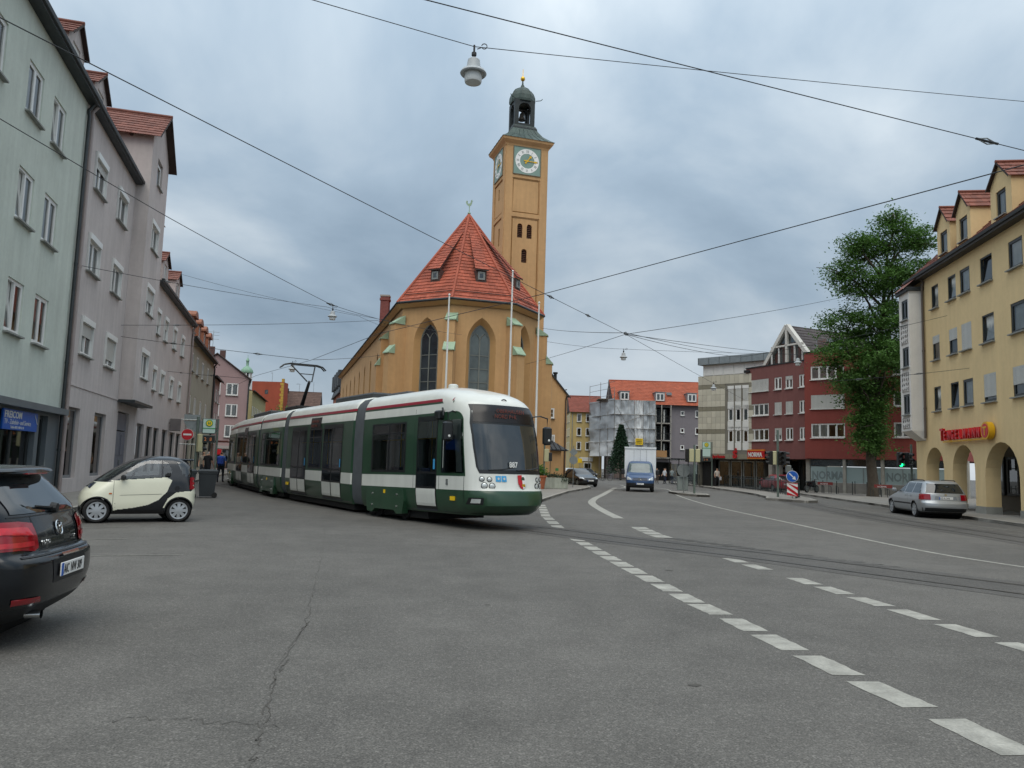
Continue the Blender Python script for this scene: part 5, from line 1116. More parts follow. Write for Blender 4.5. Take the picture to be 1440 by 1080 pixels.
# glazed gable and slate roof behind it
gf = OBJ('glazed_gable', None, h); xa, xb, xc, zb_, zt_ = -5.4, .35, -2.55, 11.4, 14.85
for p, q in (((xa, zb_), (xc, zt_)), ((xb, zb_), (xc, zt_))):
    d = Vector((q[0]-p[0], 0, q[1]-p[1])).normalized(); n_ = Vector((-d.z, 0, d.x))*.16
    MB().prism([(p[0]-n_.x, p[1]-n_.z), (p[0]+n_.x, p[1]+n_.z), (q[0]+n_.x, q[1]+n_.z), (q[0]-n_.x, q[1]-n_.z)], .15, .6).build('gable_beam', MAT('pale_concrete_beam', '#cbc9c2', .8, var=.06), gf)
MB().box(xc-.12, xc+.12, .18, .4, zb_, zt_-.1).build('mullion', MAT('pale_concrete_beam', '#b5b2aa'), gf); MB().box(xa+1.0, xb-1.0, .18, .4, 12.95, 13.1).build('transom', MAT('pale_concrete_beam', '#b5b2aa'), gf)
for x in (-4.4, -3.5, -1.6, -.7): MB().box(x-.04, x+.04, .2, .36, zb_, 12.9 if abs(x-xc) < 1.2 else 12.6).build('mullion', PVC, gf)
MB().poly([(xa, .42, zb_), (xb, .42, zb_), (xc, .42, zt_)]).build('pane', GLASS('attic_glass', (.6, .68, .7), .1), gf)
MB().poly([(xa+.3, .9, zb_), (xb-.3, .9, zb_), (xc, .9, zt_-.4)]).build('curtain', MAT('grey_blind', '#c3c8c7', .9, var=.15), gf)
v1 = Vector((xc-xb, 0, zt_-zb_)); roof_part(h, [((xb, .4, zb_), (0, 1, 0), v1, [(0, 0), (9, 0), (9, v1.length), (0, v1.length)]), ((xa, .4, zb_), (0, 1, 0), Vector((xc-xa, 0, zt_-zb_)), [(0, 0), (9, 0), (9, 4.5), (0, 4.5)])], MAT('dark_slate_tiles', '#47403f', .7, island=.14, var=.1), RDECK, .35, .4)
# ground floor: set back glazing, columns, plinth
gx = [(-7.4, -5.4), (-5.3, -4.2), (-2.9, -1.2), (-1.1, -.1)]
for a, b_ in ((-7.5, 0),): MB().box(a, b_, 2.2, 2.3, 0, 2.85).build('shop_back_wall', DKGL, h)
for a in (-4.9, -4.0, -.45): MB().bbox(a, a+.45, .25, .7, 0, 2.86, .03).build('column', CONC, h)
for i in range(4): window(h, -7.4+i*.95, -6.5+i*.95, .1, 2.75, 1.6, 1, GREYM, GLSD, sill=False)
pst = MB().box(-7.0+2.2, -5.9+2.2, 1.5, 1.56, .6, 2.2).build('window_poster', MAT('black_poster', '#1f2426', .5), h); TEXT('lettering', 'Küchen', .3, WHITE, pst, (-4.75, 1.49, 1.75), ext=.004)
sg = MB().bbox(-7.2, -5.0, -.15, -.02, 2.85, 3.68, .02).build('supermarket_sign', RED, h); b = MB(); b.box(-7.22, -4.98, -.16, -.01, 3.56, 3.7); b.box(-7.22, -4.98, -.16, -.01, 2.83, 2.93); b.build('sign_border', MAT('orange_border', '#d07a2a', .5), sg)
TEXT('lettering', 'NORMA', .56, WHITE, sg, (-7.08, -.17, 3.03), ext=.01, sx=.9, bold=.02)
# bright red right wing
h = T('bright_red_block', 'bright red apartment wing above a frosted supermarket shop front, behind the big tree', 'building', (NG.x-.25, NG.y-.15, 0), math.atan2(-.71, .70))
rows = [(4.65, 5.85), (7.1, 8.28), (9.6, 10.75)]; cols = [(.55, 3.4, 4), (4.6, 5.9, 2), (7.2, 8.5, 2), (9.3, 11.2, 3)]
ops = [(a, b, c, d) for a, b, n_ in cols for c, d in rows]; W_ = 12.2; m = MB(); wall_front(m, 0, W_, 2.9, 11.95, ops, 0, .2); m.poly([(0, 0, 2.91), (W_, 0, 2.91), (W_, 6, 2.91), (0, 6, 2.91)]); shell(m, 0, W_, 2.9, 11.95, 9); m.build('wall', RDR, h)
for i, (a, b_, n_) in enumerate(cols):
    for j, (c, d) in enumerate(rows): window(h, a, b_, c, d, .12, n_, curtain=(.5, 1, .7)[(i+j) % 3], shutter={(0, 1): 1.0}.get((i, j), 0), sillmat=WHITE)
MB().box(0, W_, -.06, .06, 11.95, 12.05).build('parapet_cap', GUT, h)
b = MB(); b.box(.9, 3.2, .5, .54, 12.0, 13.1); b.build('glass_balustrade', GLASS('balustrade_glass', (.75, .85, .85), .12), h)
for i in range(4):
    a = .35+i*3.0; fr_ = MB().box(a, a+2.75, .3, .36, .95, 2.25).build('shop_window', FRO, h)
    MB().box(a, a+2.75, .32, .38, 2.3, 2.85).build('shop_window_head', DKGL, h); MB().box(a, a+2.75, .26, .4, .0, .93).build('shop_plinth', STONE, h)
    MB().bbox(a+2.76, a+3.0, .1, .4, 0, 2.9, .02).build('pier', CONC, h); MB().box(a+1.33, a+1.39, .28, .3, .95, 2.25).build('glazing_bar', GREYM, fr_)
    if i in (0, 2): TEXT('lettering', 'NORMA', .92, LETG, fr_, (a+.1, .293, 1.22), ext=.003, sx=.8, bold=.03)
# beige panel block
h = T('beige_panel_block', 'beige tile clad office block with dark bands and slate penthouse fascia', 'building', (23.57, 71.1, 0), math.atan2(-.707, .707))
BGP = [MAT('beige_panel_%s' % n_, c, .7, var=.06, vs_=1.5) for n_, c in zip(('light', 'mid', 'dull'), ('#c2bead', '#bcb8a7', '#b6b2a2'))]; BND = MAT('dark_band_panel', '#827e6d', .75, var=.1, vs_=2)
x0_, x1_ = -7.08, -.2; ops = [(a, a+.56, z, z+1.5) for a in (-3.8, -3.02, -2.25) for z in (4.35, 6.4, 8.3)]
m = MB(); wall_front(m, x0_, x1_, 2.75, 10.9, ops, 0, .2); shell(m, x0_, x1_, 0, 10.9, 9); m.poly([(x0_, 0, 2.76), (x1_, 0, 2.76), (x1_, 4, 2.76), (x0_, 4, 2.76)]); m.build('wall', MAT('grout_grey', '#77746a', .9), h)
pm = {}
for zb_, zt_, band_ in ((2.8, 3.25, 1), (3.27, 5.2, 0), (5.22, 5.62, 1), (5.64, 7.42, 0), (7.44, 7.82, 1), (7.84, 9.6, 0), (9.62, 10.0, 1), (10.02, 10.88, 0)):
    n_ = 14; pw = (x1_-x0_)/n_; rws = 1 if zt_-zb_ < 1 else 3
    for i in range(n_):
        for r_ in range(rws):
            a, b_ = x0_+i*pw+.008, x0_+(i+1)*pw-.008; za_, zz = zb_+(zt_-zb_)*r_/rws+.008, zb_+(zt_-zb_)*(r_+1)/rws-.008
            if any(a < o[1]+.02 and b_ > o[0]-.02 and za_ < o[3] and zz > o[2]-.75 for o in ops): continue
            key = (round(zz-za_, 3), band_, rnd.randrange(3)); 
            if key not in pm: pm[key] = MB().box(0, b_-a, -.03, 0, 0, zz-za_).mesh('cladding_panel', BND if band_ else BGP[key[2]])
            OBJ('cladding_panel', pm[key], h, (a, 0, za_))
for i, (a, b_, c, d) in enumerate(ops):
    window(h, a, b_, c, d-.3, .05, 1, curtain=(0, .8)[i % 2], shutter=1.0 if c > 8 else 0, sill=False); MB().box(a-.03, b_+.03, -.05, 0, c-.72, c-.02).build('white_parapet_panel', WHITE, h); MB().box(a-.04, b_+.04, -.05, 0, d-.3, d).build('shutter_box', PVC, h)
m = MB(); m.box(x0_+.3, x1_+1.2, .4, 8, 10.9, 12.05); m.build('penthouse', WHITE, h)
for i in range(6): MB().box(x0_+.45+i*1.1, x0_+1.4+i*1.1, .36, .4, 11.0, 11.95).build('penthouse_panel', PVC, h)
m = MB(); m.box(x0_-.05, x1_+1.3, -.05, 8, 12.05, 12.75); m.build('slate_fascia', MAT('blue_grey_slate', '#7d878c', .5, var=.1, vs_=4), h)
for i in range(7): MB().box(x0_+.02+i*1.15, x0_+.05+i*1.15, -.065, -.05, 12.07, 12.73).build('fascia_joint', GUT, h)
for i in range(4): window(h, x0_+1.7+i*1.3, x0_+2.9+i*1.3, .1, 2.65, 1.0, 1, GREYM, GLSD, sill=False)
MB().box(x0_+.2, x0_+1.6, .6, .7, 0, 2.76).build('entrance_panel', DARKIN, h); MB().box(x0_+1.6, x1_, 2.4, 2.5, 0, 2.76).build('shop_back_wall', DKGL, h)
sg = OBJ('bank_sign', None, h)
RSP = MAT('bank_red', '#b0262a', .4); TEXT('lettering', 'Sparkasse', .42, RSP, sg, (-5.5, -.1, 2.88), ext=.05, sx=.85, bold=.012)
TEXT('bank_symbol', 'S', .95, RSP, sg, (-3.25, -.1, 2.9), ext=.05, bold=.05); MB().lathe([(.11, -.12), (.11, -.02)], 12, (-2.95, 0, 3.72), axis='y').build('bank_symbol_dot', RSP, sg)
MB().bbox(-1.9-.2, -1.5, -.15, 0, 10.95, 11.2, .02).build('floodlight', BLACK, h)

# ------------------------------------------------------------------ far end of the road: scaffolded grey house and its neighbours
GRH = MAT('mauve_grey_render', '#7d787c', .85, var=.05, vs_=.4, streak=.05); ORT = MAT('orange_red_tiles', '#9c5036', .8, var=.1, vs_=.6, island=.12)
h = T('grey_balcony_house', 'grey house with orange tiled roof, dormers and a column of balconies', 'house', (12.6, 112, 0), R(0))
W_ = 17; xo = 7.4
ops = [(xo+4.75, xo+5.3, z, z+.65) for z in (4.55, 7.0, 9.5)]+[(xo+6.9, xo+7.8, z, z+1.0) for z in (4.3, 6.8, 9.3)]+[(xo+.85, xo+3.2, z, z+2.2) for z in (3.4, 5.9, 8.4)]
m = MB(); wall_front(m, 2.3, W_, 2.7, 11.1, ops, 0, .2); wall_front(m, 2.3, W_, 0, 2.7, [(xo+1.2, xo+3.45, 0, 2.65), (xo+7.0, xo+8.2, 1.0, 2.4)], 0, .2); shell(m, 2.3, W_, 0, 11.1, 10); m.poly([(2.3, 0, 11.1), (2.3, 10, 11.1), (2.3, 5, 14.9)]); m.build('wall', GRH, h)
for a, b_, c, d in ops[:6]: window(h, a, b_, c, d, .08, 1, fw=.07, sillmat=WHITE)
window(h, xo+7.0, xo+8.2, 1.0, 2.4, .08, 2)
for z in (3.3, 5.8, 8.3):
    bl = MB().box(xo+.85, xo+3.2, -.9, 0, z-.12, z).build('balcony', CONC, h)
    for i in range(13): MB().box(xo+.9+i*.19, xo+.93+i*.19, -.88, -.85, z, z+.95).build('baluster', BLACK, bl)
    MB().box(xo+.85, xo+3.2, -.9, -.84, z+.95, z+1.02).build('handrail', BLACK, bl)
    MB().box(xo+1.2, xo+2.9, .5, .55, z+.1, z+2.1).build('balcony_window', MAT('dark_shop_glass', '#20272a'), bl)
    MB().box(xo+1.0, xo+1.25, .2, .3, z+.1, z+2.0).build('curtain', CURT, bl); MB().box(xo+2.3, xo+2.5, .2, .3, z+.1, z+2.0).build('curtain', CURT, bl)
MB().box(xo+1.05, xo+2.6, -.96, -.92, 3.35, 4.3).build('privacy_screen', MAT('tan_cloth_screen', '#a07a52', .9, var=.1), h)
for x in (xo+.85, xo+1.75, xo+3.1): MB().box(x, x+.12, -.9, -.78, 3.2, 10.9).build('balcony_post', CONC, h)
MB().box(xo+1.2, xo+3.45, 1.2, 1.3, 0, 2.7).build('passage_back', DARKIN, h)
gable_roof(h, 2.2, W_+.3, -.5, 10, 11.1, 14.9, ORT, RDECK, .3, .4, .42)
ZINC = MAT('zinc_dormer', '#7d8184', .5, var=.1)
for x in (3.3, 8.5, 13.15):
    d = MB(); d.box(x-.1, x+1.3, -.15, 2.5, 11.5, 12.75); d.box(x-.2, x+1.4, -.25, 2.8, 12.75, 12.85); d = d.build('dormer', ZINC, h); window(d, x, x+1.2, 11.55, 12.65, -.2, 2, sill=False, fw=.1)
MB().add([(10.3, 1.0, 12.55), (11.1, 1.0, 12.55), (11.1, 1.6, 13.0), (10.3, 1.6, 13.0)], [(0, 1, 2, 3)]).build('skylight', DKGL, h)
# scaffold wrapped in grey sheeting
sc = T('wrapped_scaffold', 'scaffold wrapped in translucent grey sheeting around the end of the grey house', 'scaffold', (12.6, 112, 0), 0)
SHT = MAT('grey_sheeting', '#b3b8bb', .55, var=.1, vs_=.8, tint='#9aa0a5'); SHL = MAT('lighter_sheeting', '#cdd0d1', .5, var=.08); STL = MAT('scaffold_tube', '#84807a', .5, metal=.4)
from mathutils import noise as nz_
def sheet(x0, y0, x1, y1, z0, z1, mat, name='sheet'):
    n_, k = 22, 16; d = Vector((x1-x0, y1-y0, 0)); L_ = d.length; d.normalize(); nn = Vector((d.y, -d.x, 0)); rws = []
    for j in range(k+1):
        z = z0+(z1-z0)*j/k
        rws.append([tuple(Vector((x0, y0, z))+d*(L_*i/n_)+nn*(.30*nz_.noise(Vector((i*.21+x0, j*.1+z0*3, y0)))+.05*nz_.noise(Vector((i*.6+x0*2, j*.32+z0*5, 7.)))+.05*math.sin(i*1.25+.4*math.sin(j*.3))*(1-j/k*.6)-.1*math.sin(math.pi*j/k))) for i in range(n_+1)])
    m = MB(); m.loft(rws, closed=False); return m.build(name, mat, sc, smooth=70)
for z0_, z1_ in ((3.3, 5.35), (5.37, 7.3), (7.32, 9.3), (9.32, 11.35)):
    sheet(2.3, -1.7, 5.1, -1.7, z0_, z1_, SHT); sheet(5.12, -1.72, 6.4, -1.72, z0_, z1_, SHL); sheet(6.42, -1.7, 8.15, -1.7, z0_, z1_, SHT); sheet(-.4, 7.5, 2.28, -1.7, z0_, z1_+.25, SHL if z0_ < 5 else SHT)
    MB().tube([(2.2, -1.82, z1_), (8.2, -1.82, z1_)], .035, 5).build('ledger_tube', STL, sc); MB().tube([(-.5, 7.5, z1_), (2.2, -1.82, z1_)], .035, 5).build('ledger_tube', STL, sc)
for x in (3.2, 4.2, 5.12, 6.4, 7.3, 8.15): MB().tube([(x, -1.84, 3.3), (x, -1.84, 11.4)], .022, 5).build('standard_tube', STL, sc)
for x, y, z1_ in ((2.25, -1.65, 12.4), (4.2, -1.6, 3.4), (6, -1.6, 3.4), (8.1, -1.6, 3.4), (-.4, 7.4, 14.2), (.8, 3.4, 14.4), (1.6, .6, 14.5), (2.3, -1.0, 13.2)): MB().tube([(x, y, 0), (x, y, z1_)], .04, 5).build('standard_tube', STL, sc)
for z in (12.2, 13.2, 14.1): MB().tube([(-.4, 7.4, z), (2.3, -1.0, z)], .03, 5).build('guard_rail', STL, sc)
MB().box(.2, 2.0, .5, 4, 11.6, 11.7).build('scaffold_deck', MAT('grey_plank', '#6f675c', .9), sc)
for x in np.arange(2.4, 5.6, .35): MB().box(x, x+.3, -1.5, -1.45, .2, 3.3).build('hoarding_board', MAT('brown_hoarding', '#6b5d56', .9, var=.15), sc)
for a, b_ in (((2.3, 7.6), (7.9, 9.8)), ((2.5, 10.5), (5.2, 5.9))): MB().tube([(a[0], -1.85, a[1]), (b_[0], -1.85, b_[1])], .03, 4).build('brace_tube', STL, sc)
nb = MB().box(5.3, 6.35, -1.95, -1.88, 5.0, 5.9).build('yellow_banner', YEL, sc); b = MB()
for z in (5.2, 5.42, 5.64): b = MB().box(5.4, 6.2, -1.96, -1.95, z, z+.1).build('banner_line', BLACK, nb)
YH = MAT('buff_yellow_render', '#bda76f', .9, var=.06, vs_=.5, streak=.06)
h = T('buff_yellow_house', 'buff yellow house with red roof just behind the wrapped scaffold', 'house', (9.3, 120, 0), R(0))
ops = [(1.0, 1.75, z, z+1.3) for z in (4.2, 6.4, 8.6)]+[(2.4, 3.1, z, z+1.3) for z in (4.2, 6.4, 8.6)]; m = MB(); wall_front(m, .0, 5, 0, 10.2, ops, 0, .15); shell(m, 0, 5, 0, 10.2, 9)
m.build('wall', YH, h)
for a, b_, c, d in ops: window(h, a, b_, c, d, .08, 1, fw=.1)
m = MB(); sops = [(1.5+2.4*i, 2.5+2.4*i, z, z+1.3) for i in range(3) for z in (4.2, 6.4, 8.6)]; wall_front(m, 0, 9, 0, 10.2, sops, 0, .1); m.poly([(0, 0, 10.2), (9, 0, 10.2), (4.5, 0, 13)]); sw = m.build('side_wall', MAT('pale_yellow_render', '#c9b888', .9, var=.05), h, (-.01, 9, 0), R(-90))
for a, b_, c, d in sops: window(sw, a, b_, c, d, .05, 1, fw=.12)
gable_roof(h, -.2, 5.2, -.3, 9, 10.2, 13.0, MAT('dull_red_tiles', '#7e4436', .85, island=.12), RDECK, .2, .4, .45); downpipe(h, .3, -.08, 0, 10.1, GREYM, .06)
sg = MB().bbox(1.5, 3.6, -.12, -.02, 2.5, 3.1, .02).build('shop_sign', WHITE, h); window(h, 2.2, 3.4, .2, 2.3, -.03, 1, WHITE, GLSD, sill=False)
h = T('cream_gable_house', 'narrow cream house with red roof between church aisle and buff house', 'house', (8.6, 135, 0), 0)
ops = [(.9, 1.6, z, z+1.3) for z in (2.5, 5, 7.5)]; m = MB(); wall_front(m, -1.2, 3, 0, 9.2, ops, 0, .15); shell(m, -1.2, 3, 0, 9.2, 8); m.build('wall', MAT('cream_render', '#cfc4a8', .9, var=.05), h)
for a, b_, c, d in ops: window(h, a, b_, c, d, .08, 1, fw=.1)
gable_roof(h, -1.3, 3.1, -.3, 8, 9.2, 11.9, ORT, RDECK, .2, .4, .45); MB().box(-.1, .6, .9, 2, 10.2, 11.2).build('dormer', WHITE, h)
# row closing the far view behind the blocks
h = T('far_house_row', 'pale rendered house row with grey roof far behind the bus shelter', 'house', (29, 118, 0), R(-20))
ops = [(1.5+2.5*i, 2.6+2.5*i, z, z+1.4) for i in range(7) for z in (1.2, 4.0, 6.8)]; m = MB(); wall_front(m, 0, 20, 0, 9.5, ops, 0, .15); shell(m, 0, 20, 0, 9.5, 9); m.build('wall', MAT('pale_grey_render', '#9b9890', .9), h)
for a, b_, c, d in ops: window(h, a, b_, c, d, .08, 1, sill=False)
gable_roof(h, 0, 20, -.3, 9, 9.5, 12.5, SLATE, RDECK, .2, .5, .5)
# ------------------------------------------------------------------ vehicles. Frame: x from the front bumper rearwards, y to the car's right, z up
def pchip(xs, ys, x):
    xs, ys = np.asarray(xs, float), np.asarray(ys, float); h_ = np.diff(xs); d = np.diff(ys)/h_; n = len(xs); m = np.zeros(n)
    for i in range(1, n-1):
        if d[i-1]*d[i] > 0: w1, w2 = 2*h_[i]+h_[i-1], h_[i]+2*h_[i-1]; m[i] = (w1+w2)/(w1/d[i-1]+w2/d[i])
    m[0], m[-1] = d[0], d[-1]; x = min(max(x, xs[0]), xs[-1]); i = min(max(int(np.searchsorted(xs, x))-1, 0), n-2); t = (x-xs[i])/h_[i]
    return float((2*t**3-3*t**2+1)*ys[i]+(t**3-2*t**2+t)*h_[i]*m[i]+(-2*t**3+3*t**2)*ys[i+1]+(t**3-t**2)*h_[i]*m[i+1])
class Car:
    """body as stacked plan outlines: rows (z, half width, front x, front rounding, rear x, rear rounding)"""
    def __init__(s, rows, nf=2.6, nr=3.2, zstep=.02, xs=120):
        s.rows = rows; s.nf, s.nr = nf, nr; z0, z1 = rows[0][0], rows[-1][0]; s.Z = list(np.arange(z0, z1-.06, zstep))+[z1-.06+.06*k for k in (0, .25, .45, .62, .77, .88, .95, 1)]; s.xs = xs; s.cache = {}
    def at(s, z):
        k = round(z, 4)
        if k not in s.cache: zz = [r_[0] for r_ in s.rows]; s.cache[k] = [pchip(zz, [r_[j] for r_ in s.rows], z) for j in range(1, 6)]
        return s.cache[k]
    def y(s, x, z):
        w_, xf, df, xr, dr = s.at(z)
        if x < xf+df: return w_*max(0, 1-((xf+df-x)/df)**s.nf)**(1/s.nf) if x > xf else 0
        if x > xr-dr: return w_*max(0, 1-((x-xr+dr)/dr)**s.nr)**(1/s.nr) if x < xr else 0
        return w_
    def rear(s, y, z): w_, xf, df, xr, dr = s.at(z); return xr-dr+dr*max(0, 1-(min(abs(y), w_)/w_)**s.nr)**(1/s.nr)
    def front(s, y, z): w_, xf, df, xr, dr = s.at(z); return xf+df-df*max(0, 1-(min(abs(y), w_)/w_)**s.nf)**(1/s.nf)
    def outline(s, z):
        w_, xf, df, xr, dr = s.at(z); P = []; nc = 16
        for i in range(nc+1): a = math.pi/2*i/nc; P.append((xf+df-df*math.cos(a)**(2/s.nf), -w_*math.sin(a)**(2/s.nf), z))
        a0, a1 = xf+df, xr-dr
        for i in range(1, s.xs): P.append((a0+(a1-a0)*i/s.xs, -w_, z))
        for i in range(nc+1): a = math.pi/2*(1-i/nc); P.append((xr-dr+dr*math.cos(a)**(2/s.nr), -w_*math.sin(a)**(2/s.nr), z))
        return P
    def body(s, par, classify, mats, glass, name='body', gname='window'):
        O = [s.outline(z) for z in s.Z]; m, g = MB(), MB()
        for sd in (1, -1):
            for j in range(len(O)-1):
                A, B = O[j], O[j+1]
                for i in range(len(A)-1):
                    q = [A[i], A[i+1], B[i+1], B[i]]; c = [sum(p[k] for p in q)/4 for k in range(3)]; k = classify(c[0], abs(c[1]), c[2])
                    if k is None: continue
                    q = [(x, y*sd, z) for x, y, z in q]
                    if k == 'g': g.add(q, [(0, 1, 2, 3)])
                    else: m.add(q, [(0, 1, 2, 3)], k)
            m.poly([(x, y*sd, z) for x, y, z in O[-1]], classify(2, 0, s.Z[-1]) if isinstance(classify(2, 0, s.Z[-1]), int) else 0)
            m.poly([(x, y*sd, z) for x, y, z in O[0]], 0)
        b = weld(m).build(name, mats, par, smooth=38)
        if g.f: weld(g).build(gname, glass, par, smooth=60)
        return b
    def side(s, par, name, poly, mat, off=.006, sd=-1, n=14, mm=10):
        """panel with polygon outline in (x,z) laid on the flank"""
        zs = [p[1] for p in poly]; m = MB(); rws = []
        for z in np.linspace(min(zs)+1e-4, max(zs)-1e-4, mm):
            xs_ = [p[0]+(q[0]-p[0])*(z-p[1])/(q[1]-p[1]) for p, q in zip(poly, poly[1:]+poly[:1]) if (p[1]-z)*(q[1]-z) <= 0 and p[1] != q[1]]
            a, b = min(xs_), max(xs_); rws.append([(a+(b-a)*i/n, sd*(s.y(a+(b-a)*i/n, z)+off), z) for i in range(n+1)])
        m.loft(rws, closed=False); return m.build(name, mat, par, smooth=40)
    def end(s, par, name, poly, mat, off=.006, rear=True, n=18, mm=12):
        zs = [p[1] for p in poly]; m = MB(); rws = []; f = s.rear if rear else s.front; sg_ = 1 if rear else -1
        for z in np.linspace(min(zs)+1e-4, max(zs)-1e-4, mm):
            ys_ = [p[0]+(q[0]-p[0])*(z-p[1])/(q[1]-p[1]) for p, q in zip(poly, poly[1:]+poly[:1]) if (p[1]-z)*(q[1]-z) <= 0 and p[1] != q[1]]
            a, b = min(ys_), max(ys_); r_ = []
            for i in range(n+1):
                y = a+(b-a)*i/n; e = .004; dx = (f(y+e, z)-f(y-e, z))/(2*e); dz = (f(y, z+e)-f(y, z-e))/(2*e); nn = Vector((sg_, -dx*sg_, -dz*sg_)).normalized(); r_.append((f(y, z)+nn.x*off, y+nn.y*off, z+nn.z*off))
            rws.append(r_)
        m.loft(rws, closed=False); return m.build(name, mat, par, smooth=40)
def wheel(par, x, y, r_, w_, sd, spokes=8, hub=None, rimr=None):
    """wheel > tyre is the part mesh itself; rim, spokes, hub as sub-parts"""
    hub = hub or GREYM; R_ = rimr or r_*.72; yo = sd*w_/2
    t = MB(); t.lathe([(R_, -w_/2+.01), (r_-.04, -w_/2), (r_-.008, -w_/2+.03), (r_, -w_/2+.06), (r_, w_/2-.06), (r_-.008, w_/2-.03), (r_-.04, w_/2), (R_, w_/2-.01)], 32, axis='y', c0=False, c1=False)
    wh = t.build('wheel', RUB, par, (x, y, r_), smooth=35)
    d = MB(); d.lathe([(R_, yo*.2-.005), (R_, yo*.2+.005)], 28, axis='y'); d.build('rim_back', DARKIN, wh)
    d = MB(); d.lathe([(R_+.005, yo*.75), (R_, yo*.98), (R_-.03, yo*.94), (R_-.03, yo*.3)], 28, axis='y', c0=False, c1=False)
    for i in range(spokes):
        a = 2*math.pi*i/spokes; ca, sa = math.cos(a), math.sin(a); q = []
        for rr, hw, yy in ((R_*.25, R_*.15, yo*.96), (R_*.98, R_*.2, yo*.82)):
            for s_ in (-1, 1): q.append((rr*ca-s_*hw*sa, yy, rr*sa+s_*hw*ca))
        d.add(q+[(a_, b_-sd*.03, c_) for a_, b_, c_ in q], [(0, 1, 3, 2), (0, 2, 6, 4), (1, 5, 7, 3)])
    d.lathe([(R_*.3, yo*.85), (R_*.28, yo*.99), (R_*.1, yo*1.02)], 16, axis='y'); d.build('rim', hub, wh, smooth=30); return wh
def inpoly(x, z, P):
    c = False
    for (x0, z0), (x1, z1) in zip(P, P[1:]+P[:1]):
        if (z0 > z) != (z1 > z) and x < (x1-x0)*(z-z0)/(z1-z0)+x0: c = not c
    return c
def plate(par, text, loc, rz, wd=.52, hh=.11, tilt=0):
    p = MB().bbox(-wd/2, wd/2, -.006, .006, 0, hh, .004).build('number_plate', PLATE, par, loc); p.rotation_euler = (tilt, 0, rz)
    MB().box(-wd/2+.004, -wd/2+.044, -.009, -.006, .004, hh-.004).build('plate_band', BLUE, p); TEXT('plate_text', text, hh*.98, BLACK, p, (-wd/2+.055, -.008, hh*.16), (R(90), 0, 0), .001, sx=.62*wd/.52, bold=0); return p
CGL = MAT('car_dark_glass', '#1a2024', .04, var=.15, spec=.8, coat=.3); CGT = GLASS('car_clear_glass', (.72, .78, .8), .1, .01)
LAMPR = MAT('tail_lamp_red', '#8e0f1b', .12, var=.12, vs_=9, coat=.6); LAMPC = MAT('lamp_clear', '#c2c8ca', .1, metal=.3, coat=.5, var=.15, vs_=9); LAMPO = MAT('lamp_orange', '#c2611a', .2); PLAST = MAT('black_plastic', '#1c1e20', .6, var=.1)

# small two-seater with cream panels, parked nose to the house row
CREAM = MAT('cream_car_paint', '#e2e1cb', .3, var=.03, coat=.4); TRI = MAT('black_car_paint', '#101319', .22, var=.05, coat=.5)
sm = T('small_cream_car', 'tiny cream and black two-seat car parked by the house row', 'car', (-10.0, 18.05, 0), math.atan2(.53, .85))
c = Car([(.2, .66, .16, .45, 2.33, .3), (.3, .735, .06, .5, 2.45, .3), (.5, .757, .01, .55, 2.5, .32), (.66, .757, .05, .55, 2.5, .32), (.78, .755, .14, .55, 2.48, .32), (.92, .748, .29, .55, 2.45, .32), (.985, .74, .37, .5, 2.44, .32), (1.18, .69, .63, .42, 2.405, .3), (1.365, .63, .93, .4, 2.35, .3), (1.46, .57, 1.12, .4, 2.25, .35), (1.52, .47, 1.3, .35, 2.08, .35), (1.545, .36, 1.42, .3, 1.95, .3)], zstep=.014, xs=150)
WIN = [(.80, 1.0), (.98, 1.22), (1.12, 1.36), (1.3, 1.44), (1.68, 1.44), (1.79, 1.4), (1.87, 1.27), (1.89, 1.17), (1.83, 1.09), (1.76, 1.075)]; QW = [(2.0, 1.42), (2.3, 1.38), (2.33, 1.1), (2.2, 1.08), (2.1, 1.2)]
DOOR = [(.67, .97), (1.78, 1.055), (1.9, .99), (1.8, .72), (1.63, .53), (1.4, .41), (1.1, .345), (.73, .3)]; FEN = [(-.1, .5), (.1, .78), (.3, .95), (.67, .965), (.73, .28), (.62, .28), (.5, .4), (.0, .2)]; RQ = [(1.73, .34), (1.83, .56), (2.0, .7), (2.2, .73), (2.36, .74), (2.38, 1.04), (2.6, 1.04), (2.6, .3), (2.3, .26)]
wf, wr = .36, 2.09
def cls(x, y, z):
    for xw in (wf, wr):
        if math.hypot(x-xw, z-.275) < .315 and y > .45: return None
    if inpoly(x, z, WIN) and y > .5: return 'g'
    if inpoly(x, z, QW) and y > .45: return 'g'
    if 1.01 < z < 1.43 and y < c.at(z)[0]-.1 and x < 1.35: return 'g'
    if x < .62 and z > .93 and z < 1.01: return 0
    if z < .24: return 0
    return 1 if inpoly(x, z, DOOR) or inpoly(x, z, FEN) or inpoly(x, z, RQ) or (x < .5 and z < .93) else 0
bd = c.body(sm, cls, [TRI, CREAM], CGT)
for xw in (wf, wr):
    for sd in (-1, 1):
        wheel(sm, xw, sd*.655, .278, .165, sd, 8, MAT('silver_wheel_trim', '#aeb2b5', .35, metal=.5), .2)
        P = [(xw+.315*math.cos(a), sd*(c.y(xw+.315*math.cos(a), max(.22, .275+.315*math.sin(a)))+.004), .275+.315*math.sin(a)) for a in np.linspace(-.15, math.pi+.15, 22)]; MB().tube(P, .016, 5).build('arch_lip', PLAST, bd)
    MB().lathe([(.31, -.62), (.31, .62)], 18, (xw, 0, .275), axis='y', c0=False, c1=False).build('wheel_well', DARKIN, bd)
MB().box(.3, 2.3, -.6, .6, .2, .26).build('floor_pan', DARKIN, bd); SEAT = MAT('dark_seat_cloth', '#24272b', .9)
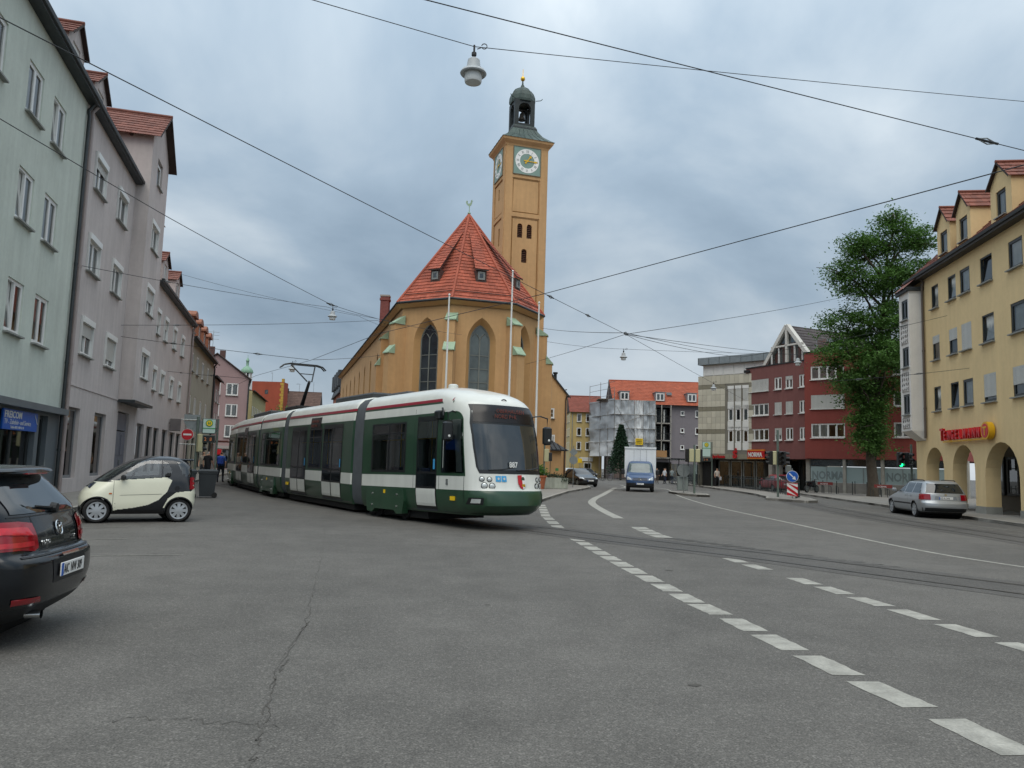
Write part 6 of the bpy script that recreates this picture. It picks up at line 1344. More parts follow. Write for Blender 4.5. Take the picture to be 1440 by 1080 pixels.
for sd in (-.33, .33):
    s_ = MB(); s_.bbox(1.25, 1.72, sd-.23, sd+.23, .3, .62, .04); s_.loft([[(1.66, sd-.22, .58), (1.84, sd-.22, .58), (1.84, sd+.22, .58), (1.66, sd+.22, .58)], [(1.8, sd-.2, 1.12), (1.92, sd-.2, 1.12), (1.92, sd+.2, 1.12), (1.8, sd+.2, 1.12)], [(1.84, sd-.12, 1.32), (1.92, sd-.12, 1.32), (1.92, sd+.12, 1.32), (1.84, sd+.12, 1.32)]], True, True); s_.build('seat', SEAT, sm, smooth=40)
MB().bbox(.6, .95, -.62, .62, .6, .99, .05).build('dashboard', SEAT, sm)
st = MB(); st.tube([(1.06+.06*math.sin(a), -.33+.17*math.cos(a), .98+.165*math.sin(a)) for a in np.linspace(0, 2*math.pi, 20)], .016, 6); st.tube([(.9, -.33, .93), (1.07, -.33, .98)], .03, 6); st.build('steering_wheel', PLAST, sm)
for i, z in enumerate((.82, .92, 1.02)):
    MB().lathe([(.05, -.01), (.05, .01), (.03, .02)], 12, (2.36, -(c.y(2.36, z)+.0), z), axis='y').build('tail_light', LAMPR, sm)
c.side(sm, 'tail_light', [(2.3, .78), (2.39, .78), (2.37, 1.06), (2.3, 1.06)], LAMPR, .008); c.side(sm, 'side_marker', [(.58, .655), (.64, .655), (.64, .685), (.58, .685)], LAMPO, .01); c.side(sm, 'headlight', [(.14, .8), (.3, .93), (.34, .92), (.2, .77)], MAT('dark_headlamp', '#3b4044', .1, coat=.6), .008)
c.side(sm, 'headlight', [(.14, .8), (.3, .93), (.34, .92), (.2, .77)], MAT('dark_headlamp', '#3b4044'), .008, 1); MB().lathe([(.055, -.003), (.05, .006)], 16, (2.02, -(c.y(2.02, .8)+.006), .8), axis='y').build('fuel_cap', TRI, sm)
for P in ([(.665, .3), (.672, .3), (.672, .97), (.665, .97)], [(.8, .63), (1.7, .66), (1.7, .667), (.8, .637)]): c.side(sm, 'panel_gap', P, PLAST, .004)
mr = MB(); mr.bbox(.8, .9, -.88, -.72, .98, 1.1, .03); mr.bbox(.8, .9, .72, .88, .98, 1.1, .03); mr.build('wing_mirror', PLAST, sm)
MB().bbox(1.75, 1.86, -.77, -.745, 1.08, 1.16, .01).build('door_handle', PLAST, sm); MB().bbox(1.95, 2.4, -.5, .5, 1.45, 1.5, .02).build('roof_spoiler', TRI, sm)
c.side(sm, 'window_post', [(1.66, 1.07), (1.695, 1.07), (1.695, 1.44), (1.66, 1.44)], TRI, .004); plate(sm, 'A MS 224', (2.51, 0, .62), R(90), .4, .1)

# dark hatchback cut by the left edge of the view, seen from behind
DKB = MAT('blue_black_car_paint', '#0b1015', .25, var=.04, coat=.35, spec=.4)
pol = T('dark_hatchback', 'dark blue black hatchback showing its tailgate and licence plate', 'car', (-7.74, 6.24, 0), math.atan2(.174, .985))
c = Car([(.2, .68, .25, .5, 3.72, .5), (.3, .78, .1, .6, 3.86, .42), (.42, .825, .02, .65, 3.93, .38), (.55, .84, 0, .65, 3.95, .36), (.68, .84, .04, .65, 3.945, .36), (.735, .84, .1, .62, 3.91, .36), (.76, .838, .16, .6, 3.86, .34), (.9, .83, .6, .55, 3.83, .34), (1.0, .815, 1.0, .5, 3.79, .33), (1.08, .80, 1.15, .45, 3.755, .32), (1.2, .745, 1.4, .4, 3.65, .3), (1.33, .665, 1.68, .4, 3.53, .28), (1.385, .62, 1.82, .4, 3.48, .26), (1.41, .6, 1.9, .4, 3.60, .2), (1.44, .53, 2.05, .4, 3.58, .2), (1.46, .4, 2.2, .4, 3.5, .3)], zstep=.016, xs=110, nr=3.4)
def cls(x, y, z):
    for xw in (.78, 3.25):
        if math.hypot(x-xw, z-.31) < .35 and y > .5: return None
    if z < .34: return 1
    if 1.03 < z < 1.36 and y > c.at(z)[0]-.03 and 1.25+(z-1.03)*1.5 < x < 3.35-(z-1.03)*.9 and not 2.28 < x < 2.36: return 2
    return 0
bd = c.body(pol, cls, [DKB, PLAST, CGL], CGL)
for xw in (.78, 3.25):
    for sd in (-1, 1): wheel(pol, xw, sd*.735, .31, .2, sd, 7, MAT('silver_wheel_trim', '#aeb2b5'))
    MB().lathe([(.345, -.7), (.345, .7)], 18, (xw, 0, .31), axis='y', c0=False, c1=False).build('wheel_well', DARKIN, bd)
MB().box(.5, 3.6, -.6, .6, .17, .22).build('underbody', DARKIN, bd)
gw = c.end(pol, 'rear_window', [(-.66, 1.075), (.66, 1.075), (.58, 1.37), (-.58, 1.37)], CGL, .008); c.end(pol, 'tailgate_seam', [(-.70, 1.05), (.70, 1.05), (.70, 1.058), (-.70, 1.058)], PLAST, .004)
for sd in (-1, 1):
    tl = c.end(pol, 'tail_light', [(sd*.43, .80), (sd*.46, 1.0), (sd*.62, 1.02), (sd*.815, 1.02), (sd*.83, .81), (sd*.8, .78), (sd*.5, .775)], LAMPR, .014)
    c.end(tl, 'lamp_lens', [(sd*.5, .9), (sd*.55, .97), (sd*.8, .98), (sd*.8, .92)], MAT('tail_lamp_bright', '#c42a34', .15, coat=.6, var=.2, vs_=14), .02); c.end(tl, 'lamp_lens', [(sd*.5, .82), (sd*.8, .82), (sd*.8, .86), (sd*.5, .86)], MAT('tail_lamp_bright', '#c42a34'), .02)
    c.end(pol, 'bumper_reflector', [(sd*.45, .37), (sd*.5, .42), (sd*.76, .43), (sd*.74, .38)], LAMPR, .01)
for sd in (-1, 1): c.end(pol, 'tailgate_seam', [(sd*.41, .79), (sd*.418, .79), (sd*.44, 1.05), (sd*.432, 1.05)], PLAST, .004)
c.end(pol, 'tailgate_seam', [(-.41, .772), (.41, .772), (.41, .78), (-.41, .78)], PLAST, .004); c.end(pol, 'bumper_shelf', [(-.7, .735), (.7, .735), (.7, .745), (-.7, .745)], PLAST, .004)
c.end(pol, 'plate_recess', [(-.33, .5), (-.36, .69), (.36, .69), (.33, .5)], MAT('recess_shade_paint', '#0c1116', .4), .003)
plate(pol, 'AIC  NW 309', (c.rear(0, .6)+.02, 0, .54), R(90), .52, .115)
b = MB(); r0 = .058; xr_ = c.rear(0, .93)+.012; b.tube([(xr_-.02*math.sin(a), r0*math.cos(a), .93+r0*math.sin(a)) for a in np.linspace(0, 2*math.pi, 24)], .008, 6); bdg = b.build('badge', CHROME, pol)
for P in ([(-.04, .97), (-.012, .935), (0, .95), (.012, .935), (.04, .97)], [(-.045, .945), (-.02, .885), (0, .925), (.02, .885), (.045, .945)]): MB().tube([(xr_, y, z) for y, z in P], .007, 5).build('badge_letter', CHROME, bdg)
MB().lathe([(.056, -.004), (.056, .002)], 24, (xr_-.012, 0, .93), axis='x').build('badge_disc', PLAST, bdg)
TEXT('model_name', 'POLO', .055, CHROME, pol, (c.rear(-.3, .83)+.01, -.385, .815), (R(90), 0, R(90)), .004, sx=1.25, bold=.001); TEXT('model_name', 'TSI', .04, CHROME, pol, (c.rear(.3, .83)+.012, .28, .82), (R(90), 0, R(90)), .003)
sp = MB(); rw = []
for z, e in ((1.385, -.05), (1.40, .07), (1.43, .06), (1.455, -.15)):
    rw.append([(c.rear(y, 1.4)+e-.02-.06*(y/.6)**2, y, z) for y in np.linspace(-.58, .58, 14)])
sp.loft(rw, closed=False); spo = sp.build('roof_spoiler', DKB, pol, smooth=50); MB().box(c.rear(0, 1.4)+.02, c.rear(0, 1.4)+.062, -.2, .2, 1.392, 1.402).build('brake_light', LAMPR, spo)
wp = MB(); wp.tube([(c.rear(0, 1.1)+.03, .02, 1.1), (c.rear(-.3, 1.12)+.02, -.3, 1.13)], .01, 5); wp.lathe([(.05, -.02), (.04, .03)], 10, (c.rear(0, 1.09)+.02, .02, 1.1), axis='x'); wp.build('rear_wiper', PLAST, pol)
MB().lathe([(.035, 0), (.035, .12)], 12, (c.rear(0, .28)-.05, -.42, .26), axis='x', c1=False).build('exhaust_pipe', CHROME, pol, smooth=40); c.end(pol, 'handle_recess', [(-.18, .70), (.18, .70), (.18, .72), (-.18, .72)], CHROME, .02)

def estate(par, paint, c, wagon=True):
    pass
# silver estate by the arcade
SIL = MAT('silver_car_paint', '#a3a7aa', .3, metal=.5, var=.04, coat=.4)
pa = T('silver_estate_car', 'silver estate car with red tail lights parked beside the yellow arcade', 'car', (17.86, 34.96, 0), math.atan2(-.989, -.15))
c = Car([(.2, .76, .25, .6, 4.45, .5), (.32, .84, .06, .7, 4.62, .45), (.48, .868, 0, .75, 4.68, .42), (.6, .875, .05, .72, 4.67, .42), (.68, .875, .15, .7, 4.6, .42), (.8, .87, .55, .65, 4.57, .4), (.9, .862, 1.05, .6, 4.55, .4), (.97, .845, 1.35, .5, 4.53, .38), (1.2, .745, 1.8, .45, 4.42, .36), (1.38, .655, 2.15, .4, 4.28, .34), (1.44, .6, 2.35, .4, 4.2, .3), (1.48, .48, 2.6, .4, 4.05, .3)], zstep=.02, xs=120)
def cls(x, y, z):
    for xw in (.93, 3.63):
        if math.hypot(x-xw, z-.315) < .355 and y > .5: return None
    if z < .27: return 1
    if .985 < z < 1.37 and y > c.at(z)[0]-.025 and 1.62+(z-.985)*1.35 < x < 4.3-(z-.985)*.75 and not any(abs(x-k) < .035 for k in (2.55, 3.4)): return 2
    if 1.0 < z < 1.36 and x < 2.2 and y < c.at(z)[0]-.07 and x < 1.5+(z-1)*1.9: return 2
    if .5 < z < .56 and 1.3 < x < 3.3: return 1
    return 0
bd = c.body(pa, cls, [SIL, PLAST, CGL], CGL)
for xw in (.93, 3.63):
    for sd in (-1, 1): wheel(pa, xw, sd*.765, .315, .2, sd, 6, MAT('silver_wheel_trim', '#aeb2b5'))
    MB().lathe([(.35, -.72), (.35, .72)], 18, (xw, 0, .315), axis='y', c0=False, c1=False).build('wheel_well', DARKIN, bd)
MB().box(.5, 4.3, -.62, .62, .17, .22).build('underbody', DARKIN, bd)
c.end(pa, 'rear_window', [(-.7, 1.0), (.7, 1.0), (.58, 1.36), (-.58, 1.36)], CGL, .01); c.end(pa, 'bumper', [(-.8, .28), (.8, .28), (.84, .42), (-.84, .42)], PLAST, .006)
for sd in (-1, 1):
    c.end(pa, 'tail_light', [(sd*.55, .73), (sd*.55, .95), (sd*.845, .95), (sd*.86, .73)], LAMPR, .012); c.side(pa, 'tail_light', [(4.2, .73), (4.32, .73), (4.32, .95), (4.2, .95)], LAMPR, .008, sd)
    MB().tube([(2.6, sd*.58, 1.47), (2.7, sd*.58, 1.51), (3.9, sd*.58, 1.5), (4.0, sd*.57, 1.46)], .018, 5).build('roof_rail', PLAST, pa); MB().bbox(1.65, 1.8, sd*.98-.08, sd*.98+.08, .98, 1.12, .03).build('wing_mirror', SIL, pa)
    for P in ([(1.95, .3), (1.957, .3), (1.957, .97), (1.95, .97)], [(2.97, .3), (2.977, .3), (2.977, .97), (2.97, .97)]): c.side(pa, 'door_gap', P, PLAST, .004, sd)
    for x in (2.6, 3.2): MB().bbox(x, x+.18, sd*.885-.012, sd*.885+.012, .84, .87, .006).build('door_handle', SIL, pa)
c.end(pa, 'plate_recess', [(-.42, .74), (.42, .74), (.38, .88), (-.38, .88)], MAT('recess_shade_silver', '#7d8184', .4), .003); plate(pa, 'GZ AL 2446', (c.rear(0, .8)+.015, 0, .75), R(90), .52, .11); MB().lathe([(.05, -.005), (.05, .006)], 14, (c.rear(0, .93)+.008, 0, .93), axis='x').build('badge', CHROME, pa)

# hatchback used for the far parked and waiting cars
def hatch(name, label, loc, head, paint, group=None):
    t = T(name, label, 'car', loc, math.atan2(-head[1], -head[0]), group)
    c = Car([(.2, .74, .2, .5, 3.95, .4), (.35, .84, .03, .65, 4.1, .38), (.52, .86, 0, .7, 4.15, .36), (.68, .86, .08, .68, 4.12, .36), (.8, .855, .4, .6, 4.08, .35), (.92, .84, .95, .55, 4.05, .34), (.98, .83, 1.2, .5, 4.02, .32), (1.2, .74, 1.62, .4, 3.86, .3), (1.38, .65, 2.0, .4, 3.68, .28), (1.44, .58, 2.2, .4, 3.6, .28), (1.47, .45, 2.4, .4, 3.4, .28)], zstep=.035, xs=60)
    def cls(x, y, z):
        for xw in (.82, 3.33):
            if math.hypot(x-xw, z-.31) < .35 and y > .5: return None
        if z < .3: return 1
        if 1.0 < z < 1.37 and y > c.at(z)[0]-.03 and 1.45+(z-1)*1.4 < x < 3.6-(z-1)*.7 and not abs(x-2.45) < .04: return 2
        if 1.0 < z < 1.38 and y < c.at(z)[0]-.07 and (x < 1.3+(z-1)*2.0 or x > 3.6): return 2
        return 0
    bd = c.body(t, cls, [paint, PLAST, CGL], CGL)
    for xw in (.82, 3.33):
        for sd in (-1, 1): wheel(t, xw, sd*.75, .31, .2, sd, 6)
    MB().box(.5, 3.7, -.6, .6, .17, .3).build('underbody', DARKIN, bd)
    for sd in (-1, 1):
        c.end(t, 'headlight', [(sd*.5, .64), (sd*.52, .74), (sd*.8, .78), (sd*.82, .66)], LAMPC, .012, False); c.end(t, 'tail_light', [(sd*.55, .78), (sd*.55, .98), (sd*.82, .98), (sd*.83, .78)], LAMPR, .012); MB().bbox(1.4, 1.55, sd*.95-.08, sd*.95+.08, .98, 1.1, .03).build('wing_mirror', paint, t)
    c.end(t, 'grille', [(-.45, .6), (.45, .6), (.42, .72), (-.42, .72)], PLAST, .006, False); c.end(t, 'lower_grille', [(-.6, .3), (.6, .3), (.6, .45), (-.6, .45)], PLAST, .006, False)
    plate(t, 'A KL 318', (-.02, 0, .46), R(-90)); plate(t, 'A KL 318', (c.rear(0, .62)+.02, 0, .6), R(90)); return t
WPC = MAT('white_car_paint', '#c9cccb', .3, coat=.4, var=.03); RPC = MAT('red_car_paint', '#8e1f2c', .3, coat=.4, var=.04)
hatch('black_hatchback', 'black hatchback with headlights waiting at the church corner', (6.6, 62.6, 0), (.3, -.95), TRI)
hatch('white_hatchback', 'white car parked behind the black hatchback at the church', (6.4, 72, 0), (.2, -.98), WPC)
hatch('white_hatchback', 'white car stopped beyond the railings near the bus shelter', (22.6, 83.5, 0), (.1, .99), WPC)
hatch('red_hatchback', 'dark red car behind the black railings in front of the supermarket', (23.0, 69.5, 0), (-.1, .99), RPC)
hatch('dark_parked_car', 'dark car parked against the shop of the buff yellow house', (11.3, 104, 0), (.3, -.95), TRI)

# box van
VBL = MAT('blue_van_paint', '#2b4870', .3, coat=.4, var=.04); BOXW = MAT('white_box_panel', '#e2e7ea', .4, var=.04, streak=.05)
tr = T('box_van', 'blue cabbed delivery van with tall white box body facing the junction', 'truck', (9.05, 53.5, 0), math.atan2(.986, .165))
c = Car([(.28, .8, .12, .4, 2.3, .1), (.42, .93, .02, .5, 2.3, .1), (.7, .97, 0, .5, 2.3, .1), (.92, .975, .08, .5, 2.3, .1), (1.1, .97, .35, .48, 2.3, .1), (1.24, .96, .72, .42, 2.3, .1), (1.32, .95, .86, .4, 2.3, .1), (1.75, .87, 1.12, .36, 2.3, .1), (2.0, .8, 1.3, .34, 2.3, .1), (2.1, .7, 1.5, .3, 2.3, .1), (2.14, .6, 1.65, .3, 2.25, .1)], zstep=.03, xs=60)
def cls(x, y, z):
    if math.hypot(x-.85, z-.35) < .4 and y > .5: return None
    if z < .62: return 1
    if 1.34 < z < 1.98 and y < c.at(z)[0]-.08 and x < 1.35+(z-1.34)*.6: return 2
    if 1.3 < z < 1.9 and y > c.at(z)[0]-.04 and 1.25+(z-1.3)*.5 < x < 2.1: return 2
    return 0
c.body(tr, cls, [VBL, PLAST, MAT('van_windscreen', '#5b6a6c', .06, var=.25, vs_=1.5, spec=.8)], CGL, 'cab')
for xw in (.85, 4.3):
    for sd in (-1, 1): wheel(tr, xw, sd*.84, .36, .24, sd, 6)
b = MB(); b.bbox(2.35, 6.1, -1.12, 1.12, .95, 3.12, .03); bx = b.build('cargo_box', BOXW, tr)
for y in (-.45, .0, .45): MB().box(2.335, 2.35, y-.008, y+.008, 1.0, 2.94).build('panel_seam', GREYM, bx)
MB().box(2.3, 6.12, -1.13, 1.13, 3.04, 3.16).build('roof_rail', BOXW, bx); MB().box(2.0, 6.0, -.5, .5, .45, .95).build('chassis', TUN, tr)
for sd in (-1, 1):
    c.end(tr, 'headlight', [(sd*.58, .8), (sd*.62, .92), (sd*.86, 1.04), (sd*.9, .82)], LAMPC, .014, False); MB().bbox(.95, 1.1, sd*1.2-.13, sd*1.2+.13, 1.18, 1.55, .04).build('wing_mirror', PLAST, tr)
for z in (.78, .85, .92): c.end(tr, 'grille_bar', [(-.5, z), (.5, z), (.5, z+.035), (-.5, z+.035)], PLAST, .01, False)
b = MB(); b.tube([(c.front(0, .87)-.03, .1*math.cos(a), .86+.1*math.sin(a)) for a in np.linspace(0, 2*math.pi, 20)], .013, 5)
for a in (90, 210, 330): b.tube([(c.front(0, .87)-.03, 0, .86), (c.front(0, .87)-.03, .1*math.cos(R(a)), .86+.1*math.sin(R(a)))], .013, 5)
b.build('badge', CHROME, tr); plate(tr, 'A VT 1107', (-.02, 0, .5), R(-90))
# ------------------------------------------------------------------ overhead wires and hanging lamps
WIRE = MAT('wire_black', '#202326', .6, var=.1)
def cat_pts(a, b, sag, n=14): a, b = Vector(a), Vector(b); return [a+(b-a)*i/n-Vector((0, 0, sag*4*(i/n)*(1-i/n))) for i in range(n+1)]
def wire(label, pts, r_=.012, sag=.12, ins=(), name='overhead_wire'):
    P = []
    for a, b in zip(pts, pts[1:]): P += cat_pts(a, b, sag)[:-1]
    P.append(Vector(pts[-1])); base = P[0]
    o = MB().tube([p-base for p in P], r_, 5).build(name, WIRE, None, base, smooth=60); TAG(o, label, 'wire', 'overhead wires and span cables')
    for t_ in ins:
        i = min(int(t_*(len(P)-1)), len(P)-2); a, b = P[i]-base, P[i+1]-base; d = (b-a).normalized(); c_ = a+(b-a)*(t_*(len(P)-1)-i)
        MB().tube([c_-d*.22, c_-d*.12, c_, c_+d*.12, c_+d*.22], .018, 8).build('insulator', BLACK, o); m = MB()
        for s_ in (-1, 1): m.tube([c_-d*.2, c_+Vector((0, 0, s_*.045)), c_+d*.2], .01, 5)
        m.build('turnbuckle', GREYM, o)
    return o
wire('span cable carrying the big bell lamp, sloping from the green house', [(-12.9, 6.9, 9.0), (-.96, 14.6, 9.9), (17.5, 21.0, 12.2)], .008, .04)
wire('bare feeder wire crossing high above the junction with a turnbuckle', [(-9.5, 4.4, 6.5), (16.5, 14.4, 6.5)], .0065, .05, (.625,))
wire('long wire running from the house row down past the church tower to the signals', [(-8.2, 3.9, 6.5), (4.12, 27.9, 6.5), (16, 52.5, 6.5)], .008, .03, (.375, .43, .5))
wire('wire running along the house row towards the bell lamp in front of the nave', [(-8.4, 4, 6.5), (-7.26, 15.5, 6.5), (-5.84, 24.1, 6.5), (-4.4, 27.5, 6.6), (-3.0, 44, 9.0)], .008, .03, (.5,))
wire('tram contact wire rising over the pantograph towards the near track', [(-17.6, 47, 5.6), (-12.6, 37.6, 5.58), (-8.2, 31.0, 5.58), (-4.3, 24.1, 5.6), (.76, 17.56, 5.6), (3.53, 13.59, 5.6), (6.44, 9.44, 5.6), (12, 1, 5.6)], .0085, .0)
wire('span wire from the lilac house wall to the corner of the choir', [(-15.72, 27.18, 8.28), (-11.9, 48, 11.2), (-7.7, 50.9, 10.9)], .011, .1, (.12,))
wire('lower span wire from the lilac wall past the bay to the choir', [(-17.68, 34.2, 7.32), (-9.0, 50, 10.8), (-7.5, 51, 10.6)], .011, .1, (.08,))
wire('pull wire from the lilac house wall to the tram contact wire', [(-17.73, 34.4, 6.83), (-8.3, 31.0, 5.6)], .01, .03, (.3, .75))
wire('pull wire anchored on the far lilac wall under its windows', [(-21.3, 47.2, 6.7), (-13.6, 39.2, 5.6)], .01, .03, (.2, .6))
wire('thin wire between far lilac dormers and the nave eave', [(-22.3, 50.5, 13.6), (-11.3, 55, 12.0), (-8, 60, 11.6)], .01, .15)
wire('contact wire bracket line between pantograph and nave buttress', [(-8.1, 31, 5.6), (-8.3, 53.6, 9.2)], .01, .1, (.7,))
wire('span wire from the church tower across to the beige block', [(2.2, 62, 12.8), (4.12, 27.9, 6.55), (20.8, 71, 12.6)], .012, .1, (.5,))
wire('lamp wire from the tower foot towards the red block, sagging', [(2.4, 61.8, 11.7), (8.72, 60, 10.95), (28.3, 58, 10.8)], .012, .12)
wire('span wire from the road node to the big tree', [(4.12, 27.9, 6.5), (21.3, 50, 13.2), (25.5, 55.5, 15.2)], .011, .08)
wire('short stay wire from the church flank to the road node', [(.9, 51.6, 8.4), (4.12, 27.9, 6.5)], .01, .05)
wire('span wire from the road node to the brown red block', [(4.12, 27.9, 6.5), (21.72, 58, 10.6), (25.3, 65.4, 10.9)], .011, .08, (.6,))
wire('span wire fixed to the yellow arcade facade below its top windows', [(20.9, 36.5, 9.4), (12, 40, 7.6), (4.12, 27.9, 6.5)], .01, .12, (.1,))
wire('second span wire fixed to the yellow arcade facade between its lower windows', [(20.75, 34.6, 6.6), (16, 40, 6.4)], .01, .06, (.3, .7))
LAMPG = MAT('frosted_lamp_bowl', '#c9cdcd', .35, var=.05); LAMPM = MAT('grey_lamp_hood', '#a9aeb0', .5, var=.08)
def lamp(label, loc, k=1.0):
    t = T('hanging_street_lamp', label, 'lamp', loc, 0, 'lamps hung over the streets')
    MB().lathe([(.03*k, 0), (.03*k, .06*k), (.05*k, .08*k), (.05*k, .14*k), (.02*k, .16*k), (.02*k, .3*k)], 10, (0, 0, -.3*k)).build('suspension', BLACK, t, smooth=40)
    MB().lathe([(.07*k, -.28*k), (.12*k, -.32*k), (.14*k, -.46*k), (.15*k, -.5*k), (.24*k, -.55*k), (.265*k, -.6*k), (.25*k, -.62*k), (.17*k, -.6*k)], 28, c1=False).build('hood', LAMPM, t, smooth=35)
    MB().lathe([(.172*k, -.59*k), (.172*k, -.76*k), (.16*k, -.79*k), (.1*k, -.8*k), (.01, -.8*k)], 28).build('bowl', LAMPG, t, smooth=40)
    MB().tube([(.06*k, 0, -.08*k)]+[(.2*k+.055*k*math.cos(a), 0, -.02*k+.055*k*math.sin(a)) for a in np.linspace(3.6, 9.2, 14)], .01*k, 5).build('cable_loop', BLACK, t); return t
lamp('big bell shaped lamp on the span cable above the junction', (-.96, 14.6, 9.93))
lamp('bell lamp hung in front of the nave of the church, beside the chimney', (-11.5, 48, 11.25), 1.1)
lamp('bell lamp hung over the road between tower and beige block', (8.72, 60, 10.98), 1.15)
lamp('lamp hung low behind the pantograph over the tram street', (-17.3, 60, 9.2), 1.1)
lamp('bell lamp hung in front of the brown red block', (21.72, 58, 10.65), 1.1)
lamp('lamp hung against the beige block facade', (19.0, 72, 10.0), 1.1)

# ------------------------------------------------------------------ flagpoles, signs, signals
for lab, x, y, z in (('slim white flagpole rising in front of the dark choir window', -2.95, 34.1, 9.1), ('tallest white flagpole, in front of the choir roof dormer', -.12, 34.6, 10.4), ('white flagpole nearest to the church tower, beside the tram nose', 1.15, 35.2, 9.1)):
    t = T('flagpole', lab, 'flagpole', (x, y, .12), 0, 'white flagpoles at the church')
    MB().tube([(0, 0, 0), (0, 0, z-.12)], .065, 10, r1=.035).build('pole', WHITE, t, smooth=50); MB().lathe([(.02, z-.12), (.06, z-.08), (.02, z-.02)], 10).build('finial', WHITE, t, smooth=50); MB().lathe([(.12, 0), (.12, .12), (.08, .14)], 12).build('base', GREYM, t, smooth=40)
SIGY = MAT('pale_signal_housing', '#b9b58f', .6, var=.08); GRN = MAT('signal_green_lit', '#19e07a', .4, emit=4.0, var=0); LOFF = MAT('signal_lens_off', '#1d1a18', .3)
def signal_head(par, x, y, z, rz, house, lit=None, n=3):
    """signal head facing local -y: housing > lenses, visors"""
    h_ = OBJ('signal_head', None, par, (x, y, z), rz); hh = .28*n
    MB().bbox(-.15, .15, -.12, .12, 0, hh, .03).build('housing', house, h_)
    for i in range(n):
        zc_ = .14+.28*i; MB().lathe([(.1, -.135), (.1, -.12)], 16, (0, 0, zc_), axis='y').build('lens', GRN if lit == i else LOFF, h_)
        v = MB(); v.loft([[(.12*math.cos(a), -.12, zc_+.12*math.sin(a)) for a in np.linspace(-.3, math.pi+.3, 10)], [(.11*math.cos(a), -.34, zc_+.11*math.sin(a)-.02) for a in np.linspace(-.3, math.pi+.3, 10)]], closed=False); v.build('visor', BLACK, h_)
    return h_
def post(t, h_, r_=.06, mat=None): return MB().tube([(0, 0, 0), (0, 0, h_)], r_, 10).build('post', mat or POLEG, t, smooth=50)
t = T('traffic_signal', 'cream backed traffic signal on the small refuge island', 'traffic light', (11.87, 49.6, .13)); post(t, 3.1, .07)
for x, a in ((-.2, 180), (.2, 180)): signal_head(t, x, 0, 2.0, R(a), SIGY)
signal_head(t, -.42, .1, 2.0, R(100), BLACK); signal_head(t, .42, .1, 2.0, R(-100), BLACK)
t = T('traffic_signal', 'black traffic signal on a tall post at the end of the railings', 'traffic light', (16.5, 47.5, .14)); post(t, 4.1, .07)
signal_head(t, .12, -.1, 1.95, 0, BLACK); signal_head(t, -.2, .05, 1.95, R(150), SIGY); signal_head(t, .4, .1, 1.95, R(80), BLACK); signal_head(t, -.42, .1, 1.95, R(-80), BLACK); MB().bbox(.5, .8, -.1, .1, 1.5, 1.95, .03).build('camera_box', GREYM, t)
t = T('traffic_signal', 'traffic signal showing a lit green light at the arcade corner', 'traffic light', (22.5, 43.2, .12)); post(t, 3.3, .06)
signal_head(t, -.7, -.12, 2.0, 0, BLACK, 0); signal_head(t, -.22, 0, 2.0, R(40), BLACK); MB().tube([(-.8, 0, 2.8), (0, 0, 2.8)], .03, 6).build('bracket', POLEG, t); MB().tube([(-.8, 0, 2.1), (0, 0, 2.1)], .03, 6).build('bracket', POLEG, t)
t = T('traffic_signal', 'traffic signal with pale backs in front of the low church annex', 'traffic light', (2.28, 51.0, .12)); post(t, 3.7, .06); signal_head(t, .15, 0, 1.75, R(170), SIGY); signal_head(t, .4, .1, 1.8, R(-90), BLACK, None, 2)
def disc(par, name, x, y, z, r_, mat, th=.02, n=24): return MB().lathe([(r_, -th), (r_, th)], n, (x, y, z), axis='y').build(name, mat, par, smooth=40)
t = T('direction_sign', 'blue round sign with white arrow above a red white striped board', 'sign', (16.65, 45.5, .14), R(-14)); post(t, 1.75, .035, GREYM); disc(t, 'sign_rim', 0, -.05, 1.28, .34, WHITE, .012)
dd = disc(t, 'sign_face', 0, -.068, 1.28, .315, BLUE, .006); P = [(-.2, .16), (.05, -.08), (-.02, -.14), (.2, -.2), (.14, .03), (.08, -.03), (-.15, .21)]; MB().prism([(x, 1.28+z) for x, z in P], -.085, -.078).build('arrow', WHITE, dd)
bd = MB().bbox(-.3, .3, -.05, -.03, .12, .9, .01).build('striped_board', WHITE, t)
for k in range(-1, 3):
    z0_ = .12+.36*k; P = [(-.3, z0_+.42), (-.3, z0_+.6), (.3, z0_+.18), (.3, z0_)]; P = [(x, min(max(z, .125), .895)) for x, z in P]
    if max(p[1] for p in P)-min(p[1] for p in P) > .02: MB().prism(P, -.058-.0006*(k+1), -.05).build('stripe', RED, bd)
t = T('sign_back', 'round grey sign back with utility box on the small refuge island', 'sign', (11.35, 50.3, .13)); post(t, 1.9, .03, GREYM); disc(t, 'sign_plate', 0, .05, 1.45, .42, GREYM, .012); MB().bbox(-.35, .35, .2, .5, .15, 1.05, .03).build('utility_box', MAT('grey_utility_box', '#7f8682', .6, var=.1), t)
t = T('sign_back', 'diamond and round sign backs on one post at the church corner', 'sign', (4.62, 56, .12)); post(t, 3.0, .03, GREYM); disc(t, 'sign_plate', 0, -.04, 1.95, .3, GREYM, .012)
MB().add([(0, -.04, 2.22), (.31, -.04, 2.53), (0, -.04, 2.84), (-.31, -.04, 2.53), (0, -.02, 2.22), (.31, -.02, 2.53), (0, -.02, 2.84), (-.31, -.02, 2.53)], [(0, 1, 2, 3), (4, 7, 6, 5), (0, 4, 5, 1), (1, 5, 6, 2), (2, 6, 7, 3), (3, 7, 4, 0)]).build('sign_plate', GREYM, t)
t = T('letter_sign', 'small yellow sign on a post beyond the black hatchback', 'sign', (7.1, 78, .0)); post(t, 2.7, .03, GREYM); MB().bbox(-.22, .22, -.04, .04, 2.0, 2.45, .01).build('sign_plate', YEL, t)
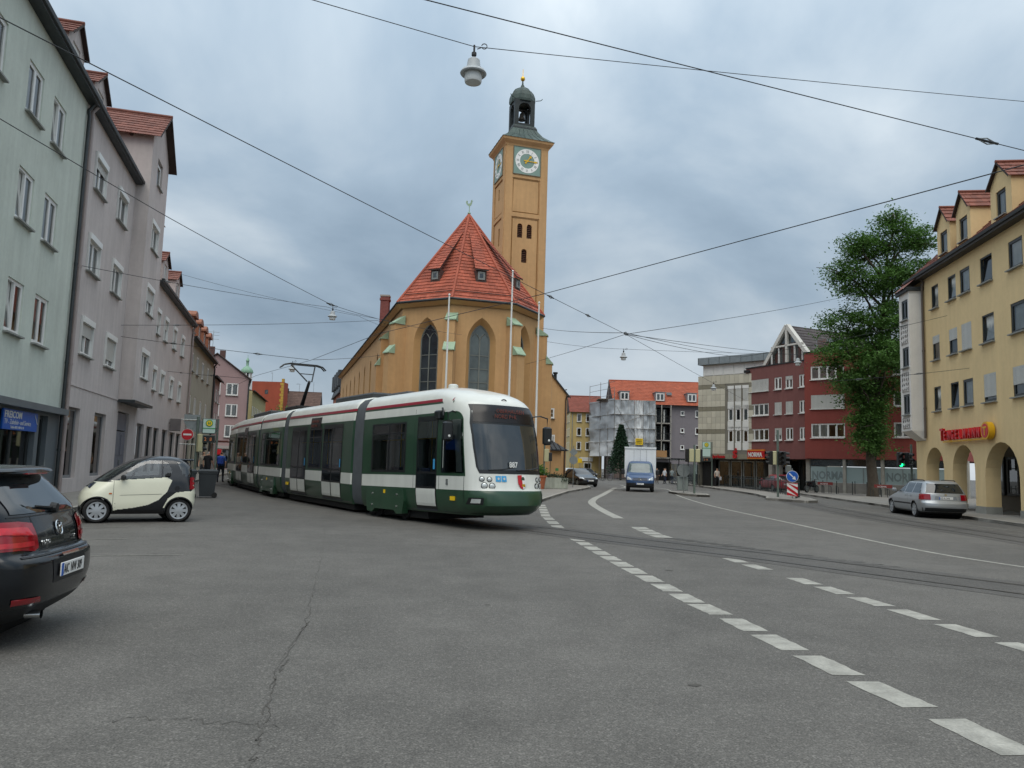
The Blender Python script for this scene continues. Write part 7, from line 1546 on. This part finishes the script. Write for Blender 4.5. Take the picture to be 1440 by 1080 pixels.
# stop signs with green H roundel and departure display
SFR = MAT('stop_sign_frame', '#4d5a55', .5); SPL = MAT('stop_sign_pale', '#b6cdc4', .4, var=.03); HGR = MAT('stop_green', '#2f8f4a', .4); LEDO = MAT('led_orange', '#b06a3a', .5, emit=.3)
def stop_sign(label, loc, rz, w_, hh, z, lines=True):
    t = T('tram_stop_sign', label, 'sign', loc, rz, 'tram stop signs'); MB().tube([(w_*.62, 0, 0), (w_*.62, 0, z+hh)], .05, 10).build('post', POLEG, t, smooth=50)
    b = MB().bbox(-w_/2, w_/2, -.06, .06, z, z+hh, .02).build('sign_case', SFR, t); MB().box(-w_/2+.04, w_/2-.04, -.07, -.06, z+.04, z+hh-.04).build('sign_face', SPL, b)
    c_ = z+hh-w_*.36; disc(b, 'roundel', 0, -.078, c_, w_*.26, HGR, .006); disc(b, 'roundel_inner', 0, -.09, c_, w_*.2, YEL, .006); TEXT('letter', 'H', w_*.3, HGR, b, (0, -.1, c_-w_*.1), ext=.002, align='CENTER', bold=.006)
    MB().box(-w_/2+.04, w_/2-.04, -.08, -.07, c_-w_*.42, c_-w_*.36).build('line_stripe', HGR, b); MB().bbox(w_*.4, w_*.6, -.05, .05, z+.1, z+.2, .01).build('bracket', SFR, b)
    d = MB().bbox(-w_*.42, w_*.5, -.07, .07, z-.42, z-.06, .02).build('display_case', SFR, t); MB().box(-w_*.36, w_*.44, -.08, -.07, z-.38, z-.1).build('display_face', DISP, d)
    TEXT('display_text', '2  8', .22, LEDO, d, (-w_*.3, -.085, z-.33), ext=.002); return t
stop_sign('tram stop sign with green H and display beyond the refuge island', (18.35, 72, .14), R(-10), .8, 1.4, 2.75)
stop_sign('tram stop sign with green H beside the no entry sign and olive house', (-14.25, 36.4, .0), R(20), .62, .72, 2.62)
t = T('no_entry_sign', 'red no entry sign with white bar on a signal post by the house row', 'sign', (-14.75, 36.3, .0), R(18)); post(t, 3.4, .06); disc(t, 'sign_rim', -.42, -.08, 2.55, .27, WHITE, .01); dd = disc(t, 'sign_face', -.42, -.095, 2.55, .255, RED, .008); MB().box(-.6, -.24, -.108, -.1, 2.51, 2.59).build('bar', WHITE, dd)
for z in (2.1, 3.25): MB().tube([(-.75, 0, z), (.0, 0, z)], .025, 6).build('bracket', GREYM, t)
MB().add([(-.65, .06, 3.2), (-.05, .06, 3.2), (-.35, .06, 2.66), (-.65, .08, 3.2), (-.05, .08, 3.2), (-.35, .08, 2.66)], [(0, 1, 2), (3, 5, 4), (0, 3, 4, 1), (1, 4, 5, 2), (2, 5, 3, 0)]).build('sign_back', GREYM, t); disc(t, 'sign_back', .02, .1, 2.95, .3, GREYM, .01); MB().box(-.62, .1, .02, .05, 3.25, 3.5).build('sign_back', GREYM, t); signal_head(t, .12, -.02, 1.75, R(120), SIGY)

# ------------------------------------------------------------------ railings, shelter, small street furniture
RAILM = MAT('dark_green_railing', '#232b2a', .5, var=.1)
def railing(label, pts, step=.55, h_=1.02):
    t = T('pedestrian_railing', label, 'railing', (*pts[0], .14), 0); o = Vector((*pts[0], 0)); me = MB().box(-.022, .022, -.022, .022, 0, h_).lathe([(.03, h_), (.04, h_+.04), (.01, h_+.08)], 6).mesh('upright', RAILM)
    for a, b in zip(pts, pts[1:]):
        a, b = Vector((*a, 0))-o, Vector((*b, 0))-o; n_ = max(1, round((b-a).length/step))
        for i in range(n_): OBJ('upright', me, t, a+(b-a)*i/n_)
        for z in (.12, .9): MB().tube([a+Vector((0, 0, z)), b+Vector((0, 0, z))], .022, 6).build('rail', RAILM, t)
    return t
railing('dark railings along the tram platform in front of the supermarket', [(17.0, 45.9), (18.0, 48.0), (19.0, 53.5), (19.9, 60), (20.7, 70), (20.9, 76)])
railing('dark railings around the end of the platform by the white car', [(18.7, 76), (19.2, 80), (19.4, 84)])
railing('short barrier below the evergreen beside the wrapped scaffold', [(13.4, 99), (15.8, 98.6)], .8, .9)
sh = T('tram_shelter', 'dark framed tram shelter with curved ribbed roof on the platform', 'shelter', (18.6, 82, .14), R(-4))
for x in (-1.5, -.5, .5, 1.5):
    P = [(x, .9, 0), (x, .9, 2.2), (x, .75, 2.5), (x, .4, 2.62), (x, -.9, 2.55)]; MB().tube(P, .05, 6).build('rib', BLACK, sh)
b = MB(); b.loft([[(-1.6, y, z), (1.6, y, z)] for y, z in ((.85, 2.45), (.6, 2.62), (.3, 2.68), (-1.0, 2.6))], closed=False); b.build('roof', GLASS('smoked_roof', (.35, .38, .4), .1), sh); MB().box(-1.6, 1.6, -1.02, -.95, 2.55, 2.66).build('roof_edge', BLACK, sh)
for x in (-1.0, 0, 1.0): MB().box(x-.46, x+.46, .88, .91, .25, 2.1).build('back_pane', GLASS('shelter_glass', (.7, .76, .76), .1), sh)
MB().bbox(1.35, 1.5, -.6, .6, .3, 2.1, .02).build('poster_case', SFR, sh); b = MB(); b.box(-1.1, 1.1, .35, .75, .42, .47); b.box(-.9, -.85, .4, .7, 0, .42); b.box(.85, .9, .4, .7, 0, .42); b.build('bench', GREYM, sh)
for i, (x, y) in enumerate(((26.0, 58.6), (26.5, 57.3), (26.9, 56.0), (27.4, 61.3), (25.4, 60.0), (24.9, 61.4))):
    t = TAG(MB().tube([(0, 0, 0), (0, 0, .95)], .03, 8).lathe([(.04, .95), (.03, 1.0)], 8).build('bollard_post', RAILM, None, (x, y, .12), smooth=50), 'thin dark post on the pavement before the frosted shop front', 'bollard', 'thin posts before the supermarket')
for lab, x, y, a in (('bicycle rack with red sign board beside the motorcycle', 25.0, 61.2, -45), ('bicycle rack with red sign board behind the silver estate', 26.3, 54.4, -45)):
    t = T('bicycle_rack', lab, 'bike rack', (x, y, .12), R(a), 'bicycle racks at the supermarket'); MB().box(-.6, .6, -.02, .02, .66, .88).build('sign_board', MAT('dull_red_board', '#7c2d29', .6), t); TEXT('lettering', 'NORMA', .17, WHITE, t, (-.38, -.03, .68), ext=.003)
    for x_ in (-.85, -.28, .28, .85): MB().tube([(x_, .0, 0), (x_, .0, .62), (x_, .45, .5), (x_, .45, 0)], .02, 6).build('hoop', RAILM, t)
t = T('motorcycle', 'black motorcycle parked in front of the frosted shop window', 'motorcycle', (24.2, 61.9, .12), R(35))
for x in (-.65, .65): wheel(t, x, 0, .3, .12, -1, 6)
b = MB(); b.loft([[(-.55, -.1, .5), (-.55, .1, .5), (-.55, .1, .75), (-.55, -.1, .75)], [(0, -.16, .42), (0, .16, .42), (0, .14, .82), (0, -.14, .82)], [(.4, -.14, .5), (.4, .14, .5), (.3, .12, .98), (.3, -.12, .98)]], True, True); b.build('body', TRI, t, smooth=40); MB().bbox(-.75, .05, -.13, .13, .78, .9, .04).build('seat', PLAST, t); MB().tube([(.62, 0, .32), (.42, 0, 1.05)], .035, 8).build('fork', CHROME, t); MB().tube([(.4, -.36, 1.08), (.45, 0, 1.05), (.4, .36, 1.08)], .018, 6).build('handlebar', PLAST, t); MB().lathe([(.09, 0), (.07, .1), (.02, .13)], 12, (.5, 0, .92), axis='x').build('headlight', LAMPC, t, smooth=50); MB().bbox(-.25, .25, -.14, .14, .2, .5, .03).build('engine', GREYM, t)
# wheelie bins
BING = MAT('dark_grey_bin_plastic', '#2f3437', .6, var=.08)
def bin_(label, loc, rz):
    t = T('wheelie_bin', label, 'bin', loc, rz, 'wheelie bins'); b = MB(); q = lambda w_, d_, z: [(-w_, -d_, z), (w_, -d_, z), (w_, d_, z), (-w_, d_, z)]
    b.loft([q(.22, .26, .06), q(.27, .32, .9), q(.29, .34, .92), q(.29, .34, .98)], True, True); b.build('tub', BING, t); l = MB(); l.loft([q(.3, .36, .98), q(.3, .36, 1.02), q(.24, .3, 1.07)], True, True); l.tube([(-.25, .42, .98), (.25, .42, .98)], .018, 6); l.build('lid', BING, t)
    for s_ in (-1, 1): MB().lathe([(.1, -.03), (.1, .03)], 14, (s_*.24, .27, .1), axis='x').build('wheel', RUB, t, smooth=40)
bin_('dark grey wheelie bin standing on the road beside the tiny car', (-11.5, 29.6, 0), R(-70)); bin_('dark wheelie bin half hidden behind the tiny car', (-12.05, 28.9, 0), R(-60))
# planters at the church
TER = MAT('terracotta', '#a5603f', .8, var=.1, vs_=3); LEAFM = MAT('planter_leaves', '#4d7a35', .7, var=.2, vs_=3, island=.35)
def leaves(mb, cpts, n_, sr, size, flat=.6):
    for _ in range(n_):
        c_ = rnd.choice(cpts); p = Vector(c_[:3])+Vector((rnd.gauss(0, sr), rnd.gauss(0, sr), rnd.gauss(0, sr*flat))); a = Vector((rnd.gauss(0, 1), rnd.gauss(0, 1), rnd.gauss(0, .5))).normalized(); b_ = a.cross(Vector((rnd.gauss(0, 1), rnd.gauss(0, 1), rnd.gauss(0, 1)))).normalized(); s_ = size*rnd.uniform(.6, 1.3)
        mb.add([p-a*s_, p+b_*s_*.45, p+a*s_, p-b_*s_*.45], [(0, 1, 2, 3)])
t = T('terracotta_pot', 'terracotta pot with a small green shrub beside the tram nose', 'plant pot', (1.95, 49.6, .12)); MB().lathe([(.3, 0), (.42, .75), (.47, .76), (.47, .86), (.4, .86), (.38, .7)], 20).build('pot', TER, t, smooth=40)
b = MB(); leaves(b, [(0, 0, 1.15), (.15, .1, 1.0), (-.15, 0, 1.05), (0, -.1, 1.35)], 500, .17, .08); STUFF(b.build('foliage', LEAFM, t))
t = T('concrete_trough', 'long pale concrete trough with dark creeping plants by the annex', 'planter', (2.85, 51.3, .12), R(15)); b = MB()
b.box(-1.0, 1.0, -.35, .35, 0, .72); b.build('trough', MAT('pale_mossy_concrete', '#a7ab9e', .9, var=.15, vs_=2, streak=.25), t)
for i in range(6): MB().box(-.97+i*.33, -.70+i*.33, -.375, -.35, .03, .69).build('trough_panel', MAT('pale_mossy_concrete', '#a7ab9e'), t)
b = MB(); leaves(b, [(-.7, 0, .8), (-.3, 0, .85), (.1, 0, .85), (.5, -.1, .8), (.8, -.35, .6), (-.5, .1, .9)], 900, .16, .06, .5); STUFF(b.build('creeper', MAT('dark_creeper', '#33412f', .8, var=.2, island=.3), t))
# bicycles by the hoarding
def bicycle(label, loc, rz):
    t = T('bicycle', label, 'bicycle', loc, rz, 'bicycles by the buff house'); 
    for x in (-.52, .52):
        w_ = MB(); w_.tube([(x+.33*math.cos(a), 0, .34+.33*math.sin(a)) for a in np.linspace(0, 2*math.pi, 22)], .02, 5); w_.build('wheel', RUB, t)
    f_ = MB()
    for P in ([(-.52, 0, .34), (-.18, 0, .8), (.38, 0, .85), (0, 0, .32), (-.18, 0, .8)], [(-.52, 0, .34), (0, 0, .32)], [(.52, 0, .34), (.36, 0, .98)]): f_.tube(P, .018, 5)
    f_.build('frame', MAT('bike_frame', '#4a4440', .5), t); MB().bbox(-.32, -.06, -.07, .07, .88, .94, .02).build('saddle', PLAST, t); MB().tube([(.3, -.28, 1.02), (.37, 0, .98), (.3, .28, 1.02)], .015, 5).build('handlebar', PLAST, t)
bicycle('bicycle leaning near the scaffold hoarding', (11.0, 94, 0), R(25)); bicycle('bicycle standing across the first one, near the shop sign', (12.0, 96, 0), R(-15))

# ------------------------------------------------------------------ trees
BARK = MAT('tree_bark', '#4a4238', .95, var=.25, vs_=3, bump=.6, bs=12); LEAFG = MAT('robinia_leaves', '#4d7031', .7, var=.36, vs_=.5, island=.14); LEAFD = MAT('evergreen_needles', '#24402a', .75, var=.25, vs_=1, island=.4)
for mt in (LEAFG, LEAFM, LEAFD):                                     # thin leaves let some light through
    tn = mt.node_tree; pb_ = tn.nodes['Principled BSDF']; tl_ = tn.nodes.new('ShaderNodeBsdfTranslucent'); mx_ = tn.nodes.new('ShaderNodeMixShader'); mx_.inputs[0].default_value = .35
    tn.links.new(pb_.inputs['Base Color'].links[0].from_socket, tl_.inputs[0]); tn.links.new(pb_.outputs[0], mx_.inputs[1]); tn.links.new(tl_.outputs[0], mx_.inputs[2]); tn.links.new(mx_.outputs[0], tn.nodes['Material Output'].inputs[0])
t = T('robinia_tree', 'tall leafy green tree with layered crown in front of the red block', 'tree', (26.3, 56, .1)); t.scale = (.89, .89, .89); r2 = random.Random(11)
tk = MB(); tk.tube([(0, 0, 0), (.05, 0, 1.2), (-.1, .05, 3.2), (.1, 0, 5.5), (.35, .1, 9), (.9, 0, 13), (1.3, 0, 17), (1.7, 0, 21)], .48, 10, r1=.08)
sprays = []
def limb(a, b, r_, depth):
    a, b = Vector(a), Vector(b); mid = (a+b)/2+Vector((r2.gauss(0, .25), r2.gauss(0, .25), r2.uniform(0, .5))); tk.tube([a, mid, b], r_, 6, r1=r_*.35); sprays.append(b); sprays.append((mid+b)/2)
    if depth:
        for _ in range(3): d = (b-a).length*r2.uniform(.35, .6); limb(mid+(b-mid)*r2.uniform(.2, .9), b+Vector((r2.gauss(0, 1), r2.gauss(0, 1), r2.gauss(.1, .5))).normalized()*d*.8, r_*.5, depth-1)
clumps = [(-.6, 0, 7.5, 1.5), (-1.6, -.5, 9.5, 1.7), (1.3, .3, 8.8, 1.8), (-2.6, 0, 11.8, 1.9), (.2, -1.6, 11.5, 2.2), (2.3, .5, 11.8, 2.0), (-1.6, .8, 14.2, 2.1), (1.0, -.6, 14.5, 2.2), (3.2, .4, 15.2, 2.0), (-.9, 0, 17.4, 2.0), (-2.1, .3, 18.7, 1.5), (1.6, -.8, 18.0, 2.2), (3.8, .2, 18.7, 2.0), (.5, 1.2, 20.8, 2.0), (2.6, 0, 21.4, 2.2), (-1.2, -.2, 20.8, 1.4), (4.4, 0, 21.6, 1.5), (2.2, .2, 23.2, 1.4), (1.0, 2.0, 13, 2.2), (0, 2.0, 9.5, 2), (4.6, .5, 13.5, 1.7), (4.3, 0, 10.5, 1.6), (-.3, -.2, 5.6, 1.1), (-.7, 0, 4.7, 1.0), (-.4, -.2, 3.9, .9), (.5, .1, 4.2, .9), (.6, .2, 5.3, 1.1), (-1.0, -.2, 6.6, 1.2), (.8, .1, 7.0, 1.2)]
for x, y, z, r_ in clumps:
    zz = max(2.6, z-r_*1.2); k = min(1, zz/21); limb((.05+1.6*k*k, 0, zz-1.2), (x, y, z), .13, 1)
tk.build('trunk', BARK, t, smooth=60)
def crown_mesh(clumps, nsp, nl, size, sx_=.5, flat=.32):
    v, f = [], []; tot = sum(c_[3]**2 for c_ in clumps)
    for x, y, z, r_ in clumps:
        for _ in range(int(nsp*r_**2/tot)):
            d = Vector((r2.gauss(0, 1), r2.gauss(0, 1), r2.gauss(0, 1))).normalized(); rr = r_*r2.uniform(.55, 1.12); c_ = Vector((x, y, z))+Vector((d.x*rr, d.y*rr, d.z*rr*.75)); dr = Vector((d.x, d.y, -.25)).normalized()
            for _ in range(nl):
                p = c_+dr*r2.gauss(0, sx_)+Vector((r2.gauss(0, sx_*.6), r2.gauss(0, sx_*.6), r2.gauss(0, sx_*flat))); a = Vector((r2.gauss(0, 1), r2.gauss(0, 1), r2.gauss(-.2, .45))).normalized(); b_ = a.cross(Vector((r2.gauss(0, .6), r2.gauss(0, .6), 1))).normalized(); s_ = size*r2.uniform(.6, 1.35); o = len(v); v += [p-a*s_, p+b_*s_*.5, p+a*s_, p-b_*s_*.5]; f.append((o, o+1, o+2, o+3))
    me = bpy.data.meshes.new('crown'); me.from_pydata([tuple(p) for p in v], [], f); return me
me = crown_mesh([(x, y, z, r_*.86) for x, y, z, r_ in clumps], 1350, 60, .115); me.materials.append(LEAFG); OBJ('crown', me, t)
b = MB(); ivy = [(.0, -.1, z) for z in np.arange(4.2, 7.2, .4)]; leaves(b, ivy, 2600, .5, .11, .8); STUFF(b.build('trunk_shoots', LEAFG, t))
t = T('conifer', 'dark conical evergreen standing before the wrapped scaffold', 'tree', (14.9, 103.5, 0)); MB().tube([(0, 0, 0), (0, 0, 7)], .16, 8, r1=.03).build('trunk', BARK, t)
b = MB()
for _ in range(7500):
    h_ = rnd.random()**.75; z = 1.1+h_*6.3; rr = (1-h_)*1.75+.2; a = rnd.uniform(0, 2*math.pi); q = rr*rnd.uniform(.5, 1.1); leaves(b, [(q*math.cos(a), q*math.sin(a), z-.15*q)], 1, .06, .15)
STUFF(b.build('crown', LEAFD, t))
for i, (x, y, s_) in enumerate(((-38.2, 108, 1.4),)):
    t = T('shrub', 'dark green shrub showing between tram roof and brown roofed house', 'bush', (x+4.0, y+8, 0)); b = MB(); leaves(b, [(rnd.gauss(0, 1.2), rnd.gauss(0, 1), 6.5+rnd.gauss(0, .9)) for _ in range(30)], 1500, .4, .18); STUFF(b.build('foliage', LEAFM, t)); MB().tube([(0, 0, 0), (0, 0, 6.5)], .15, 6).build('trunk', BARK, t)

# ------------------------------------------------------------------ people
def person_mesh(pose):
    """one continuous body grown by a skin modifier over a joint skeleton; materials by body zone"""
    lx, rx, la, ra, bend = pose
    J = {'p': (0, 0, .96, .13), 's': (0, .0, 1.16, .125), 'c': (0, .02, 1.36, .14), 'n': (0, .0, 1.5, .055), 'h0': (0, -.02, 1.6, .085), 'h1': (0, -.02, 1.7, .085),
         'ls': (-.19, .02, 1.41, .06), 'le': (-.25, .02+la*.4, 1.14, .042), 'lh': (-.24, -.08+la, .92, .034), 'rs': (.19, .02, 1.41, .06), 're': (.25, .02+ra*.4, 1.14, .042), 'rh': (.24, -.08+ra, .92, .034), 'lf': (-.24, -.12+la*1.05, .83, .026), 'rf': (.24, -.12+ra*1.05, .83, .026),
         'lk0': (-.1, lx*.2, .82, .1), 'lk': (-.11, lx*.6-.03, .5, .068), 'la': (-.11, lx, .1, .045), 'lt': (-.12, lx-.16, .04, .04), 'rk0': (.1, rx*.2, .82, .1), 'rk': (.11, rx*.6-.03, .5, .068), 'ra': (.11, rx, .1, .045), 'rt': (.12, rx-.16, .04, .04)}
    E_ = [('p', 's'), ('s', 'c'), ('c', 'n'), ('n', 'h0'), ('h0', 'h1'), ('c', 'ls'), ('ls', 'le'), ('le', 'lh'), ('lh', 'lf'), ('c', 'rs'), ('rs', 're'), ('re', 'rh'), ('rh', 'rf'), ('p', 'lk0'), ('lk0', 'lk'), ('lk', 'la'), ('la', 'lt'), ('p', 'rk0'), ('rk0', 'rk'), ('rk', 'ra'), ('ra', 'rt')]
    K = list(J); me = bpy.data.meshes.new('person'); me.from_pydata([J[k][:3] for k in K], [(K.index(a), K.index(b)) for a, b in E_], []); o = bpy.data.objects.new('person', me); col.objects.link(o)
    sk = o.modifiers.new('skin', 'SKIN'); o.modifiers.new('sub', 'SUBSURF').levels = 1
    for i, k in enumerate(K): me.skin_vertices[0].data[i].radius = (J[k][3]*(1.25 if k in 'psc' else 1), J[k][3]*(.85 if k in 'psc' else 1)); me.skin_vertices[0].data[i].use_root = (k == 'p')
    dg = bpy.context.evaluated_depsgraph_get(); r_ = bpy.data.meshes.new_from_object(o.evaluated_get(dg)); bpy.data.objects.remove(o)
    for _ in range(5): r_.materials.append(None)
    for p in r_.polygons:
        x, y, z = p.center; p.use_smooth = True
        p.material_index = 3 if z > 1.68 or (z > 1.56 and y > .02) else 0 if z > 1.5 else 0 if abs(x) > .2 and z < 1.2 and z > .7 else 1 if z > .94 else 4 if z < .1 else 2
    return r_
SKIN = MAT('skin', '#c49a80', .6, var=.05); HAIRS = [MAT('dark_hair', '#2b211b', .7), MAT('fair_hair', '#8a7350', .7), MAT('grey_hair', '#9a9792', .7)]
def cloth(c): return MAT('cloth_'+c.strip('#'), c, .9, var=.1, vs_=8)
PM_ = [person_mesh(p) for p in ((.02, -.03, 0, 0, 0), (.22, -.2, -.12, .1, 0), (-.16, .18, .1, -.2, 0))]
def person(label, loc, rz, k, top, legs, hair=0, shoes='#222222', s_=1.0, group=None):
    t = T('person', label, 'person', loc, rz, group); me = PM_[k]; b = OBJ('body', me, t); b.scale = (s_, s_, s_)
    for sl_, m_ in zip(b.material_slots, (SKIN, cloth(top), cloth(legs), HAIRS[hair], cloth(shoes))): sl_.link = 'OBJECT'; sl_.material = m_
    f_ = MB(); f_.lathe([(.0, -.03), (.014, -.015), (.012, .02)], 6, (0, -.115, 1.62)); f_.box(-.045, -.02, -.105, -.095, 1.645, 1.66); f_.box(.02, .045, -.105, -.095, 1.645, 1.66); f_.box(-.025, .025, -.1, -.09, 1.565, 1.575); f_ = f_.build('face_features', cloth('#6b4a3c'), t); f_.scale = (s_,)*3
    return t
person('person in black shirt and grey hair walking by the stop sign', (-16.45, 42.2, .12), R(170), 1, '#17181b', '#1d2026', 2)
pb = person('person with blue rucksack walking away by the stop sign', (-16.1, 43.2, .12), R(190), 2, '#3a5a92', '#20242e', 0); MB().bbox(-.17, .17, .1, .32, 1.0, 1.46, .06).build('rucksack', cloth('#27479a'), pb)
person('person in pale jacket beyond the two walkers', (-17.6, 44.5, .12), R(10), 0, '#a39a8c', '#3a3d44', 0)
gp = 'people waiting at the tram shelter'
for i, (x, y, a, k, tp, lg, hr, lab) in enumerate(((16.6, 87, 20, 0, '#5a564e', '#5c5048', 1, 'person in patterned grey dress waiting near the passage'), (17.3, 86.2, -60, 1, '#cfd3d8', '#22262e', 0, 'person in white shirt and black trousers waiting by shelter'), (17.75, 88, 90, 0, '#4a536b', '#2b3350', 0, 'person in slate blue top among the waiting group'), (18.3, 87, 140, 0, '#d6dadf', '#26304f', 1, 'person in white top and navy trousers by the shelter'), (18.7, 85.5, 30, 2, '#23262c', '#1c1e22', 0, 'person in dark clothes at the edge of the shelter'), (19.3, 84, -30, 0, '#2b2d33', '#1e2024', 2, 'person in dark coat inside the shelter'))):
    person(lab, (x, y, .14 if x > 18.4 else 0), R(a), k, tp, lg, hr, group=gp)
wm = person('person in pale cardigan and black trousers at the railings', (19.75, 73.5, .14), R(10), 0, '#c3b9ae', '#17181b', 1); MB().bbox(.2, .42, -.1, .1, .6, .95, .03).build('shopping_bag', cloth('#b9bcc0'), wm)
